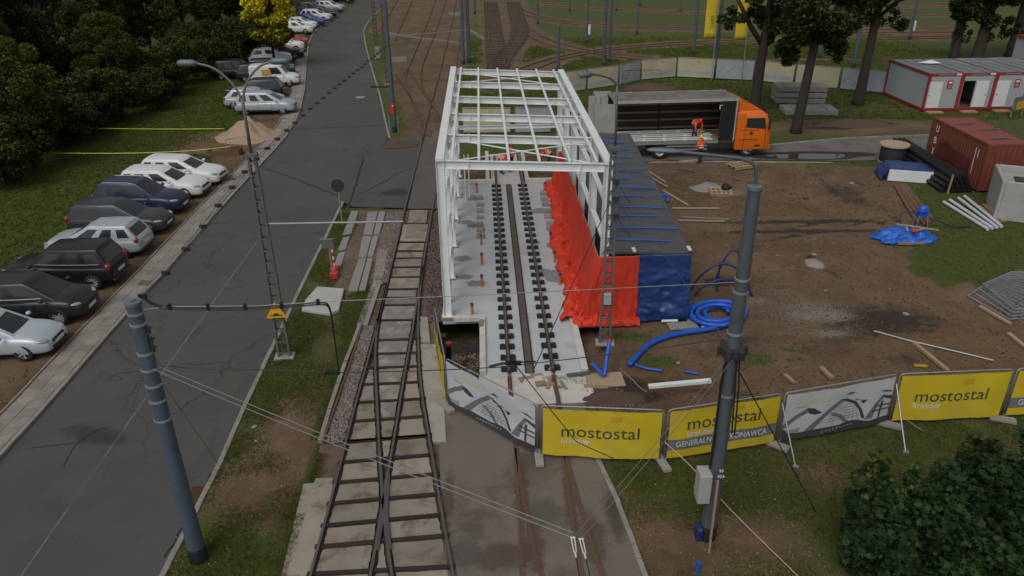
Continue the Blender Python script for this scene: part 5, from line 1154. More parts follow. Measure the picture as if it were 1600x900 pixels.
def fence_panel(a, b, kind, label, h=1.80, group='banner fence panels along the front', base=.12, faded=False):
    d = b-a; L = d.length; rz = math.atan2(d.y, d.x); g0 = .05
    t = thing('banner_fence', label, 'fence', (a.x, a.y, 0), rz, group)
    f = MB(); r = .02; x0, x1 = .06, L-.06; c = .10
    f.tube([(x0,0,.03),(x0,0,h-c),(x0+.03,0,h-.03),(x0+c,0,h),(x1-c,0,h),(x1-.03,0,h-.03),(x1,0,h-c),(x1,0,.03)], r, 8); f.cyl((x0,0,base),(x1,0,base),.016,None,6); f.build('frame', 'galv', t, smooth=True)
    y0 = -.035; sd = RND.uniform(0, 50); NU, NV = 28, 14; u0, u1, v0, v1 = x0+.05, x1-.05, base+.03, h-.05
    def wave(u, v):
        x = lerp(u0, u1, u); z = lerp(v0, v1, v); e = 1-abs(2*u-1)**4
        return Vector((x, y0-.05*e*(1+mnoise.noise((x*1.1, z*.9, sd)))-.035*abs(mnoise.noise((x*1.8+z*1.5, z*1.0, sd+7))), z-.02*e*(v > .5)*0))
    m = MB(); m.add([wave(i/NU, j/NV) for i in range(NU+1) for j in range(NV+1)], [(i*(NV+1)+j, (i+1)*(NV+1)+j, (i+1)*(NV+1)+j+1, i*(NV+1)+j+1) for i in range(NU) for j in range(NV)])
    bm_ = {'y': 'banner_yellow', 'g': 'banner_yellow', 'w': 'banner_white'}[kind]
    if faded: bm_ = 'banner_faded' if kind != 'w' else 'banner_faded_white'
    bn = m.build('banner', bm_, t, smooth=True)
    def drape(me, off=.006):
        co = np.empty(len(me.vertices)*3); me.vertices.foreach_get('co', co); co = co.reshape(-1, 3)
        for q in co:
            w = wave(min(max((q[0]-u0)/(u1-u0), 0), 1), min(max((q[2]-v0)/(v1-v0), 0), 1)); q[1] = w.y-off+min(q[1], 0)
        me.vertices.foreach_set('co', co.ravel()); me.update(); return me
    def word(s, u, v, w, h_, mt, bold=0.0, off=.006):
        me = text_mesh(s, w*(u1-u0), h_*(v1-v0), mt, bold=bold); me.transform(Matrix.Translation((lerp(u0,u1,u), 0, lerp(v0,v1,v)))); obj('lettering', drape(me, off), bn)
    def area(poly, mt, off):
        # cut into a fine grid of cells so that it follows the cloth
        me = bpy.data.meshes.new('print'); bm = bmesh.new(); vs = [bm.verts.new((lerp(u0,u1,u), 0, lerp(v0,v1,v))) for u, v in poly]; bm.faces.new(vs)
        for k in range(1, 24):
            bmesh.ops.bisect_plane(bm, geom=bm.verts[:]+bm.edges[:]+bm.faces[:], plane_co=(lerp(u0,u1,k/24),0,0), plane_no=(1,0,0))
        for k in range(1, 9):
            bmesh.ops.bisect_plane(bm, geom=bm.verts[:]+bm.edges[:]+bm.faces[:], plane_co=(0,0,lerp(v0,v1,k/9)), plane_no=(0,0,1))
        bmesh.ops.triangulate(bm, faces=bm.faces[:]); bm.normal_update()
        for fc_ in bm.faces:
            if fc_.normal.y > 0: fc_.normal_flip()
        bm.to_mesh(me); bm.free(); me.materials.append(M_(mt)); return obj('print', drape(me, off), bn)
    if faded:
        if kind == 'w':
            for k, (mt, pl) in enumerate(BRIDGE[:2]+BRIDGE[2:3]): area(pl, 'ink_pale', .004+.0006*k)
        elif kind == 'g': area([(0,.12),(1,.16),(1,.34),(0,.32)], 'banner_faded_white', .004)
        if kind == 'g': area([(.58+.05*math.cos(a_), .86+.08*math.sin(a_)) for a_ in [i*PI/5 for i in range(10)]], 'ink_gold', .004)
    elif kind == 'w':
        for k, (mt, pl) in enumerate(BRIDGE): area(pl, mt, .004+.0007*k)
        for k in range(9):
            u = .36+.034*k; area([(u,.045+.008*k),(u+.018,.05+.008*k),(u+.018,.085+.007*k),(u,.08+.007*k)], 'ink_pale', .018)
        lines = MB()
        for k in range(7): lines.add([wave(.40+.05*k,.19)-Vector((0,.006,0)), wave(.403+.05*k,.19)-Vector((0,.006,0)), wave(.503+.028*k,.55-.03*k)-Vector((0,.006,0)), wave(.5+.028*k,.55-.03*k)-Vector((0,.006,0))], [(0,1,2,3)])
        for k in range(6): lines.add([wave(.36+.02*k,.26+.06*k)-Vector((0,.006,0)), wave(.70-.01*k,.28+.06*k)-Vector((0,.006,0)), wave(.70-.01*k,.288+.06*k)-Vector((0,.006,0)), wave(.36+.02*k,.268+.06*k)-Vector((0,.006,0))], [(0,1,2,3)])
        lo_ = lines.build('printed_lines', 'ink_dark', bn); lo_['kind'] = 'stuff'
        word('mostostal', .10, .74, .30, .11, 'ink_yellow'); word('kraków', .10, .665, .11, .055, 'ink_pale')
    else:
        up = .0 if kind == 'y' else .16
        word('mostostal', .16, .42+up, .66, .25, 'ink_dark', .0); word('kraków', .16, .27+up, .24, .13, 'ink_white', .004)
        sq = area([(.57,.76+up*.5),(.67,.77+up*.5),(.67,.89+up*.4),(.57,.88+up*.4)], 'ink_gold', .004)
        if kind == 'g':
            area([(0,.17),(1,.19),(1,.42),(0,.40)], 'ink_mid', .004); word('GENERALNY WYKONAWCA', .07, .235, .84, .125, 'ink_white', .006, .010)
    ey = MB()
    for k in range(9):
        for z in (v0+.02, v1-.02):
            q = wave((k+.5)/9, (z-v0)/(v1-v0)); ey.box(q-Vector((0,.006,0)), (.025,.004,.025))
    e_ = ey.build('eyelets', 'galv', bn); e_['kind'] = 'stuff'
    return t
def fence_foot(p, rz, label, group='fence feet'):
    m = MB(); m.box((0,0,.065), (.24,.72,.11)); m.box((0,.24,.125), (.2,.12,.03)); m.box((0,-.24,.125), (.2,.12,.03)); m.box((0,0,.135), (.10,.16,.05))
    for k in (-.12, .12): m.box((0,k,.123), (.08,.06,.02))
    o = m.build('fence_weight', 'concrete_block', None, bevel=.012); o.location = (p.x, p.y, 0); o.rotation_euler = (0,0,rz); return tag(o, label, 'fence weight', group)
Q = [G(*q) for q in ((683,549),(699,634),(842,714),(1034,722),(1211,694),(1385,662),(1562,654),(1745,640))]
KIND = 'ywygwygy'
FL = ['yellow banner panel seen edge on beside the left pit','white bridge picture banner set slantwise left of the foreground rails','yellow banner panel in the middle, with dark lettering and no grey band','yellow banner panel with grey lettered band behind the big right pole','white bridge picture banner between two yellow panels on the right','yellow banner panel with dark lettering right of the bridge picture','yellow banner panel with grey band cut by the right picture edge']
for i in range(7): fence_panel(Q[i], Q[i+1], KIND[i], FL[i])
FFL = ['fence foot at the far end of the edge-on yellow panel','fence foot where the edge-on panel meets the slanting bridge banner','fence foot on the concrete between the slanting bridge banner and the middle panel','fence foot at the right end of the middle yellow panel','fence foot left of the right bridge banner','fence foot right of the right bridge banner','fence foot by the maple top between the last two yellow panels']
for i, r in enumerate((.1,.5,.05,.25,.9,1.1,1.2)): fence_foot(Q[i]+Vector((0,-.12,0)), r, FFL[i])
for i, (a, b) in enumerate([((1214,622),(1243,730)), ((1391,598),(1415,707))]):
    p = Q[4+i]; bq = G(*b); top = Vector((p.x, p.y, 1.45)); m = MB(); m.cyl(top, bq, .022, None, 8); m.box(bq+Vector((0,0,.02)), (.16,.10,.05)); o = m.build('prop', 'galv'); tag(o, ['slanting galvanised stay propping the left end of the right bridge banner','slanting galvanised stay propping the left end of the yellow panel nearest the maple'][i], 'stay', 'fence stays')
for i, (tx, ty, bx, by) in enumerate([(1163,528,1196,606),(1158,560,1170,614)]):
    b = G(bx, 640); m = MB(); p = Q[4].lerp(Q[3], .12+.15*i)+Vector((0,.06,0)); m.tube([p+Vector((0,.05,1.72)), p+Vector((-.02,.5,1.45)), p+Vector((-.25,2.3,.02))], .02, 6); o = m.build('prop', 'galv'); tag(o, ['bent galvanised stay behind the grey-banded panel, right of the big pole','second galvanised stay behind the grey-banded panel, nearer the big pole'][i], 'stay', 'fence stays')
# far fence round the depot side
BF = [(880,147),(916,141),(966,134),(1000,126),(1056,121),(1116,124),(1177,127),(1240,133),(1310,140),(1385,147)]
BK = 'ggwggwgyw'
BLB = ['faded cream banner panel left of the far corner, by the lamp arm','faded cream banner panel with pale blue band at the far corner','faded bridge picture banner left of the far fence bend','faded cream banner panel at the far fence bend','faded cream banner panel with yellow dot behind the lorry','faded bridge picture banner behind the lorry cab, left of the thick tree','faded cream banner panel right of the thick tree','faded cream banner panel above the stacked concrete slabs','faded bridge picture banner left of the site offices']
for i in range(9): fence_panel(G(*BF[i]), G(*BF[i+1]), BK[i], BLB[i], 1.85, 'faded banner panels of the far fence', .1, True)
for i, (a, b, k, l) in enumerate([((722,209),(800,209),'g','faded cream banner panel seen through the steel frame, left one'), ((803,209),(862,208),'w','faded bridge picture banner seen through the steel frame, right one')]):
    fence_panel(G(*a), G(*b), k, l, 1.85, 'banner panels behind the steel frame', .1, True)
a, b = G(968,134), G(1032,128)
t = thing('mesh_gate', 'open wire mesh gate panel standing before the far fence', 'gate', (a.x, a.y-1.5, 0), .05)
m = MB(); m.tube([(0,0,.05),(0,0,1.6),(3.4,0,1.6),(3.4,0,.05)], .025, 6); m.build('frame', 'dark_metal', t)
m = MB()
for k in range(18): m.cyl((.18*k+.15,0,.05),(.18*k+.15,0,1.6),.005,None,4)
for k in range(6): m.cyl((0,0,.2+.25*k),(3.4,0,.2+.25*k),.005,None,4)
o = m.build('mesh', 'dark_metal', t); o['kind'] = 'stuff'
# yellow advertising flags on masts near the trees
for i, (bx, by, x0, y0) in enumerate([(1111,128,1094,58), (1158,130,1156,56)]):
    p = G(bx, by); t = thing('banner_mast', ['tall yellow banner on a thin mast left of the thick tree','yellow banner on a thin mast half hidden by the thick tree'][i], 'banner', p, -.06, 'yellow banner masts')
    m = MB(); m.cyl((0,0,0),(0,0,8.6),.04,.03,8); m.build('mast', 'galv', t)
    zb = ZAT(p, bx, by-68); m = MB()
    W_ = 1.0
    NV = 12; pts = [Vector((-W_-.05+u*W_, -.03*math.sin(j*.8+u), lerp(zb, zb+4.4, j/NV))) for j in range(NV+1) for u in (0,.33,.66,1.0)]
    m.add(pts, [(j*4+k, j*4+k+1, (j+1)*4+k+1, (j+1)*4+k) for j in range(NV) for k in range(3)]); bn = m.build('banner', 'banner_yellow', t, smooth=True); s = bn.modifiers.new('t','SOLIDIFY'); s.thickness = .01
    if i == 0:
        me = text_mesh('LUD', .95, .26, 'ink_dark'); o = obj('lettering', me, bn); o.rotation_euler = (0,-PI/2,0); o.location = (-.32,-.07,zb+1.0)
        m = MB(); m.box((-.62,-.05,zb+.42),(.5,.01,.05)); m.build('print_line', 'ink_gold', bn)
# ------------------------------------------------------------------ site road with puddle
S['yard_road'] = ((.135,.125,.115), .9, 0, .25, .8, .3, 0, ((.075,.065,.058), .6, .7))
m = MB(); m.sheet([v+Vector((0,0,.03)) for v in PX([(930,226),(1195,228),(1330,217),(1452,214),(1480,236),(1455,250),(1300,252),(1205,250),(1000,252),(960,246)])]); yr = struct('site_road', m, 'yard_road')
def puddle_mat():
    t = NT('puddle'); t.base((.04,.036,.032), .04); t.b.inputs['Specular IOR Level'].default_value = .6; return t.mat
MATS['puddle'] = puddle_mat()
def blobpoly(cx, cy, rx, ry, z, n=22, j=.22, rot=0):
    out = []
    for i in range(n):
        a = 2*PI*i/n; k = 1+j*mnoise.noise((math.cos(a)*1.3+cx, math.sin(a)*1.3, cy)); x, y = rx*k*math.cos(a), ry*k*math.sin(a)
        out.append((cx+x*math.cos(rot)-y*math.sin(rot), cy+x*math.sin(rot)+y*math.cos(rot), z))
    return out
p = G(1265,244,.03); m = MB(); m.sheet(blobpoly(p.x, p.y, 2.6, .62, .036, 26, .35)); struct('puddle', m, 'puddle')
m = MB(); m.sheet(blobpoly(p.x+.1, p.y+.15, 4.3, .95, .033, 26, .3)); tag(m.build('wet_patch', 'tar', yr), kind='structure')
kerb_run('kerb_yard', PX([(1205,228),(1330,217),(1452,213)]), -.1, 1.0, .9, .10)
kerb_run('kerb_yard_front', PX([(1010,253),(1120,252),(1215,253),(1300,254)]), .05, 1.0, .8, .04)

# ------------------------------------------------------------------ red shipping container
cp = G(1546,226,2.7); cq = G(1458,183,2.7); crz = math.atan2((cq-cp).y, (cq-cp).x)
ct = thing('shipping_container', 'rusty red shipping container with white letters on its long side', 'container', (cp.x, cp.y, .1), crz)
CLn, CW, CHt = 6.06, 2.44, 2.6                                     # local x = away from the viewer, local -y = right
def corrug(n, L, amp):
    pts = []
    for i in range(n):
        x = L*i/n; w = L/n; pts += [(x, 0), (x+w*.35, 0), (x+w*.5, amp), (x+w*.85, amp)]
    return pts+[(L, 0)]
for y, s, nm in ((0, -1, 'side_wall'), (-CW, 1, 'side_wall')):
    pr = corrug(22, CLn-.24, .035); m = MB(); k = len(pr); m.add([(x+.12, y+s*a-s*.0, z) for z in (.14, CHt-.12) for x, a in pr], [(i, i+1, k+i+1, k+i) for i in range(k-1)]); sw = m.build(nm, 'steel_red', ct)
    if y == 0: side_wall = sw
for x, s in ((0, 1), (CLn, -1)):
    pr = corrug(8, CW-.24, .035); m = MB(); k = len(pr); m.add([(x+s*a, -y-.12, z) for z in (.14, CHt-.12) for y, a in pr], [(i, i+1, k+i+1, k+i) for i in range(k-1)]); m.build('end_wall', 'steel_red', ct)
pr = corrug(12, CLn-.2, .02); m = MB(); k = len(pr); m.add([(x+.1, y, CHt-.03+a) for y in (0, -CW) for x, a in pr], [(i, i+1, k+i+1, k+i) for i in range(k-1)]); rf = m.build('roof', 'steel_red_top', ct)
for x in (.06, CLn-.06):
    for y in (-.06, -CW+.06):
        m = MB(); m.box((x, y, CHt/2), (.12,.12,CHt)); m.build('corner_post', 'steel_red', ct)
for z in (.07, CHt-.06):
    for y in (-.04, -CW+.04): m = MB(); m.box((CLn/2, y, z), (CLn-.24,.08,.13)); m.build('side_rail', 'steel_red', ct)
    for x in (.04, CLn-.04): m = MB(); m.box((x, -CW/2, z), (.08,CW-.24,.13)); m.build('end_rail', 'steel_red', ct)
for i, ch in enumerate('UBX'):
    me = text_mesh(ch, .30, .42, 'white_paint', bold=.02); o = obj('lettering', me, side_wall); o.rotation_euler = (0,0,PI); o.location = (CLn-.72, .045, 1.9-.68*i)
for x, w in ((.95,.07),(.68,.07)):
    m = MB(); m.box((x, .045, 1.45 if x > .9 else 1.9), (.05,.012,1.5 if x > .9 else .5)); m.build('data_panel', 'white_paint', side_wall)
S['steel_red_old'] = ((.10,.022,.018), .65, 0, .2, 2, 0, 0, ((.16,.027,.019), 2, .5))
m = MB(); m.add([(4.9,.043,.35),(4.7,.043,1.45),(3.9,.043,1.75),(3.0,.043,1.4),(2.6,.043,1.5),(1.3,.043,1.35),(1.25,.043,.55),(2.4,.043,.5),(3.2,.043,.75)], [tuple(range(9))]); m.build('overpaint', 'steel_red_old', side_wall)
for i, (x, y) in enumerate([(4.3,-1.0),(3.0,-1.6),(1.2,-1.2)]):
    for j in range(4): m = MB(); m.box((x+.12*j-.2*i*.3, y-.12*j, CHt+.012), (.05,.95+.1*j,.006), .1*j-.1); m.build('scratch', 'black' if j != 2 else 'trailer_grey', rf)
# ------------------------------------------------------------------ site offices
oa = G(1440,175); ob_ = G(1492,173); orz = math.atan2((ob_-oa).y, (ob_-oa).x)*.4
OW, OD, OH = 2.62, 6.2, 2.8
OL = ['grey site office with closed door and red poster, at the left end of the row','grey site office with its white door standing open','grey site office with closed door, third of the row','grey site office at the right end, cut by the picture edge']
for i in range(4):
    base = Vector((oa.x, oa.y, .08))+Vector((math.cos(orz), math.sin(orz), 0))*OW*i
    t = thing('site_office', OL[i], 'site office', base, orz, 'red framed site offices')
    for z in (.09, OH-.10):
        for y in (.06, OD-.06): m = MB(); m.box((OW/2, y, z), (OW-.26,.12,.18)); m.build('frame_beam', 'office_red', t)
        for x in (.065, OW-.065): m = MB(); m.box((x, OD/2, z), (.11,OD-.26,.18)); m.build('frame_beam', 'office_red', t)
    for x in (.065, OW-.065):
        for y in (.065, OD-.065): m = MB(); m.box((x, y, OH/2), (.13,.13,OH)); m.build('corner_post', 'office_red', t)
    for x, s in ((.05, 1), (OW-.05, -1)):
        pr = corrug(30, OD-.3, .015); m = MB(); k = len(pr); m.add([(x+s*a, .15+y, z) for z in (.18, OH-.19) for y, a in pr], [(q, q+1, k+q+1, k+q) for q in range(k-1)]); m.build('side_wall', 'office_grey', t)
    m = MB(); m.box((OW/2, OD-.06, OH/2), (OW-.26,.05,OH-.36)); m.build('rear_wall', 'office_grey', t)
    m = MB(); m.box((OW/2, OD/2, OH-.045), (OW-.12,OD-.12,.07))
    for k in range(2): m.box((OW*(k+1)/3, OD/2, OH+.0), (.05,OD-.2,.05))
    rf = m.build('roof', 'office_roof', t)
    m = MB(); m.box((OW/2, OD/2, .15), (OW-.2,OD-.2,.06)); m.build('floor', 'wood_dark', t)
    D0, D1 = (.22, 1.22) if i != 1 else (.2, 1.12)
    m = MB(); m.box(((D1+OW-.13)/2, .07, OH/2), (OW-.13-D1,.05,OH-.36)); m.box(((D0+D1)/2, .07, (2.2+OH-.19)/2), (D1-D0,.05,OH-.19-2.2)); m.box((.13+(D0-.13)/2, .07, 1.2), (D0-.13,.05,2.0)); fw = m.build('front_wall', 'office_grey', t)
    if i == 1: m = MB(); m.box((D1+.52, -.02, 1.22), (1.0,.05,1.98), .0); d = m.build('door', 'white_paint', t); m = MB(); m.box((D1+.9,-.06,1.15),(.12,.05,.03)); m.build('handle','dark_metal',d)
    else: m = MB(); m.box(((D0+D1)/2, .055, 1.2), (D1-D0-.02,.05,1.98)); d = m.build('door', 'white_paint', t); m = MB(); m.box((D0+.12,.015,1.15),(.12,.05,.03)); m.build('handle','dark_metal',d)
    if i != 1:
        m = MB(); m.box((1.75,.035,1.95),(.42,.015,.62)); ps = m.build('poster','office_red',fw); m = MB(); m.box((1.76,.024,2.1),(.26,.01,.16)); m.box((1.75,.024,1.86),(.28,.01,.03)); m.box((1.75,.024,1.76),(.2,.01,.03)); m.build('poster_print','white_paint',ps)
    m = MB(); m.box((OW-.35,-.004,OH-.10),(.42,.012,.13)); m.build('name_plate','white_paint',t)
    m = MB(); m.box((1.25,-.004,OH-.10),(1.2,.008,.05)); m.build('beam_print','ink_yellow' if False else 'ink_pale',t)
    m = MB(); m.box((.75,-.45,-.02),(1.2,.6,.10)); m.build('door_step','wood',t)
p = G(1500,98,2.85)
m = MB(); m.add([(v[0], v[1], v[2]) for v in blobpoly(0,0,.9,.35,0,14,.4)]+[(0,0,.22)], [(i, (i+1)%14, 14) for i in range(14)]); o = m.build('rubble_bag', 'foam_white', None, smooth=True); o.location = (33.6, 62.5, 2.98); tag(o, 'crumpled white sheet lying on the roof of the left site office', 'sheet')
t = thing('site_office', 'second row site office showing a red corner behind the first row', 'site office', (46.5,66.5,.1), orz, 'red framed site offices')
m = MB(); m.box((1.5,3,1.7),(2.9,5.9,3.2)); m.build('wall','office_grey',t)
for z in (.1, 3.4): 
    for y in (.0, 6.0): m = MB(); m.box((1.5,y,z),(3.1,.14,.2)); m.build('frame_beam','office_red',t)
    for x in (.0, 3.0): m = MB(); m.box((x,3,z),(.14,6.0,.2)); m.build('frame_beam','office_red',t)
# information board at the right edge
p = G(1588,182); t = thing('notice_board', 'yellow and dark notice board leaning by the site offices', 'board', p, .5); m = MB(); m.box((0,0,1.0),(1.6,.05,1.0)); b = m.build('panel','ink_mid',t); m = MB(); m.box((.15,-.03,.85),(1.1,.01,.6)); m.build('print','ink_gold',b)
for x in (-.7,.7): m = MB(); m.box((x,.05,.7),(.07,.06,1.4)); m.build('leg','wood',t)

# ------------------------------------------------------------------ precast slabs stacked between the trees
sp = [G(1212,168), G(1212,168), G(1212,168), G(1258,180)]
SLB = ['bottom precast slab of the stack of three by the trees','middle precast slab of the stack of three by the trees','topmost precast slab of the stack of three by the trees','single precast slab lying in front of the stack']
for i in range(4):
    m = MB(); m.box((0,0,.2),(3.9,2.0,.38)); m.box((-1.2,0,.42),(.2,1.9,.06)); m.box((1.2,0,.42),(.2,1.9,.06))
    o = m.build('precast_slab','precast',None,bevel=.02); q = G(1246,158) if i < 3 else G(1262,176); o.location = (q.x, q.y, .02+.46*i if i < 3 else .02); o.rotation_euler = (0,0,-.12+.02*i); tag(o, SLB[i], 'slab', 'precast slabs by the trees')
for i, (x, y, n) in enumerate([(938,170,2)]):
    for k in range(2): m = MB(); m.box((0,0,.3),(1.4,2.2,.5)); o = m.build('precast_slab','precast',None,bevel=.03); q = G(x,y); o.location = (q.x+.2,q.y,.03+.58*k); tag(o, ['lower pale concrete block behind the lorry tail','upper pale concrete block behind the lorry tail'][k],'block')
p = G(1430,487) 
# ------------------------------------------------------------------ grey concrete bin at the right edge
t = thing('concrete_bin', 'grey concrete bin with open top at the right edge, before the red container', 'concrete bin', (25.55,38.75,0), -.42)
for c, d in [((0,-1.5,1.0),(.16,3.2,2.0)), ((2.0,-3.02,1.0),(3.84,.16,2.0)), ((2.0,.02,1.0),(3.84,.16,2.0)), ((4.0,-1.5,1.0),(.16,3.2,2.0))]:
    m = MB(); m.box(c, d); m.build('wall', 'concrete_wall', t, bevel=.03)
m = MB(); m.box((2,-1.5,1.62),(3.8,2.85,.05)); m.build('cover','concrete_wall',t)
m = MB(); m.box((1.3,-1.6,1.68),(1.2,1.4,.06)); m.build('hatch','dark_metal',t)
# ------------------------------------------------------------------ cable drum, foam block, pipes
p = G(1392,254); t = thing('cable_drum', 'wooden cable drum lying flat with black cable wound on it', 'cable drum', p)
m = MB(); m.cyl((0,0,.02),(0,0,.12),.80,None,28); m.build('flange','wood',t)
m = MB(); m.lathe([(.7,.12),(.74,.25),(.74,1.0),(.7,1.1)],(0,0,0),28); m.build('cable','plastic_drum',t,smooth=True)
m = MB(); m.cyl((0,0,1.1),(0,0,1.2),.86,None,28); m.cyl((0,0,1.2),(0,0,1.24),.12,None,12)
for k in range(6): m.box((0,-.65+.26*k,1.205),(1.5*math.sqrt(max(.1,1-((-.65+.26*k)/.9)**2)),.012,.012))
m.build('flange','wood_pale',t)
p = G(1420,284); t = thing('insulation_block', 'pile of white foam boards under a blue cover beside the cable drum', 'foam block', p, -.28)
for k in range(4): m = MB(); m.box((0,.7,.10+.17*k),(2.3,1.6,.16)); m.build('foam_board','foam_white',t)
cloth('cover', lambda u, v: (lerp(-1.2,1.2,u), lerp(-.12,1.6,v), .735+.02*math.sin(u*7)), 20, 12, 'blue_tarp', t, .02, (2,2,2), 3)
cloth('cover_flap', lambda u, v: (-1.2-.35*v-.1*u, lerp(-.2,1.6,u), lerp(.72,.03,v)), 16, 10, 'blue_tarp', t, .06, (2,2,2), 8)
a = G(1415,240); b = G(1524,310); n_ = 0
S['black_pipe'] = ((.010,.010,.011), .45, 0, .2, 2)
d = (b-a).normalized(); r_ = Vector((d.y,-d.x,0))
for lay in range(4):
    for k in range(6-lay):
        c = -r_*(-.15+(k+lay*.5)*.30)*-1; off = r_*(.15-(k+lay*.5)*.30)*-1
        m = MB(); o0 = a+off*1.0+Vector((0,0,.16+.25*lay)); m.tube([o0, o0+d*7.6], [.14,.14], 10); o = m.build('drain_pipe','black_pipe',None,auto=50); n_ += 1
        tag(o, f'black plastic pipe in the {["bottom","second","third","top"][lay]} layer of the pile, {["first","second","third","fourth","fifth","sixth"][k]} from the red container', 'pipe', 'black pipes piled by the container')
for i, (x, y) in enumerate([(1394,258),(1400,262),(1406,266),(1412,262),(1418,268)]):
    p = G(x+16, y-4); m = MB(); m.tube([p+Vector((0,0,.08)), p+Vector((1.2,-.9,.10))], .07, 8); o = m.build('blue_pipe','bright_blue',None,auto=50); o.location = (0,0,.09*(i%2)); tag(o, f'light blue pipe behind the blue covered foam block, {["first","second","third","fourth","last"][i]} from the drum', 'pipe', 'light blue pipes by the drum')
for i, (x, y, h_) in enumerate([(1457,283,1.0),(1481,303,1.1)]):
    p = G(x, y); m = MB(); m.box((0,0,h_/2),(.08,.08,h_),0,None,Matrix.Rotation(.05,4,'Y')); o = m.build('stake','wood',None); o.location = p; tag(o, ['wooden stake left of the pair before the black pipes','wooden stake right of the pair before the black pipes'][i],'stake')
WPL = ['topmost left white tube of the pile on the grass','second white tube of the pile on the grass','third white tube of the pile on the grass','right white tube of the pile on the grass']
for i in range(4):
    a = G(1474+9.5*i+4*(i>1), 318-3*i); b = G(1543+7*i, 361-1.5*i); m = MB(); m.tube([a+Vector((0,0,.09)), b+Vector((0,0,.09))], .085, 10); o = m.build('white_tube','white_pipe',None,auto=50); tag(o, WPL[i],'tube','white tubes on the grass')
for i in range(6):
    a = G(1530+5*i, 323-1.2*i); b = G(1562+4*i, 350-1.4*i); m = MB(); m.beam(a+Vector((0,0,.05+.04*(i%2))), b+Vector((0,0,.05+.04*(i%2))), .12, .07); o = m.build('timber','wood',None); tag(o, f'{["left","second","third","fourth","fifth","right"][i]} board of the fresh timber pile beside the white tubes','board','fresh boards by the white tubes')
for i in range(4):
    a = G(1398+5*i, 290-.5*i); b = G(1437+7*i, 355-3*i); m = MB(); m.beam(a+Vector((0,0,.04)), b+Vector((0,0,.05)), .2, .06); o = m.build('timber','wood_dark',None); tag(o, f'{["left","second","third","right"][i]} dark brown plank of the bundle before the foam block','plank','dark planks in the mud')
# blue sheet heap with pallet, pump and boards
p = G(1420,378); t = thing('sheet_heap', 'heap of torn bright blue sheeting over a pallet in the yard', 'tarpaulin', p)
def hp(u, v):
    a = 2*PI*u; r = v; x = 1.55*r*math.cos(a)*(1+.25*mnoise.noise((math.cos(a)*2,math.sin(a)*2,1))); y = .85*r*math.sin(a)*(1+.3*mnoise.noise((math.cos(a)*2,math.sin(a)*2,5))); return (x, y+.4, .62*(1-r**1.6)+.04)
cloth('blue_sheet', hp, 90, 26, 'bright_blue', t, .26, (2.2,2.2,2.2), 2, .5)
for k in range(3): m = MB(); m.box((-.1,-.35+.0*k,.08),(1.2,.1,.10)); m.build('pallet_board','wood',t) if k == 0 else None
for i, (x, y, z, l, rz) in enumerate([(.35,.2,.62,1.9,-.18),(-.2,.1,.6,.7,1.2),(.35,-.05,.58,.6,.6)]): m = MB(); m.box((0,0,0),(l,.09,.05)); o = m.build('board','wood_pale',None); o.location = p+Vector((x,y,z+.05)); o.rotation_euler=(.0,.1,rz); tag(o,['long pale board lying across the blue sheet heap','short board sticking down the front of the blue sheet heap','short slanting board on the blue sheet heap'][i],'board')
m = MB(); ellipsoid(m,(0,0,.1),(.16,.13,.12)); o = m.build('red_cap','red_paint',None,smooth=True); o.location = p+Vector((.05,-.15,.52)); tag(o,'small red bucket lid lying on the blue sheet heap','lid')
p2 = G(1436,357); t = thing('pump', 'blue pump on a light metal trestle behind the blue sheet heap', 'pump', p2)
m = MB(); ellipsoid(m,(0,0,.95),(.28,.22,.26)); m.box((0,0,.75),(.45,.3,.2)); m.build('housing','blue_hose',t,smooth=False)
for x in (-.2,.2):
    for y in (-.15,.15): m = MB(); m.cyl((x,y,.7),(x*1.5,y*1.5,0),.02,None,6); m.build('leg','galv',t)
m = MB(); m.tube(smooth_line([(-.2,0,.8),(-.8,.1,.9),(-1.1,.1,.5),(-.8,-.1,.1),(-.5,-.2,.05)],2),.03,6); m.build('hose','dark_hose',t)
m = MB(); m.tube(smooth_line([(.2,.1,.6),(.9,.0,.4),(1.6,-.1,.08),(2.6,.1,.05)],2),.04,6); m.build('hose','dark_metal',t)
# pallets
def pallet(x, y, rz, label, tilt=0, s=1.0):
    p = G(x, y); t = thing('pallet', label, 'pallet', (p.x,p.y,.0), rz, 'pallets in the yard')
    for k in range(5): m = MB(); m.box((-.5+.25*k,0,.125),(.10+.04*(k%2==0),.8,.022)); m.build('deck_board','wood',t)
    for y_ in (-.35,0,.35): m = MB(); m.box((0,y_,.06),(1.2,.1,.09)); m.build('bearer','wood',t)
    for y_ in (-.35,0,.35): m = MB(); m.box((0,y_,.148),(1.2,.1,.02)); m.build('stringer','wood_pale',t)
    t.rotation_euler = (tilt,0,rz); t.scale = (s,s,s); return t
pallet(1158,261,.35,'wooden pallet lying near the lorry cab',0,1.25); pallet(1126,302,-.1,'wooden pallet with a black bag on it beside the grey cement heap',.12,1.05)
p = G(1133,300); m = MB(); ellipsoid(m,(0,0,.15),(.25,.3,.2)); ellipsoid(m,(.1,.1,.1),(.3,.2,.15)); o = m.build('black_bag','black',None,smooth=True); o.location = p+Vector((0,0,.12)); tag(o,'black bag on the pallet by the cement heap','bag')
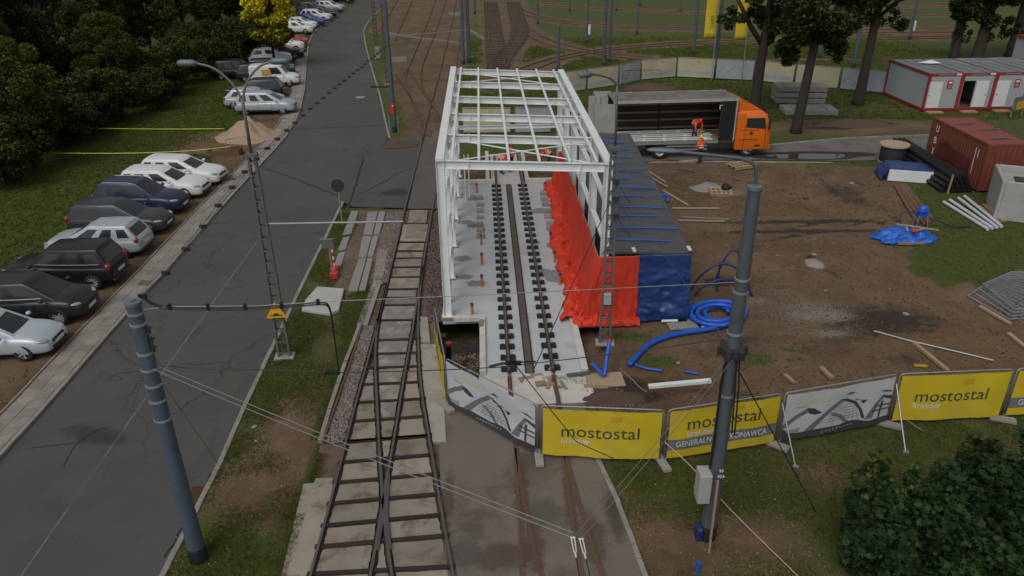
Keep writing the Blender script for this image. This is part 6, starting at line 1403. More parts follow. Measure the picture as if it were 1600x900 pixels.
# loose boards in the yard
BD = [((1003,262),(1040,286),.1,.06,'wood_pale','board leaning towards the shelter roof corner, upper of the crossing pair'),((1010,274),(1042,293),.1,.06,'wood_pale','board crossing below its neighbour at the shelter roof corner'),((1035,298),(1075,322),.12,.06,'wood_pale','slanting board beside the blue bag at the shelter'),((1050,326),(1124,327),.12,.06,'wood_pale','long board lying across the yard beside the shelter'),((1065,340),(1140,344),.1,.06,'galv','grey lath nearest the blue hoops, upper one'),((1060,345),(1132,347),.1,.06,'wood_pale','pale lath nearest the blue hoops, lower one'),((1000,254),(1050,251),.16,.08,'wood_dark','dark beam on the ground behind the lorry rear wheel'),((1062,253),(1092,251),.12,.06,'wood_pale','pale board beside the worker at the lorry'),
      ((1428,538),(1480,582),.14,.10,'wood','thick yellow board pointing at the right yellow panel'),((1282,576),(1300,594),.14,.10,'wood','board end sticking up behind the right bridge banner, middle'),((1226,587),(1240,600),.12,.08,'wood','board end sticking up behind the right bridge banner, left'),((1531,480),(1578,508),.14,.08,'wood_pale','board beside the stacked fence panels'),((1575,522),(1620,560),.14,.08,'wood_pale','board lying at the right edge below the stacked fence panels'),((1490,633),(1400,575),.08,.06,'wood','short yellow board piece behind the right yellow panel'),
      ((912,604),(950,607),.14,.05,'wood','board across the dark hole right of the front slab')]
for i, (a, b, w, h_, mt, lb_) in enumerate(BD):
    if i == 13: a, b = (1428,572), (1448,574)
    A, B = G(*a), G(*b); m = MB(); m.beam(A+Vector((0,0,h_/2+.0)), B+Vector((0,0,h_/2+.02)), w, h_); o = m.build('board', mt if i != 13 else 'ink_gold', None); tag(o, lb_, 'board', 'loose boards in the yard')
m = MB(); m.tube(PX([(1366,517),(1420,532),(1490,548),(1552,563)],.04),.03,6); o = m.build('metal_tube','galv',None); tag(o,'long thin galvanised tube lying behind the right yellow panel','tube')
m = MB(); m.beam(G(1012,622)+Vector((0,0,.45)), G(1108,617)+Vector((0,0,.55)), .16, .10); o = m.build('white_beam','white_steel',None); tag(o,'white steel beam resting behind the fence near the big pole','beam')
for i, (x, z) in enumerate([((1000,628),.4)]): pass
# stacked mesh fence panels at the right edge
for k in range(4):
    P = PX([(1512+6*k,462-4*k),(1580+4*k,428-1*k),(1680,452),(1600,512-3*k)], .05); t = thing('mesh_fence', ['lowest','second','third','topmost'][k]+' galvanised mesh fence panel lying in the stack at the right edge', 'fence panel', (0,0,.06*k), 0, 'mesh panels stacked flat')
    P = [P[0].lerp(P[2],.01*k)]+P[1:]
    m = MB(); m.tube(smooth_line(P+[P[0]],1),.03,6); m.build('frame','galv',t)
    m = MB()
    for j in range(1,14): m.cyl(P[0].lerp(P[3],j/14), P[1].lerp(P[2],j/14), .006, None, 3, False)
    for j in range(1,14): m.cyl(P[0].lerp(P[1],j/14), P[3].lerp(P[2],j/14), .006, None, 3, False)
    o = m.build('mesh','galv',t); o['kind'] = 'stuff'
# cement heap, lumps, litter
def heap_obj(name, label, cat, x, y, rx, ry, h, mt, seed, n=40, rough=.12, kind=None, z=0):
    p = G(x, y); m = MB(); R_ = 12; vs = []
    for j in range(R_+1):
        for i in range(n):
            a = 2*PI*i/n; r = j/R_; k = 1+.22*mnoise.noise((math.cos(a)*1.5, math.sin(a)*1.5, seed)); X, Y = rx*r*k*math.cos(a), ry*r*k*math.sin(a)
            vs.append((X, Y, h*(math.cos(PI*min(r,1))*.5+.5)**1.1*(1+rough*2*mnoise.noise((X*1.7,Y*1.7,seed)))+rough*.4*h*mnoise.noise((X*5,Y*5,seed))*(1-r)-.05*(r>.95)))
    m.add(vs, [(j*n+i, j*n+(i+1)%n, (j+1)*n+(i+1)%n, (j+1)*n+i) for j in range(R_) for i in range(n)]); o = m.build(name, mt, None, smooth=True); o.location = (p.x, p.y, z); return tag(o, label, cat)
heap_obj('sand_heap','heap of pale sand on the verge beside the silver people carrier','sand heap',388,212,2.5,2.2,1.15,'sand',3,40,.22)
heap_obj('cement_heap','low grey cement heap in the middle of the yard','heap',1108,294,1.1,.7,.35,'rubble',7)
heap_obj('soil_heap','small dark soil heap at the foot of the blue mast by the crossing','soil heap',622,226,1.2,.8,.35,'soil_dark',9)
heap_obj('soil_heap','dark earth mound between the trees and the site road','soil heap',1330,195,3.6,1.0,.45,'soil_dark',12)
heap_obj('rubble_heap','dark rubble in the hole right of the front slab','rubble heap',955,622,1.1,.45,.3,'soil_dark',15,40,.3)
heap_obj('soil_heap','dug earth heap before the far fence bend','soil heap',1015,138,3.0,1.6,.5,'soil_dark',21)
heap_obj('soil_heap','brown excavated earth behind the white estate car','soil heap',330,236,2.2,.8,.3,'soil',25)
heap_obj('plaster_heap','white spilled plaster in the yard','heap',1272,411,.42,.55,.10,'stone_pale',31,30,.4)
p = G(352,240); t = thing('trench_box', 'dark timber trench boarding beside the sand heap', 'trench box', p, .1)
for y in (-.5,.5): m = MB(); m.box((0,y,.12),(2.0,.06,.4)); m.build('board','wood_dark',t)
for x in (-1,1): m = MB(); m.box((x,0,.12),(.06,1.0,.4)); m.build('board','wood_dark',t)
p = G(370,238); t = thing('barrier', 'low grey mesh barrier beside the trench', 'barrier', p, .6); m = MB(); m.tube([(-.6,0,0),(-.6,0,.95),(.8,0,.95),(.8,0,0)],.025,6); m.build('frame','galv',t); m = MB()
for k in range(12): m.cyl((-.6+.115*k,0,.05),(-.6+.115*k,0,.95),.006,None,4)
o = m.build('mesh','galv',t); o['kind']='stuff'
for i, pts in enumerate([[(125,200,.9),(250,202,.85),(350,201,.8)], [(75,239,.9),(200,240,.8),(300,236,.75),(361,229,.8)]]):
    P = [G(x, y, z) for x, y, z in pts]; m = MB(); m.tube(smooth_line(P,2), .028, 5); o = m.build('barrier_tape','tape_yellow',None); tag(o, ['upper yellow barrier tape strung from the wood to the sand heap','lower yellow barrier tape strung behind the white cars'][i],'tape','yellow tapes')
# red and white tape by the big pole
for i, pts in enumerate([[(1038,690,.9),(1080,728,.5),(1130,785,.25),(1190,845,.1),(1240,893,.05),(1270,925,.05)], [(1415,655,.6),(1440,672,.1)], [(1578,785,.25),(1612,810,.2)]]):
    m = MB(); m.tube(smooth_line([G(*q) for q in pts],2), .014, 5); o = m.build('warning_tape','tape_red_white',None); tag(o, ['red and white tape running past the foot of the big right pole','short red and white tape end under the right yellow panel','red and white tape at the right edge beyond the maple'][i],'tape')

# ------------------------------------------------------------------ blue hoses
def ribbed(name, P, r, label, mt='blue_hose', step=.07):
    L = resample(smooth_line(P, 3), step*.5); m = MB(); m.tube(L, [r*(1.0 if i % 2 else .93) for i in range(len(L))], 10); o = m.build(name, mt, None, smooth=True); return tag(o, label, 'hose', 'blue hoses')
c = G(1118,497); P = []
for i in range(76):
    a = i*2*PI/20; r = .36+.105*i/20*1.5+.05*math.sin(i*.53); P.append(Vector((c.x+r*1.25*math.cos(a)+.10*math.sin(i*.11), c.y+r*1.0*math.sin(a)+.14*math.sin(i*.17), .10+.09*(1+math.sin(i*.31+1))+.10*(i//20 % 2))))
ribbed('hose_coil', P, .085, 'thick bright blue hose lying in a coil beside the blue tarpaulin')
P = [G(1150,500,.1),G(1120,513,.1),G(1060,520,.1),G(1020,533,.1),G(1000,550,.1),G(983,570,.08)]
ribbed('blue_hose', P, .105, 'thick bright blue hose stretched from the coil towards the mast foot')
ribbed('blue_hose', PX([(992,570),(1010,576),(1035,579)],.05), .05, 'short thin blue hose end in the grass before the mast foot')
ribbed('blue_hose', PX([(1070,580),(1092,584)],.05), .045, 'short blue hose end half hidden near the big pole')
def hoop(x0, x1, y, h, label, lean=0):
    a, b = G(x0, y), G(x1, y); P = [a.lerp(b, t)+Vector((0, lean*math.sin(PI*t), h*math.sin(PI*t)**.7)) for t in [i/14 for i in range(15)]]; m = MB(); m.tube(smooth_line(P,1), .045, 8); o = m.build('hose_hoop','dark_hose',None,smooth=True); tag(o, label,'hose','dark blue hose loops')
hoop(1079,1172,455,1.25,'large dark blue hose loop rising behind the coil'); hoop(1085,1175,462,.75,'lower dark blue hose loop nearest the coil'); hoop(1118,1168,440,1.35,'narrow dark blue hose loop behind the two wide ones',.2)
m = MB(); m.cyl(G(1120,455),G(1120,455)+Vector((.02,.1,1.3)),.04,None,8); o = m.build('hose_hoop','dark_hose',None); tag(o,'upright dark blue hose standing in the loops','hose','dark blue hose loops')
p = G(1037,316); m = MB(); m.tube(smooth_line([p+Vector(v) for v in ((-.35,0,.35),(0,.1,.42),(.25,.1,.3),(.2,0,.05))],2),.09,8); o = m.build('blue_bag','bright_blue',None,smooth=True); tag(o,'bright blue bag hanging at the edge of the shelter roof','bag')
# blue branch pipe on a plywood sheet beside the mast
p = G(945,594); m = MB(); m.box((0,0,.02),(1.25,.85,.03)); o = m.build('plywood','wood_pale',None); o.location = p; o.rotation_euler=(0,0,.06); tag(o,'square of plywood under the blue branch pipe','plywood')
q = G(944,591,.04); t = thing('branch_pipe','V-shaped blue branch pipe with a red cap beside the lattice mast','pipe',q)
for e, L in (((-.42,.25,.45),1), ((.22,.75,1.0),1)): 
    m = MB(); P = resample([Vector((0,0,.1)), Vector(e)], .04); m.tube(P,[.075 if i%2 else .068 for i in range(len(P))],10); m.build('arm','blue_hose',t,smooth=True)
m = MB(); m.cyl((.22,.75,.98),(.235,.79,1.08),.085,None,10); m.build('cap','red_paint',t)
p = G(701,572,-.9); t = thing('pit_pipe','black pipe stub with a red cap in the left pit','pipe',(p.x,p.y,-.95)); m = MB(); m.cyl((0,0,0),(.05,0,1.0),.10,None,12); m.build('pipe','black_pipe',t); m = MB(); m.cyl((.05,0,.95),(.055,0,1.05),.11,None,12); m.build('cap','red_paint',t)
m = MB(); m.tube(smooth_line(PX([(968,575),(985,590),(1000,606),(1010,612)],.03),2),.015,5); o = m.build('rope','wood_pale',None); tag(o,'pale rope end on the soil beside the plywood','rope')
m = MB(); m.beam(G(886,590)+Vector((0,0,.1)), G(922,586)+Vector((0,0,.12)), .12, .06); o = m.build('steel_strip','mast_steel',None); tag(o,'dark steel strip at the end of the right white rim','strip')
p = G(1090,895); m = MB(); m.cyl((0,0,0),(0,0,.35),.05,None,10); o = m.build('marker_post','blue_hose',None); o.location = p; tag(o,'small blue marker post on the grass at the bottom edge','post')
# ------------------------------------------------------------------ street signs and small things on the verge
def sign_post(base, h, label, name='road_sign'):
    t = thing(name, label, 'sign', base); m = MB(); m.cyl((0,0,0),(0,0,h),.035,None,8); m.build('post','galv',t); return t
p = G(535,352); t = sign_post(p, 2.45, 'round road sign seen from behind on a grey post at the kerb'); m = MB(); m.cyl((0,-.05,2.12),(0,-.03,2.12),.33,None,24); m.build('plate','dark_metal',t)
p = G(520,432); t = sign_post(p, 1.75, 'small square sign plate seen from behind above the verge'); m = MB(); m.box((-.05,-.05,1.55),(.5,.02,.4)); m.build('plate','mast_steel',t); m = MB(); m.box((-.05,-.05,1.78),(.55,.04,.04)); m.build('cross_bar','galv',t)
p = G(523,421); t = thing('delineator','red and white striped warning pole in a red foot','warning pole',p)
for k in range(7): m = MB(); m.cyl((0,0,.15+.17*k),(0,0,.32+.17*k),.045,None,10); m.build('band','red_paint' if k % 2 else 'white_paint',t)
m = MB(); m.lathe([(.2,0),(.2,.06),(.13,.14),(.06,.18)],(0,0,0),16); m.build('foot','red_paint',t,smooth=True)
p = G(523,434); m = MB(); m.box((0,0,.14),(.34,.3,.28)); o = m.build('ballast_block','red_paint',None,bevel=.02); o.location = p; tag(o,'red plastic ballast block in front of the striped warning pole','block')
m = MB(); m.prism([(q.x,q.y) for q in PX([(496,452),(538,455),(530,488),(516,494),(472,488),(478,472)])], .0, .14); o = m.build('pale_slab','slab_pale',None,bevel=.02); tag(o,'large pale concrete slab lying on the verge by the tracks','slab')
for i, (x, y, s) in enumerate([(1272,399,.25),(1215,400,.18),(1390,452,.12),(1290,455,.14),(1245,598,.08),(1330,288,.3),(1470,290,.16),(1060,568,.16),(1100,515,.3),(400,690,.10),(398,668,.16),(440,760,.07),(1415,492,.22),(1500,300,.12),(1380,305,.1)]):
    p = G(x, y); m = MB(); s *= .6; ellipsoid(m,(0,0,s*.3),(s,s*.7,s*.45),None,7,4); m.v = [tuple(Vector(v)*(1+.3*mnoise.noise((v[0]*6+i,v[1]*6,v[2]*6)))) for v in m.v]; o = m.build('stone','stone_pale',None); o.location = p; o.rotation_euler=(0,0,i)
    tag(o, ['pale lump above the spilled plaster','pale stone left of the spilled plaster','small pale stone right of the yard centre','pale stone below the spilled plaster','small white stone behind the right bridge banner','pale lump on the wheel ruts','pale stone before the black pipes','whitish lump on the grass under the stretched hose','long white lump below the hose coil','pale stone on the verge by the double wire','larger pale stone on the verge near the kerb','small pale stone low on the verge','flat stone in the dark wet soil','pale stone near the wooden stakes','small pale stone right of the ruts'][i],'stone','loose stones')
# ------------------------------------------------------------------ poles, masts, lamps and overhead wires
def round_pole(base, h, r0, r1, label, mt='pole_blue', group='round tram poles', bands=(), foot=True, cap=True):
    t = thing('tram_pole', label, 'pole', (base.x, base.y, 0), 0, group)
    m = MB(); zs = [-.1, h*.25, h*.5, h*.75, h]; m.tube([(0,0,z) for z in zs], [lerp(r0, r1, max(z,0)/h) for z in zs], 20); m.build('shaft', mt, t, auto=40)
    if foot: m = MB(); m.lathe([(r0+.012,-.05),(r0+.012,.42),(r0+.004,.43)],(0,0,0),20); m.build('foot_sleeve','black',t,auto=40)
    for z in bands:
        r = lerp(r0, r1, z/h); m = MB(); m.lathe([(r+.004,-.03),(r+.016,-.025),(r+.016,.025),(r+.004,.03)],(0,0,z),20); m.build('band','galv',t,auto=40)
    if cap: m = MB(); m.lathe([(r1+.02,-.05),(r1+.02,.02),(.06,.03),(.06,.06),(.01,.06)],(0,0,h),20); m.build('cap','lamp_grey',t,auto=40)
    return t
P1 = G(311,873); P2 = G(1105,838)
z1 = ZAT(P1,207,472); z2 = ZAT(P2,1180,292)
t1 = round_pole(P1, z1, .205, .15, 'big blue-grey tram pole leaning into view between the road and the verge, left foreground', 'pole_blue', 'round tram poles', (z1-.25, z1-.5, 5.9, 5.5, 5.1, 4.7, 4.2))
t2 = round_pole(P2, z2, .20, .13, 'big dark tram pole with a lamp arm and cable clamp, right foreground', 'pole_grey', 'round tram poles', (7.2, 6.9, 5.9, 4.3))
for z, s in ((6.45,.10),(6.2,.08),(6.0,.09)): m = MB(); m.box((.19,-.02,z),(.05,.07,.16)); m.box((.23,-.03,z+.05),(.10,.03,.03),.4); m.build('clamp','dark_metal',t1)
m = MB(); m.cyl((-.35,0,5.3),(.3,-.05,5.3),.02,None,6); m.build('cross_pin','dark_metal',t1)
m = MB(); m.lathe([(.20,-.12),(.26,-.1),(.27,.1),(.2,.12)],(0,0,5.45),16)
for k in range(6): a = k*PI/3; m.box((.27*math.cos(a),.27*math.sin(a),5.45),(.12,.10,.2),a)
m.build('cable_clamp','dark_metal',t2)
m = MB(); m.tube([(-.16,-.13,5.4),(-.20,-.14,4.6),(-.19,-.15,3.2),(-.21,-.16,2.3)],.03,6); m.build('down_cable','black',t2)
m = MB(); m.tube([(.05,-.24,5.3),(.10,-.25,4.4),(.16,-.24,3.4)],.02,5); m.build('down_cable','black',t2)
m = MB(); m.tube([(.12,-.2,5.3),(.18,-.24,4.5),(.24,-.22,3.3)],.02,5); m.build('down_cable','black',t2)
# switch box on the right pole, batten
m = MB(); m.box((-.30,-.10,1.75),(.30,.42,.85)); bx_ = m.build('switch_box','concrete_wall',t2,bevel=.015); m = MB(); m.box((-.30,-.315,1.75),(.26,.012,.78)); m.build('door','concrete_wall',bx_)
me = text_mesh('99', .10, .10, 'ink_white', bold=.01); o = obj('lettering', me, t2); o.location = (.0,-.235,2.22); me = text_mesh('404', .16, .10, 'ink_white', bold=.01); o = obj('lettering', me, t2); o.location = (-.03,-.235,2.06)
m = MB(); m.box((0,0,1.1),(.05,.05,2.2),0,None,Matrix.Rotation(-.03,4,'X')); o = m.build('batten','wood',None); o.location = G(1107,862); tag(o,'thin wooden batten standing before the big right pole','batten')
m = MB(); m.box((0,0,.2),(.16,.3,.4)); o = m.build('blue_sack','dark_hose',None,bevel=.04); o.location = P2+Vector((-.24,-.05,0)); tag(o,'small blue sack at the foot of the big right pole','sack')
# lamp arm on the right pole
m = MB(); A = [(0,0,z2),(0,0,z2+.28),(-.06,.02,z2+.46),(-.22,.05,z2+.55),(-.5,.1,z2+.58),(-1.45,.3,z2+.64)]; m.tube(smooth_line(A,2),.036,10); la = m.build('lamp_arm','pole_grey',t2,smooth=True)
m = MB(); m.tube([(-1.4,.29,z2+.64),(-1.6,.33,z2+.65),(-1.8,.37,z2+.66),(-2.05,.42,z2+.66),(-2.12,.43,z2+.66)],[.04,.085,.095,.07,.03],10); m.v = [(x,y,z2+.655+(z-z2-.655)*.55) for x,y,z in m.v]; m.build('lamp_head','lamp_grey',la,smooth=True)
# lattice masts: two channels laced together
def lattice(base, h, label, rz, w=.38, mt='mast_steel', group='lattice masts', top_w=.20):
    t = thing('lattice_mast', label, 'mast', (base.x, base.y, 0), rz, group)
    for s in (-1, 1):
        m = MB(); m.beam((s*w/2,0,-.1),(s*top_w/2,0,h),.07,.20,up=(0,1,0)); m.build('channel',mt,t)
    n = int(h/.42); m = MB()
    for k in range(n):
        z0, z1_ = h*k/n, h*(k+1)/n; a, b = lerp(w,top_w,k/n)/2, lerp(w,top_w,(k+1)/n)/2; s = 1 if k % 2 else -1
        for y in (-.095,.095): m.box((0,y,(z0+z1_)/2),(a+b,.012,.05))
        m.beam((-s*a,0,z0),(s*b,0,z1_),.03,.012,up=(0,1,0))
    o = m.build('lacing',mt,t); o['kind']='stuff'
    m = MB(); m.box((0,0,.02),(w+.3,.45,.06)); m.build('base_plate','concrete_block',t); m = MB(); m.box((0,0,h),(top_w+.16,.26,.12)); m.build('head',mt,t)
    return t
ML = G(445,557); zl = ZAT(ML,393,242); tl = lattice(ML, zl, 'tall lattice mast with twin lamps on the verge, a yellow hump sign on it', .1)
m = MB(); m.add([(-.36,-.24,1.96),(.36,-.24,1.96),(0,-.24,2.58),(-.36,-.22,1.96),(.36,-.22,1.96),(0,-.22,2.58)],[(0,1,2),(5,4,3),(0,3,4,1),(1,4,5,2),(2,5,3,0)]); sg = m.build('warning_sign','sign_yellow',tl)
m = MB(); m.add([(-.22,-.246,2.04),(.22,-.246,2.04),(.21,-.246,2.07),(.10,-.246,2.08),(.05,-.246,2.14),(-.05,-.246,2.14),(-.10,-.246,2.08),(-.21,-.246,2.07)],[tuple(range(8))]); m.build('hump_symbol','black',sg)
sg.location = (0.0,0,ZAT(ML,433,480)-2.25)
m = MB(); m.tube([(0,0,zl),(0,0,zl+1.1),(0,0,zl+1.75)],.05,8); st = m.build('lamp_stem','mast_steel',tl,smooth=True)
S['lamp_arm_rust'] = ((.20,.165,.13), .6, .2, .2, 5)
for e, nm in ((G(277,98,10.25), 0), (G(452,97,10.2), 1)):
    R_ = Matrix.Rotation(-.1,3,'Z'); d = R_ @ (e-Vector((ML.x,ML.y,0))); d.z = 0; L = d.length; u = d/L; z0 = zl+1.6; zE = 10.22
    P = [Vector((0,0,z0))+u*0, Vector((0,0,z0+.45))+u*.10, Vector((0,0,zE-.35))+u*.42*L/1.7, Vector((0,0,zE-.10))+u*.75*L/1.7, Vector((0,0,zE))+u*(L-.55)]
    m = MB(); m.tube(smooth_line(P,2),.035,8); am = m.build('lamp_arm','lamp_arm_rust',tl,smooth=True)
    m = MB(); m.tube([Vector((0,0,zE))+u*(L-.58), Vector((0,0,zE+.01))+u*(L-.45), Vector((0,0,zE+.02))+u*(L-.1), Vector((0,0,zE+.02))+u*L],[.05,.10,.10,.06],10); m.build('lamp_head','lamp_grey',am,smooth=True)
zb = ZAT(ML,418,349); m = MB(); q = G(630,346,zb); Rm = Matrix.Rotation(-.1,3,'Z'); m.cyl((.1,0,zb), Rm @ (Vector((q.x,q.y,zb))-Vector((ML.x,ML.y,0))) , .035, None, 8); m.build('bracket_arm','galv',tl)
MR = G(945,536); zr = ZAT(MR,965,231); tr = lattice(MR, zr, 'lattice mast with a grey box in front of the red and blue tarpaulins', -.05)
m = MB(); m.box((.0,-.2,ZAT(MR,948,463)),(.26,.18,.42)); m.build('junction_box','concrete_wall',tr,bevel=.02)
m = MB(); m.tube([(.02,0,zr),(.0,.0,zr+1.0),(-.02,0,9.3)],.04,8); st = m.build('lamp_stem','mast_steel',tr,smooth=True); e = G(905,119,9.75); d = Matrix.Rotation(.05,3,'Z') @ (e-Vector((MR.x,MR.y,0))); d.z = 0; L = d.length; u = d/L
m = MB(); m.tube(smooth_line([Vector((-.02,0,9.25)), Vector((-.02,0,9.4))+u*.1, Vector((0,0,9.6))+u*.45, Vector((0,0,9.75))+u*(L-.5)],2),.032,8); m.build('lamp_arm','mast_steel',st,smooth=True)
m = MB(); m.tube([Vector((0,0,9.75))+u*(L-.5), Vector((0,0,9.76))+u*(L-.4), Vector((0,0,9.77))+u*(L-.05), Vector((0,0,9.77))+u*L],[.05,.10,.10,.05],10); m.build('lamp_head','lamp_grey',st,smooth=True)
m = MB(); m.box((.0,0,9.0-1.0),(.05,.05,.35)); m.build('ident_plate','white_paint',st)
for z, x in ((5.6,.12),(5.0,.16),(6.2,.1)): m = MB(); m.box((x,-.16,z),(.2,.12,.16)); m.cyl((x,-.2,z),(x+.5,-.3,z-.7),.012,None,4); m.build('tensioner','dark_metal',tr)
# far poles
FP = [((617,206),9.5,.17,'blue tram pole with a red band standing by the level crossing','pole_blue'),((724,100),9.5,.19,'dark blue pole, left of the thick pair behind the steel frame','pole_blue'),((733,98),9.5,.19,'dark blue pole, right of the thick pair behind the steel frame','pole_blue'),((742,22),9,.15,'far pole beyond the thick pair','pole_blue'),((872,113),None,.17,'short blue pole behind the right rear corner of the steel frame','pole_blue'),((943,104),9,.17,'black pole, left of the pair before the far cream banner','pole_grey'),((952,98),9,.15,'blue pole, right of the pair before the far cream banner','pole_blue'),((917,68),9,.13,'thin pole with a small white box in the depot grass','pole_grey'),((995,54),9,.14,'pole in the depot grass above the lorry','pole_blue'),((1083,86),9,.17,'pole left of the yellow banner mast','pole_blue'),((1116,122),9,.17,'dark pole between the yellow banner masts','pole_grey'),((1281,90),9,.15,'pole between the two big trees','pole_blue'),((1333,106),9,.18,'pole just left of the second big tree','pole_blue'),((1421,62),9,.17,'pole in the far depot with a white box, right','pole_blue'),((963,17),9,.12,'farthest thin pole of the depot, centre','pole_blue'),((840,37),9,.14,'pole beside the far tracks','pole_blue'),((890,18),9,.13,'far pole left of the thin depot pole','pole_blue'),((1063,19),9,.13,'far pole above the depot tracks','pole_blue'),((1484,88),9,.18,'pole hidden among the right tree crowns','pole_grey'),((1000,9),9,.11,'small far pole near the top edge','pole_blue')]
for i, (px, h, r, lb_, mt) in enumerate(FP):
    b = G(*px)
    if h is None: h = ZAT(b,873,40)
    t = round_pole(b, h, r, r*.78, lb_, mt, 'far tram poles', (), True, i in (4,))
    if i == 0:
        m = MB(); m.lathe([(.19,0),(.19,.75)],(0,0,1.35),16); rb2 = m.build('red_band','red_paint',t); m = MB(); m.cyl((0,-.2,1.9),(0,-.19,1.9),.06,None,10); m.build('badge','white_paint',rb2)
        m = MB(); m.box((-.8,.0,3.2),(1.3,.06,.10)); m.build('bracket','black',t)
        for x in (-.3,.3): m = MB(); m.beam((x,-.3,0),(x,-.3,1.3),.04,.04); m.build('guard','galv',t)
    if i in (7, 13): m = MB(); m.box((.22,-.05,1.6),(.25,.2,1.1)); m.build('white_box','white_paint',t)
for i, (px, tx) in enumerate([((607,131),(588,7)), ((590,92),(579,-60))]):
    b = G(*px); h = 7.2 if i else ZAT(b,*tx); t = lattice(b, h, ['rusty lattice mast on the green strip, nearer one','rusty lattice mast on the green strip, farther one'][i], .3, .36, 'rail_rust', 'rusty lattice masts', .26)
    if i: m = MB(); m.box((0,-.2,.7),(.5,.35,1.2)); m.build('cabinet','precast',t)

# ------------------------------------------------------------------ wires
def wire(name, P, r, label, mt='wire', n=5, group='overhead wires'):
    m = MB(); m.tube(P, r, n); o = m.build(name, mt, None); return tag(o, label, 'wire', group)
def on_span(px, py, A=P1, B=P2):
    d = ray(px, py); nx, ny = -(B.y-A.y), B.x-A.x; t = (nx*A.x+ny*A.y)/(nx*d.x+ny*d.y); return Vector((d.x*t, d.y*t, CAM_H+d.z*t))
U = [on_span(*q) for q in ((222,484),(265,479),(400,478),(510,471),(700,463),(930,452),(1150,441))]
wire('span_wire', U, .009, 'upper thin span wire between the two big poles', 'wire_pale')
fd = [on_span(*q) for q in ((222,460),(232,470),(248,477),(268,480),(330,481),(400,480),(470,475),(508,471),(516,480),(520,510),(525,545),(530,582))]
t = thing('feeder_cable', 'black clipped feeder cable hanging on the upper span wire and dropping at its end', 'cable', (0,0,0), 0, 'overhead wires')
for dz in (0, -.05): m = MB(); m.tube([p+Vector((0,0,dz)) for p in smooth_line(fd,2)], .018, 6); m.build('cable','black',t)
for x, y in ((265,479),(325,479),(383,479),(440,477),(497,472)): m = MB(); m.box(on_span(x,y),(.06,.06,.13)); m.build('clip','black',t)
Lo = [on_span(*q) for q in ((262,572),(310,576),(400,578),(500,581),(545,582),(640,580),(740,576),(790,573),(830,568),(900,560),(1000,548),(1130,530))]
wire('span_wire', Lo, .012, 'lower black span wire between the two big poles', 'black')
t = thing('wire_clamp', 'black contact wire clamp on the lower span over the new track', 'clamp', (0,0,0)); c = on_span(802,567); m = MB(); m.box(c,(.35,.08,.07)); m.lathe([(.05,-.01),(.05,.01)],(c.x,c.y,c.z+.07),10); m.cyl(c+Vector((.5,0,.03)),c+Vector((-.2,0,0)),.018,None,5); m.build('body','black',t); m = MB(); m.tube([on_span(764,573),on_span(785,568),c],.03,6); m.build('arm','black',t)
t = thing('wire_clamp', 'black contact wire clamp on the lower span over the verge', 'clamp', (0,0,0)); c = on_span(519,582); m = MB(); m.box(c,(.3,.08,.06)); m.build('body','black',t)
V0 = G(895,840,5.5); V1 = G(908,842,5.5)
a1 = Vector((P1.x+.1,P1.y-.1,5.55)); a2 = Vector((P2.x-.12,P2.y-.15,5.35))
wire('pull_off_wire', sag(a1, V0, .06), .010, 'pale wire from the left pole down to the insulators, lower of the pair', 'wire_pale'); wire('pull_off_wire', sag(a1+Vector((.02,.12,.02)), V0+Vector((.02,.08,.02)), .05), .010, 'pale wire from the left pole down to the insulators, upper of the pair', 'wire_pale')
wire('pull_off_wire', sag(V0, a2, .04), .007, 'thin pale wire from the insulators up to the right pole, left of the pair', 'wire_pale'); wire('pull_off_wire', sag(V1, a2+Vector((.12,-.02,0)), .04), .007, 'thin pale wire from the insulators up to the right pole, right of the pair', 'wire_pale')
for i, (v, e) in enumerate(((V0, (905,900)), (V1, (922,900)))):
    t = thing('insulator', ['left white insulator link at the bottom of the pale wires','right white insulator link at the bottom of the pale wires'][i], 'insulator', v); d = (G(*e,5.45)-v); d.normalize(); s = Vector((.03,0,0))
    m = MB(); s = s*.7; d = d*.62; m.tube([v*0+s, d*.12+s*1.2, d*.42+s*.9, d*.5], .010, 6); m.tube([-s, d*.12-s*1.2, d*.42-s*.9, d*.5], .010, 6); m.cyl((-.04,0,0),(.04,0,0),.014,None,6); m.cyl(d*.5,d*.62,.014,None,6); m.build('link','white_paint',t)
    wire('contact_wire', [v+d*.6, v+d*2.2], .008, ['contact wire running down from the left insulator link','contact wire running down from the right insulator link'][i], 'black')
# clipped double cable along the road from the left pole to the pole by the crossing
PB = G(617,206); cps = [(222,460),(250,432),(275,410),(290,380),(309,354),(327,335),(343,317),(355,300),(368,283),(380,266),(393,252),(405,240),(420,225),(436,212),(449,211),(449,205),(462,194),(482,176),(497,166),(507,157),(519,149),(530,142),(541,134),(553,126),(563,117)]
E0 = on_span(222,460,P1,PB); E1 = Vector((PB.x,PB.y,6.1)); CAT = [on_span(*q, P1, PB) for q in ((222,460),(275,409),(380,265),(440,209),(497,157),(541,122),(575,95))]+[E1]
t = thing('clipped_cable', 'double black cable with clips strung above the left kerb', 'cable', (0,0,0), 0, 'overhead wires')
CS = smooth_line(CAT,2)
for dx in (-.05,.05): m = MB(); m.tube([p+Vector((dx,0,-.05)) for p in CS], .011, 5); m.build('cable','wire',t)
m = MB(); m.tube(CS,.006,4); m.build('messenger','wire_pale',t)
for p in resample(CS,1.25): m = MB(); m.box(p-Vector((0,0,.04)),(.17,.07,.09)); m.build('clip','black',t)
wire('guy_wire', [Vector((P1.x-.15,P1.y-.1,5.3)), G(205,640,4.6), G(95,905,2.9)], .007, 'thin dark wire falling from the left pole to the lower left', 'wire')
wire('guy_wire', [Vector((P1.x+.15,P1.y+.1,5.0)), G(345,730,0.1)], .006, 'thin dark wire falling from the left pole to the kerb', 'wire')
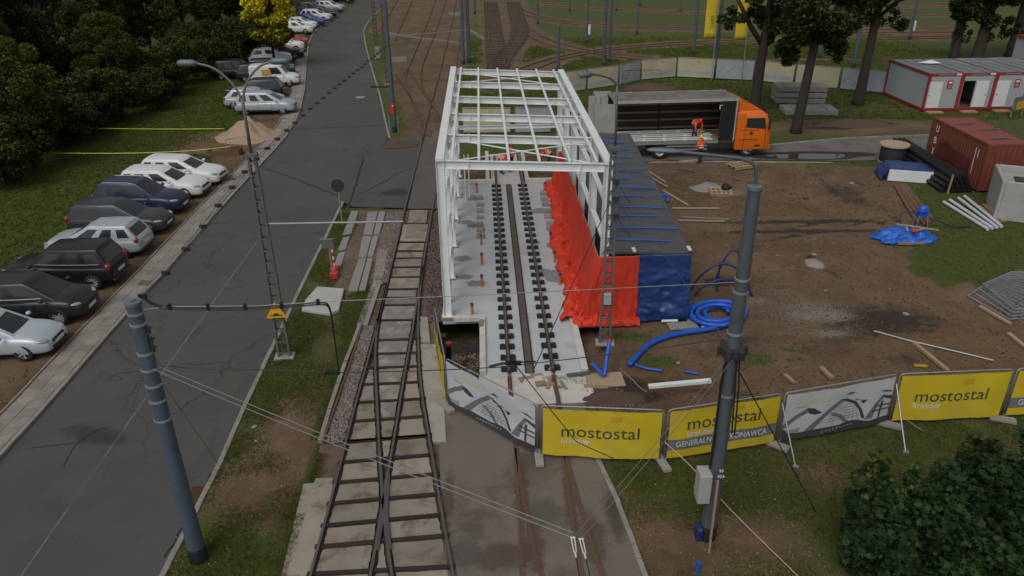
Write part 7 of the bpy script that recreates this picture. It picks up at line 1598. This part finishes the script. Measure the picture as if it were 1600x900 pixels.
wire('guy_wire', [Vector((MR.x-.05,MR.y,5.5)), on_span(835,575)], .012, 'dark stay wire from the right lattice mast to the contact wire clamp', 'black')
wire('guy_wire', [on_span(805,570), G(900,690,2.0), G(962,718,.02)], .012, 'dark wire falling from the clamp across the middle yellow panel', 'black')
wire('guy_wire', [Vector((MR.x+.1,MR.y,6.0)), Vector((P2.x-.1,P2.y,5.6))], .008, 'thin dark wire from the right lattice mast to the big right pole', 'wire')
wire('guy_wire', [Vector((P2.x+.15,P2.y-.1,5.0)), G(1215,690,2.2), G(1275,800,.05)], .016, 'dark stay wire from the big right pole to the grass', 'black')
wire('span_wire', [Vector((PB.x,PB.y,6.6)), G(730,47,6.9)], .012, 'far thin span wire across the depot tracks', 'wire_pale')
# ------------------------------------------------------------------ vegetation
def np_mesh(name, V, F, mats, mi=None):
    me = bpy.data.meshes.new(name); k = F.shape[1]
    me.vertices.add(len(V)); me.vertices.foreach_set('co', V.astype(np.float32).ravel()); me.loops.add(F.size); me.loops.foreach_set('vertex_index', F.ravel().astype(np.int32)); me.polygons.add(len(F)); me.polygons.foreach_set('loop_start', np.arange(0, F.size, k, dtype=np.int32))
    me.update(calc_edges=True)
    for m in mats: me.materials.append(M_(m))
    if mi is not None: me.polygons.foreach_set('material_index', mi.astype(np.int32))
    return me
def leaves(C, size, rg, up=.35, shape=None):
    """one leaf (bent quad or outline) at each centre, random tilt"""
    n = len(C); nrm = rg.normal(size=(n,3)); nrm[:,2] = np.abs(nrm[:,2])+up; nrm /= np.linalg.norm(nrm,axis=1)[:,None]
    t = rg.normal(size=(n,3)); t -= nrm*(t*nrm).sum(1)[:,None]; t /= np.linalg.norm(t,axis=1)[:,None]; b = np.cross(nrm,t); s = size*rg.uniform(.6,1.35,n)
    S_ = shape if shape is not None else np.array([(-.5,0,0),(0,-.36,.06),(.55,0,-.05),(0,.36,.06)])
    V = C[:,None,:]+s[:,None,None]*(S_[None,:,0:1]*t[:,None,:]+S_[None,:,1:2]*b[:,None,:]+S_[None,:,2:3]*nrm[:,None,:])
    k = len(S_); return V.reshape(-1,3), np.arange(n*k).reshape(n,k)
def crown_points(rg, n, blobs, shell=.55):
    """leaf centres in the outer part of many small clumps"""
    w = np.array([b[3]*b[4]*b[5] for b in blobs])**.67; w /= w.sum(); idx_ = rg.choice(len(blobs), n, p=w); B = np.array(blobs)[idx_]
    d = rg.normal(size=(n,3)); d /= np.linalg.norm(d,axis=1)[:,None]; r = rg.uniform(shell,1.06,n)**.6
    return B[:,:3]+d*r[:,None]*B[:,3:6]
def clumps(rg, n, c, R, size, flat=.7):
    out = []
    for _ in range(n):
        d = rg.normal(size=3); d /= np.linalg.norm(d); r = rg.uniform(.45,1.0)**.5; p = np.array(c)+d*np.array(R)*r*.86; s = size*rg.uniform(.6,1.3); out.append((p[0],p[1],p[2],s,s,s*flat))
    return out
def trunk_mesh(h, r, rg, limbs=6, lean=(0,0), spread=2.0, start=.45):
    m = MB(); P = [Vector((lean[0]*h*t, lean[1]*h*t, -.2 if t == 0 else h*t)) for t in (0,.04,.25,.5,.75,1)]; m.tube(P, [r*1.35,r*1.1,r*.92,r*.8,r*.6,r*.3], 10)
    for k in range(limbs):
        t = start+(1-start)*k/max(limbs,1); b = Vector((lean[0]*h*t, lean[1]*h*t, h*t)); a = rg.uniform(0,2*PI); L = spread*rg.uniform(.6,1.1); e = b+Vector((math.cos(a)*L, math.sin(a)*L, L*.7)); mid = b.lerp(e,.5)+Vector((0,0,.15*L)); m.tube([b,mid,e],[r*.42,r*.28,r*.1],6)
    return m
def tree_proto(seed, h, R, n, size, mats, mix=.25, clump_n=26, csize=1.1, trunk_r=.2, base=.25, flat=.7):
    rg = np.random.default_rng(seed); c = (0,0,h*(base+(1-base)*.55)); bl = clumps(rg, clump_n, c, (R,R,h*(1-base)*.5), csize, flat)
    C = crown_points(rg, n, bl); V, F = leaves(C, size, rg); mi = (rg.random(len(F)) < mix).astype(int)
    return np_mesh('crown', V, F, mats, mi), trunk_mesh(h*.75, trunk_r, rg, 7, (0,0), R*.6, .35).mesh('trunk', 'bark', True)
def put_tree(proto, label, x, y, s=1.0, rz=0, name='tree', cat='tree', group=None, sz=1.0, at=None):
    p = at or G(x, y); t = thing(name, label, cat, (p.x, p.y, 0), rz, group); t.scale = (s, s, s*sz)
    for me, nm in ((proto[1],'trunk'), (proto[0],'crown')):
        o = bpy.data.objects.new(nm, me); col.objects.link(o); o.parent = t
    return t
WA = tree_proto(1, 12.5, 3.9, 36000, .21, ['leaf_dark','leaf_mid'], .25, 70, .95, .22, .06, .85)
WB_ = tree_proto(2, 11, 3.6, 36000, .20, ['leaf_mid','leaf_lime'], .12, 66, .9, .2, .04, .8)
WC = tree_proto(3, 13.5, 4.1, 38000, .21, ['leaf_dark','leaf_dark'], .5, 76, 1.0, .24, .05, .9)
BU = tree_proto(4, 3.4, 1.8, 13000, .15, ['leaf_mid','leaf_dark'], .5, 40, .5, .06, .0, .9)
WOOD = [(WB_, 55,262,.72,'light green tree at the left edge above the parked cars'),(WC, 10,190,.9,'dark tree at the left picture edge'),(BU,150,205,1.25,'bush at the wood edge left of the upper yellow tape'),(WA,100,160,.85,'dark tree behind the bush at the wood edge'),(WB_,185,170,.68,'light green tree standing forward at the wood edge'),(BU,215,160,1.3,'bush under the light green tree at the wood edge'),(BU,265,150,1.2,'bush left of the lamp head'),(WB_,160,110,1.05,'tall yellow-green tree in the middle of the wood'),(WC,60,95,1.15,'tall dark tree at the upper left'),(WB_,240,95,.95,'yellow-green tree behind the lamp head'),(BU,300,112,1.3,'bush at the wood edge behind the lamp head'),(WC,290,60,1.1,'tall dark tree at the top of the wood'),(WA,345,78,.95,'dark tree left of the yellow tree'),(WC,370,45,1.1,'dark tree behind the yellow tree'),(WC,0,60,1.3,'dark tree in the upper left corner'),(WA,130,45,1.3,'dark tree at the top edge, left of the middle'),(WA,220,35,1.2,'dark tree at the top edge above the yellow-green trees'),(WC,420,22,1.0,'dark tree at the top edge left of the far bend'),(WA,455,8,1.0,'dark tree at the top edge beside the far bend'),(WC,330,15,1.2,'dark tree at the top edge behind the wood'),(WA,-70,130,1.1,'dark tree beyond the left picture edge'),(BU,10,290,1.1,'low bush at the left edge'),(WC,-40,215,.9,'dark tree cut by the left picture edge'),(BU,330,95,1.2,'bush between the wood and the black parked car'),(BU,95,232,1.0,'bush at the left end of the lower yellow tape'),(WC,395,5,1.1,'dark tree at the top edge above the yellow tree'),(WA,300,-5,1.2,'dark tree behind the top edge of the wood'),(WC,440,-8,1.1,'dark tree just above the picture at the far bend'),(WA,360,30,1.0,'dark tree filling the gap left of the yellow tree'),(WC,480,-12,1.0,'dark tree above the picture beside the far bend'),(WA,180,0,1.3,'dark tree at the very top left of the wood'),(WC,60,10,1.3,'dark tree at the top left behind the others'),(WA,415,48,.75,'dark tree right behind the yellow crown'),(BU,30,272,1.1,'small bush under the light green tree at the left edge'),(BU,130,222,.9,'small bush by the lower yellow tape end'),(BU,185,190,1.1,'small bush between the two yellow tapes at the wood edge'),(BU,240,172,.95,'small bush before the upper yellow tape end'),(BU,290,132,1.2,'small bush right of the lamp head in the wood edge'),(BU,340,118,1.0,'small bush left of the dark parked car'),(BU,65,215,1.4,'wide bush in the shade of the left wood'),(BU,20,235,1.5,'wide bush at the left edge in the shade'),(BU,375,100,1.3,'bush between the yellow tree and the wood')]
for i, (pr, x, y, s, lb_) in enumerate(WOOD): put_tree(pr, lb_, x, y, s, i*1.7, 'bush' if pr is BU else 'tree', 'bush' if pr is BU else 'tree', 'wood beside the road')
YT = tree_proto(5, 8.2, 2.5, 14000, .26, ['leaf_lime','leaf_yellow'], .0, 30, .95, .14, .10)
_co = np.empty(len(YT[0].vertices)*3); YT[0].vertices.foreach_get('co', _co); _z = _co.reshape(-1,4,3)[:,0,2]; _rg = np.random.default_rng(9); YT[0].polygons.foreach_set('material_index', (_z+_rg.normal(size=len(_z))*.8 > 4.2).astype(np.int32))
put_tree(YT, 'golden yellow leaved tree among the parked cars', 430, 104, 1.05, .4, group='street trees')
# big trees on the right: tall trunks, hanging crowns
def big_tree(px, h, r, lean, label, seed, cz, R, n=9000, limb=None, low=None, cx=(0,0)):
    p = G(*px); rg = np.random.default_rng(seed); t = thing('tree', label, 'tree', p, 0, 'tall trees by the site offices')
    m = trunk_mesh(h, r, rg, 6, lean, 2.6, .62)
    if limb: m.tube([Vector(q) for q in limb], [r*.5,r*.42,r*.3], 8)
    m.build('trunk','bark',t,smooth=True)
    bl = clumps(rg, 26, (lean[0]*h+cx[0], lean[1]*h+cx[1], cz), R, 1.0, .8)
    if low:
        for (x,y,z,s) in low: bl += clumps(rg, 6, (x,y,z), (s,s,s*1.1), .42, .9)
    C = crown_points(rg, n, bl, .35); V, F = leaves(C, .26, rg); o = obj('crown', np_mesh('crown', V, F, ['leaf_dark','leaf_mid'], (rg.random(len(F)) < .18).astype(int)), t); return t
big_tree((1177,178),10,.42,(.02,0),'thick tree trunk right behind the lorry cab',11,8.6,(3.6,2.6,3.0),16000,[(.1,0,5.0),(-1.0,0,6.4),(-2.6,.1,9.0)],[(1.3,-.2,5.0,1.1),(1.2,-.3,6.4,1.5),(-2.6,-.2,7.2,.8),(-1.6,0,7.2,.8),(2.2,-.2,4.2,.7),(2.4,-.2,5.6,1.2),(.8,-.4,6.6,1.3)])
big_tree((1243,207),10.5,.36,(.06,0),'leaning tree trunk right of the lorry, before the stacked slabs',12,8.4,(3.0,2.4,2.6),13000,None,[(1.6,0,6.4,1.0),(2.0,0,5.4,.6),(-.9,0,6.6,.8)])
big_tree((1340,164),10.5,.40,(.025,0),'tree trunk left of the site offices',13,9.2,(2.4,2.2,2.2),8000,None,[(-.9,0,6.4,.8),(1.2,0,6.6,.8),(2.3,0,6.0,.35)])
big_tree((1525,96),11,.55,(.03,0),'big tree behind the site offices, left one',14,7.4,(3.6,2.4,4.4),12000,None,[(-3.0,0,6.0,1.0),(1.0,0,3.0,1.0),(2.4,0,3.2,.9)])
big_tree((1578,88),11,.50,(.03,0),'big tree behind the site offices, right one',15,7.4,(3.4,2.4,4.0),11000,None,[(.5,0,3.0,1.0)])
big_tree((1490,92),10,.35,(.02,0),'slimmer tree behind the site offices, leftmost of the three',16,7.0,(2.2,2.0,4.0),8000,None,[(.3,0,2.6,.9)])
# young maple in the foreground
ML_ = np.array([(-.42,0,0),(-.30,-.20,.02),(-.16,-.52,-.05),(.02,-.26,.04),(.26,-.44,-.04),(.24,-.16,.03),(.62,0,-.08),(.24,.16,.03),(.26,.44,-.04),(.02,.26,.04),(-.16,.52,-.05),(-.30,.20,.02)])
def maple(px, h, blobs, label, n, young, seed, size=.24):
    p = G(*px); rg = np.random.default_rng(seed); t = thing('maple', label, 'tree', p, 0, 'young maples in the foreground')
    m = trunk_mesh(h*.7,.05,rg,10,(0,0),h*.14,.1); m.build('trunk','bark',t,smooth=True)
    C = crown_points(rg, n, blobs, .45); V, F = leaves(C, size, rg, .9, ML_); z = C[:,2]
    mi = ((rg.random(len(F)) < young*np.clip((z-h*.5)/(h*.5),0,1)**1.5)).astype(int); obj('crown', np_mesh('crown', V, F, ['leaf_maple','leaf_maple_young'], mi), t); return t
rg0 = np.random.default_rng(77)
def shoots(stems, foot=.2):
    out = []
    for x, y, lx, ly, h, r in stems:
        n = int(h/.22)
        for k in range(n):
            t = (k+.5)/n; w = r*(.85+.45*math.sin(PI*min(t*1.1,1)))*(1-.55*max(0,t-.55)/.45); a = rg0.uniform(0,2*PI); d = w*rg0.uniform(.2,.8); s_ = w*rg0.uniform(.45,.75)
            out.append((x+lx*t+d*math.cos(a), y+ly*t+d*math.sin(a), foot+h*t, s_, s_, s_*.75))
    return out
maple((1500,900), 4.2, shoots([(0,0,-.15,.2,3.7,.62),(.5,.1,.35,.2,4.1,.62),(-.5,0,-.5,.1,3.1,.62),(.9,0,.5,0,3.3,.6),(.2,-.4,.2,-.2,2.9,.7),(-.2,.4,.0,.3,3.6,.55),(-.7,-.3,-.3,-.2,2.3,.6),(.8,-.4,.5,-.2,2.5,.6)]), 'large dark maple bush at the lower right', 20000, .14, 31, .165)
maple((1348,885), 3.2, shoots([(0,0,-.2,.1,3.1,.5),(.4,0,.25,.1,2.8,.5),(-.3,-.1,-.35,0,2.5,.5),(.1,-.3,.1,-.2,2.1,.55),(.55,.2,.3,.2,2.4,.45)]), 'smaller maple bush with yellow-green young leaves left of the large one', 11000, .5, 32, .16)
maple((1600,935), 2.3, shoots([(0,0,.1,0,2.0,.55),(.5,0,.3,0,1.8,.5),(-.4,0,-.3,0,1.6,.5)]), 'low maple bush at the lower right corner', 5000, .05, 33, .165)

# ------------------------------------------------------------------ grass, gravel and litter: what nobody could count
def grass_field(name, n, box, size, mats, seed, thr=.45, mixp=.2):
    rg = np.random.default_rng(seed); x = rg.uniform(box[0],box[1],n*3); y = rg.uniform(box[2],box[3],n*3)
    i = np.clip(np.searchsorted(gx, x)-1, 0, nX-1); j = np.clip(np.searchsorted(gy, y)-1, 0, nY-1)
    nz_ = np.array([mnoise.noise((a*.8, b*.8, 3.3)) for a, b in zip(x, y)])
    edge_ = np.minimum(np.minimum(x-box[0], box[1]-x), box[3]-y)/6.0
    keep = (gA[j,i]+.45*nz_+rg.normal(size=len(x))*.08 > thr) & (GZ[j,i] > -.06) & ((rg.random(len(x)) < edge_) | (box[3] < 60)); x, y = x[keep][:n], y[keep][:n]; k = len(x)
    z = GZ[np.clip(np.searchsorted(gy, y)-1,0,nY-1), np.clip(np.searchsorted(gx, x)-1,0,nX-1)]
    Vs = []; s = size*rg.uniform(.5,1.4,k)
    for b in range(3):
        a = rg.uniform(0,2*PI,k); w = s*.16; dx, dy = np.cos(a), np.sin(a); ox, oy = rg.normal(size=k)*s*.3, rg.normal(size=k)*s*.3; lx, ly = rg.normal(size=k)*s*.45, rg.normal(size=k)*s*.45
        Vs.append(np.stack([np.stack([x+ox-dx*w, y+oy-dy*w, z-.01],-1), np.stack([x+ox+dx*w, y+oy+dy*w, z-.01],-1), np.stack([x+ox+lx, y+oy+ly, z+s],-1)],1))
    V = np.concatenate(Vs,0).reshape(-1,3); F = np.arange(len(V)).reshape(-1,3)
    o = obj(name, np_mesh(name, V, F, mats, (rg.random(len(F)) < mixp).astype(int))); tag(o, kind='stuff'); return o
o = grass_field('grass', 45000, (-10,-2.5,11,38), .055, ['grass_blade','grass_dry'], 1, .45, .42); tag(o, 'short patchy grass on the verge between road and tracks', 'grass')
o = grass_field('grass', 55000, (1,16,9,22), .055, ['grass_blade','grass_dry'], 2, .42, .38); tag(o, 'short patchy grass on the ground in front of the banners', 'grass')
o = grass_field('grass', 14000, (3,28,20,46), .075, ['grass_blade','grass_dry'], 3, .40, .15); tag(o, 'tufts of grass and weeds in the muddy yard', 'grass')
o = grass_field('meadow_grass', 110000, (-48,-16,20,95), .115, ['grass_blade','grass_dry'], 4, .40, .12); tag(o, 'long meadow grass between the parked cars and the wood', 'grass')
o = grass_field('depot_grass', 80000, (-10,48,56,100), .12, ['grass_blade','grass_dry'], 5, .45, .22); tag(o, 'grass of the tram depot and under the tall trees', 'grass')
def stones(name, n, poly, size, mats, seed, z=0.0, label=None, soft=False):
    rg = np.random.default_rng(seed); P = PX(poly); xs = [p.x for p in P]; ys_ = [p.y for p in P]; out = []
    def ins(x, y):
        r = False
        for i in range(len(P)):
            a, b = P[i], P[(i+1)%len(P)]
            if (a.y > y) != (b.y > y) and x < (b.x-a.x)*(y-a.y)/(b.y-a.y)+a.x: r = not r
        return r
    while len(out) < n:
        x, y = rg.uniform(min(xs),max(xs)), rg.uniform(min(ys_),max(ys_))
        if soft:
            cx_, cy_ = sum(xs)/len(xs), sum(ys_)/len(ys_); x = cx_+(max(xs)-min(xs))*.24*rg.normal(); y = cy_+(max(ys_)-min(ys_))*.24*rg.normal()
            if mnoise.noise((x*.8, y*.8, 4.0))+.25*rg.normal() > .05: out.append((x,y,z+rg.uniform(-.02,.01)))
        elif ins(x, y): out.append((x,y,z+rg.uniform(-.02,.02)))
    C = np.array(out); O = np.array([(1,0,0),(0,1,0),(-1,0,0),(0,-1,0),(0,0,.8),(0,0,-.8)])[None]*size*rg.uniform(.5,1.4,(n,1,1))*rg.uniform(.6,1.3,(n,6,1)); a = rg.uniform(0,PI,n); c, s = np.cos(a)[:,None], np.sin(a)[:,None]
    X = O[:,:,0]*c-O[:,:,1]*s; Y = O[:,:,0]*s+O[:,:,1]*c; V = np.stack([X,Y,O[:,:,2]],-1)+C[:,None,:]
    f = np.array([(0,1,4),(1,2,4),(2,3,4),(3,0,4),(1,0,5),(2,1,5),(3,2,5),(0,3,5)]); F = (f[None]+6*np.arange(n)[:,None,None]).reshape(-1,3)
    o = obj(name, np_mesh(name, V.reshape(-1,3), F, mats, (np.repeat(rg.random(n),8) < .35).astype(int))); tag(o, label, 'gravel', None, 'stuff'); return o
S['ballast_a'] = ((.155,.125,.115), .95, 0, .45, 14); S['ballast_b'] = ((.27,.235,.21), .95, 0, .4, 14); S['ballast_c'] = ((.09,.06,.05), .95, 0, .4, 14)
stones('ballast', 5200, [(566,508),(585,508),(572,556),(556,612),(537,690),(508,690),(530,620)], .038, ['ballast_a','ballast_b'], 1, -.045, 'coarse reddish ballast left of the panel track')
stones('ballast', 4200, [(603,334),(633,330),(622,372),(604,440),(590,445),(562,505),(575,455),(590,395)], .042, ['ballast_a','ballast_b'], 2, -.03, 'pinkish gravel between the trough covers and the track')
stones('ballast', 3500, [(672,330),(687,330),(692,420),(690,500),(668,500),(666,420)], .05, ['ballast_c','ballast_a'], 3, -.08, 'dark dirty ballast between the track and the steel frame')
stones('rubble', 1500, [(700,520),(748,520),(748,590),(700,590)], .06, ['ballast_c','ballast_b'], 4, -.92, 'dark broken stone on the floor of the left pit')
stones('rubble', 2200, [(1180,440),(1330,470),(1340,510),(1290,545),(1190,490),(1150,460)], .024, ['ballast_a','stone_pale'], 5, -.03, 'pale crushed stone scattered over the yard', True)
stones('rubble', 500, [(900,580),(960,600),(1010,640),(930,640)], .05, ['ballast_c','ballast_a'], 6, -.02, 'dark clods right of the front slab')
stones('rubble', 900, [(1540,440),(1640,450),(1640,520),(1560,490)], .05, ['ballast_a','ballast_b'], 7, 0, 'broken stone under the stacked mesh panels')
S['clod_a'] = ((.075,.046,.027), .95, 0, .4, 9); S['clod_b'] = ((.15,.10,.062), .95, 0, .4, 9)
stones('clods', 5200, [(1000,620),(1090,520),(1170,420),(1060,300),(1010,265),(1200,258),(1380,275),(1410,350),(1400,420),(1500,470),(1600,560),(1380,635),(1200,640)], .032, ['clod_a','clod_b'], 21, -.02, 'small clods of brown earth all over the yard')
stones('rubble', 2600, [(556,330),(640,328),(615,395),(588,438),(548,458),(522,448),(540,385)], .026, ['ballast_b','ballast_a'], 22, -.0, 'broken pale rubble around the trough covers by the track')
stones('litter', 420, [(240,900),(400,600),(540,350),(560,400),(490,690),(440,900)], .022, ['stone_pale','ballast_b'], 8, .0, 'small pale pebbles strewn over the verge')
stones('litter', 900, [(1040,640),(1200,380),(1000,260),(1380,270),(1500,460),(1600,560),(1380,640)], .018, ['ballast_a','stone_pale'], 9, -.012, 'small pebbles strewn over the yard')
stones('litter', 260, [(960,760),(1200,720),(1300,900),(1010,900)], .022, ['stone_pale','ballast_b'], 10, .0, 'small pale pebbles on the grass before the banners')
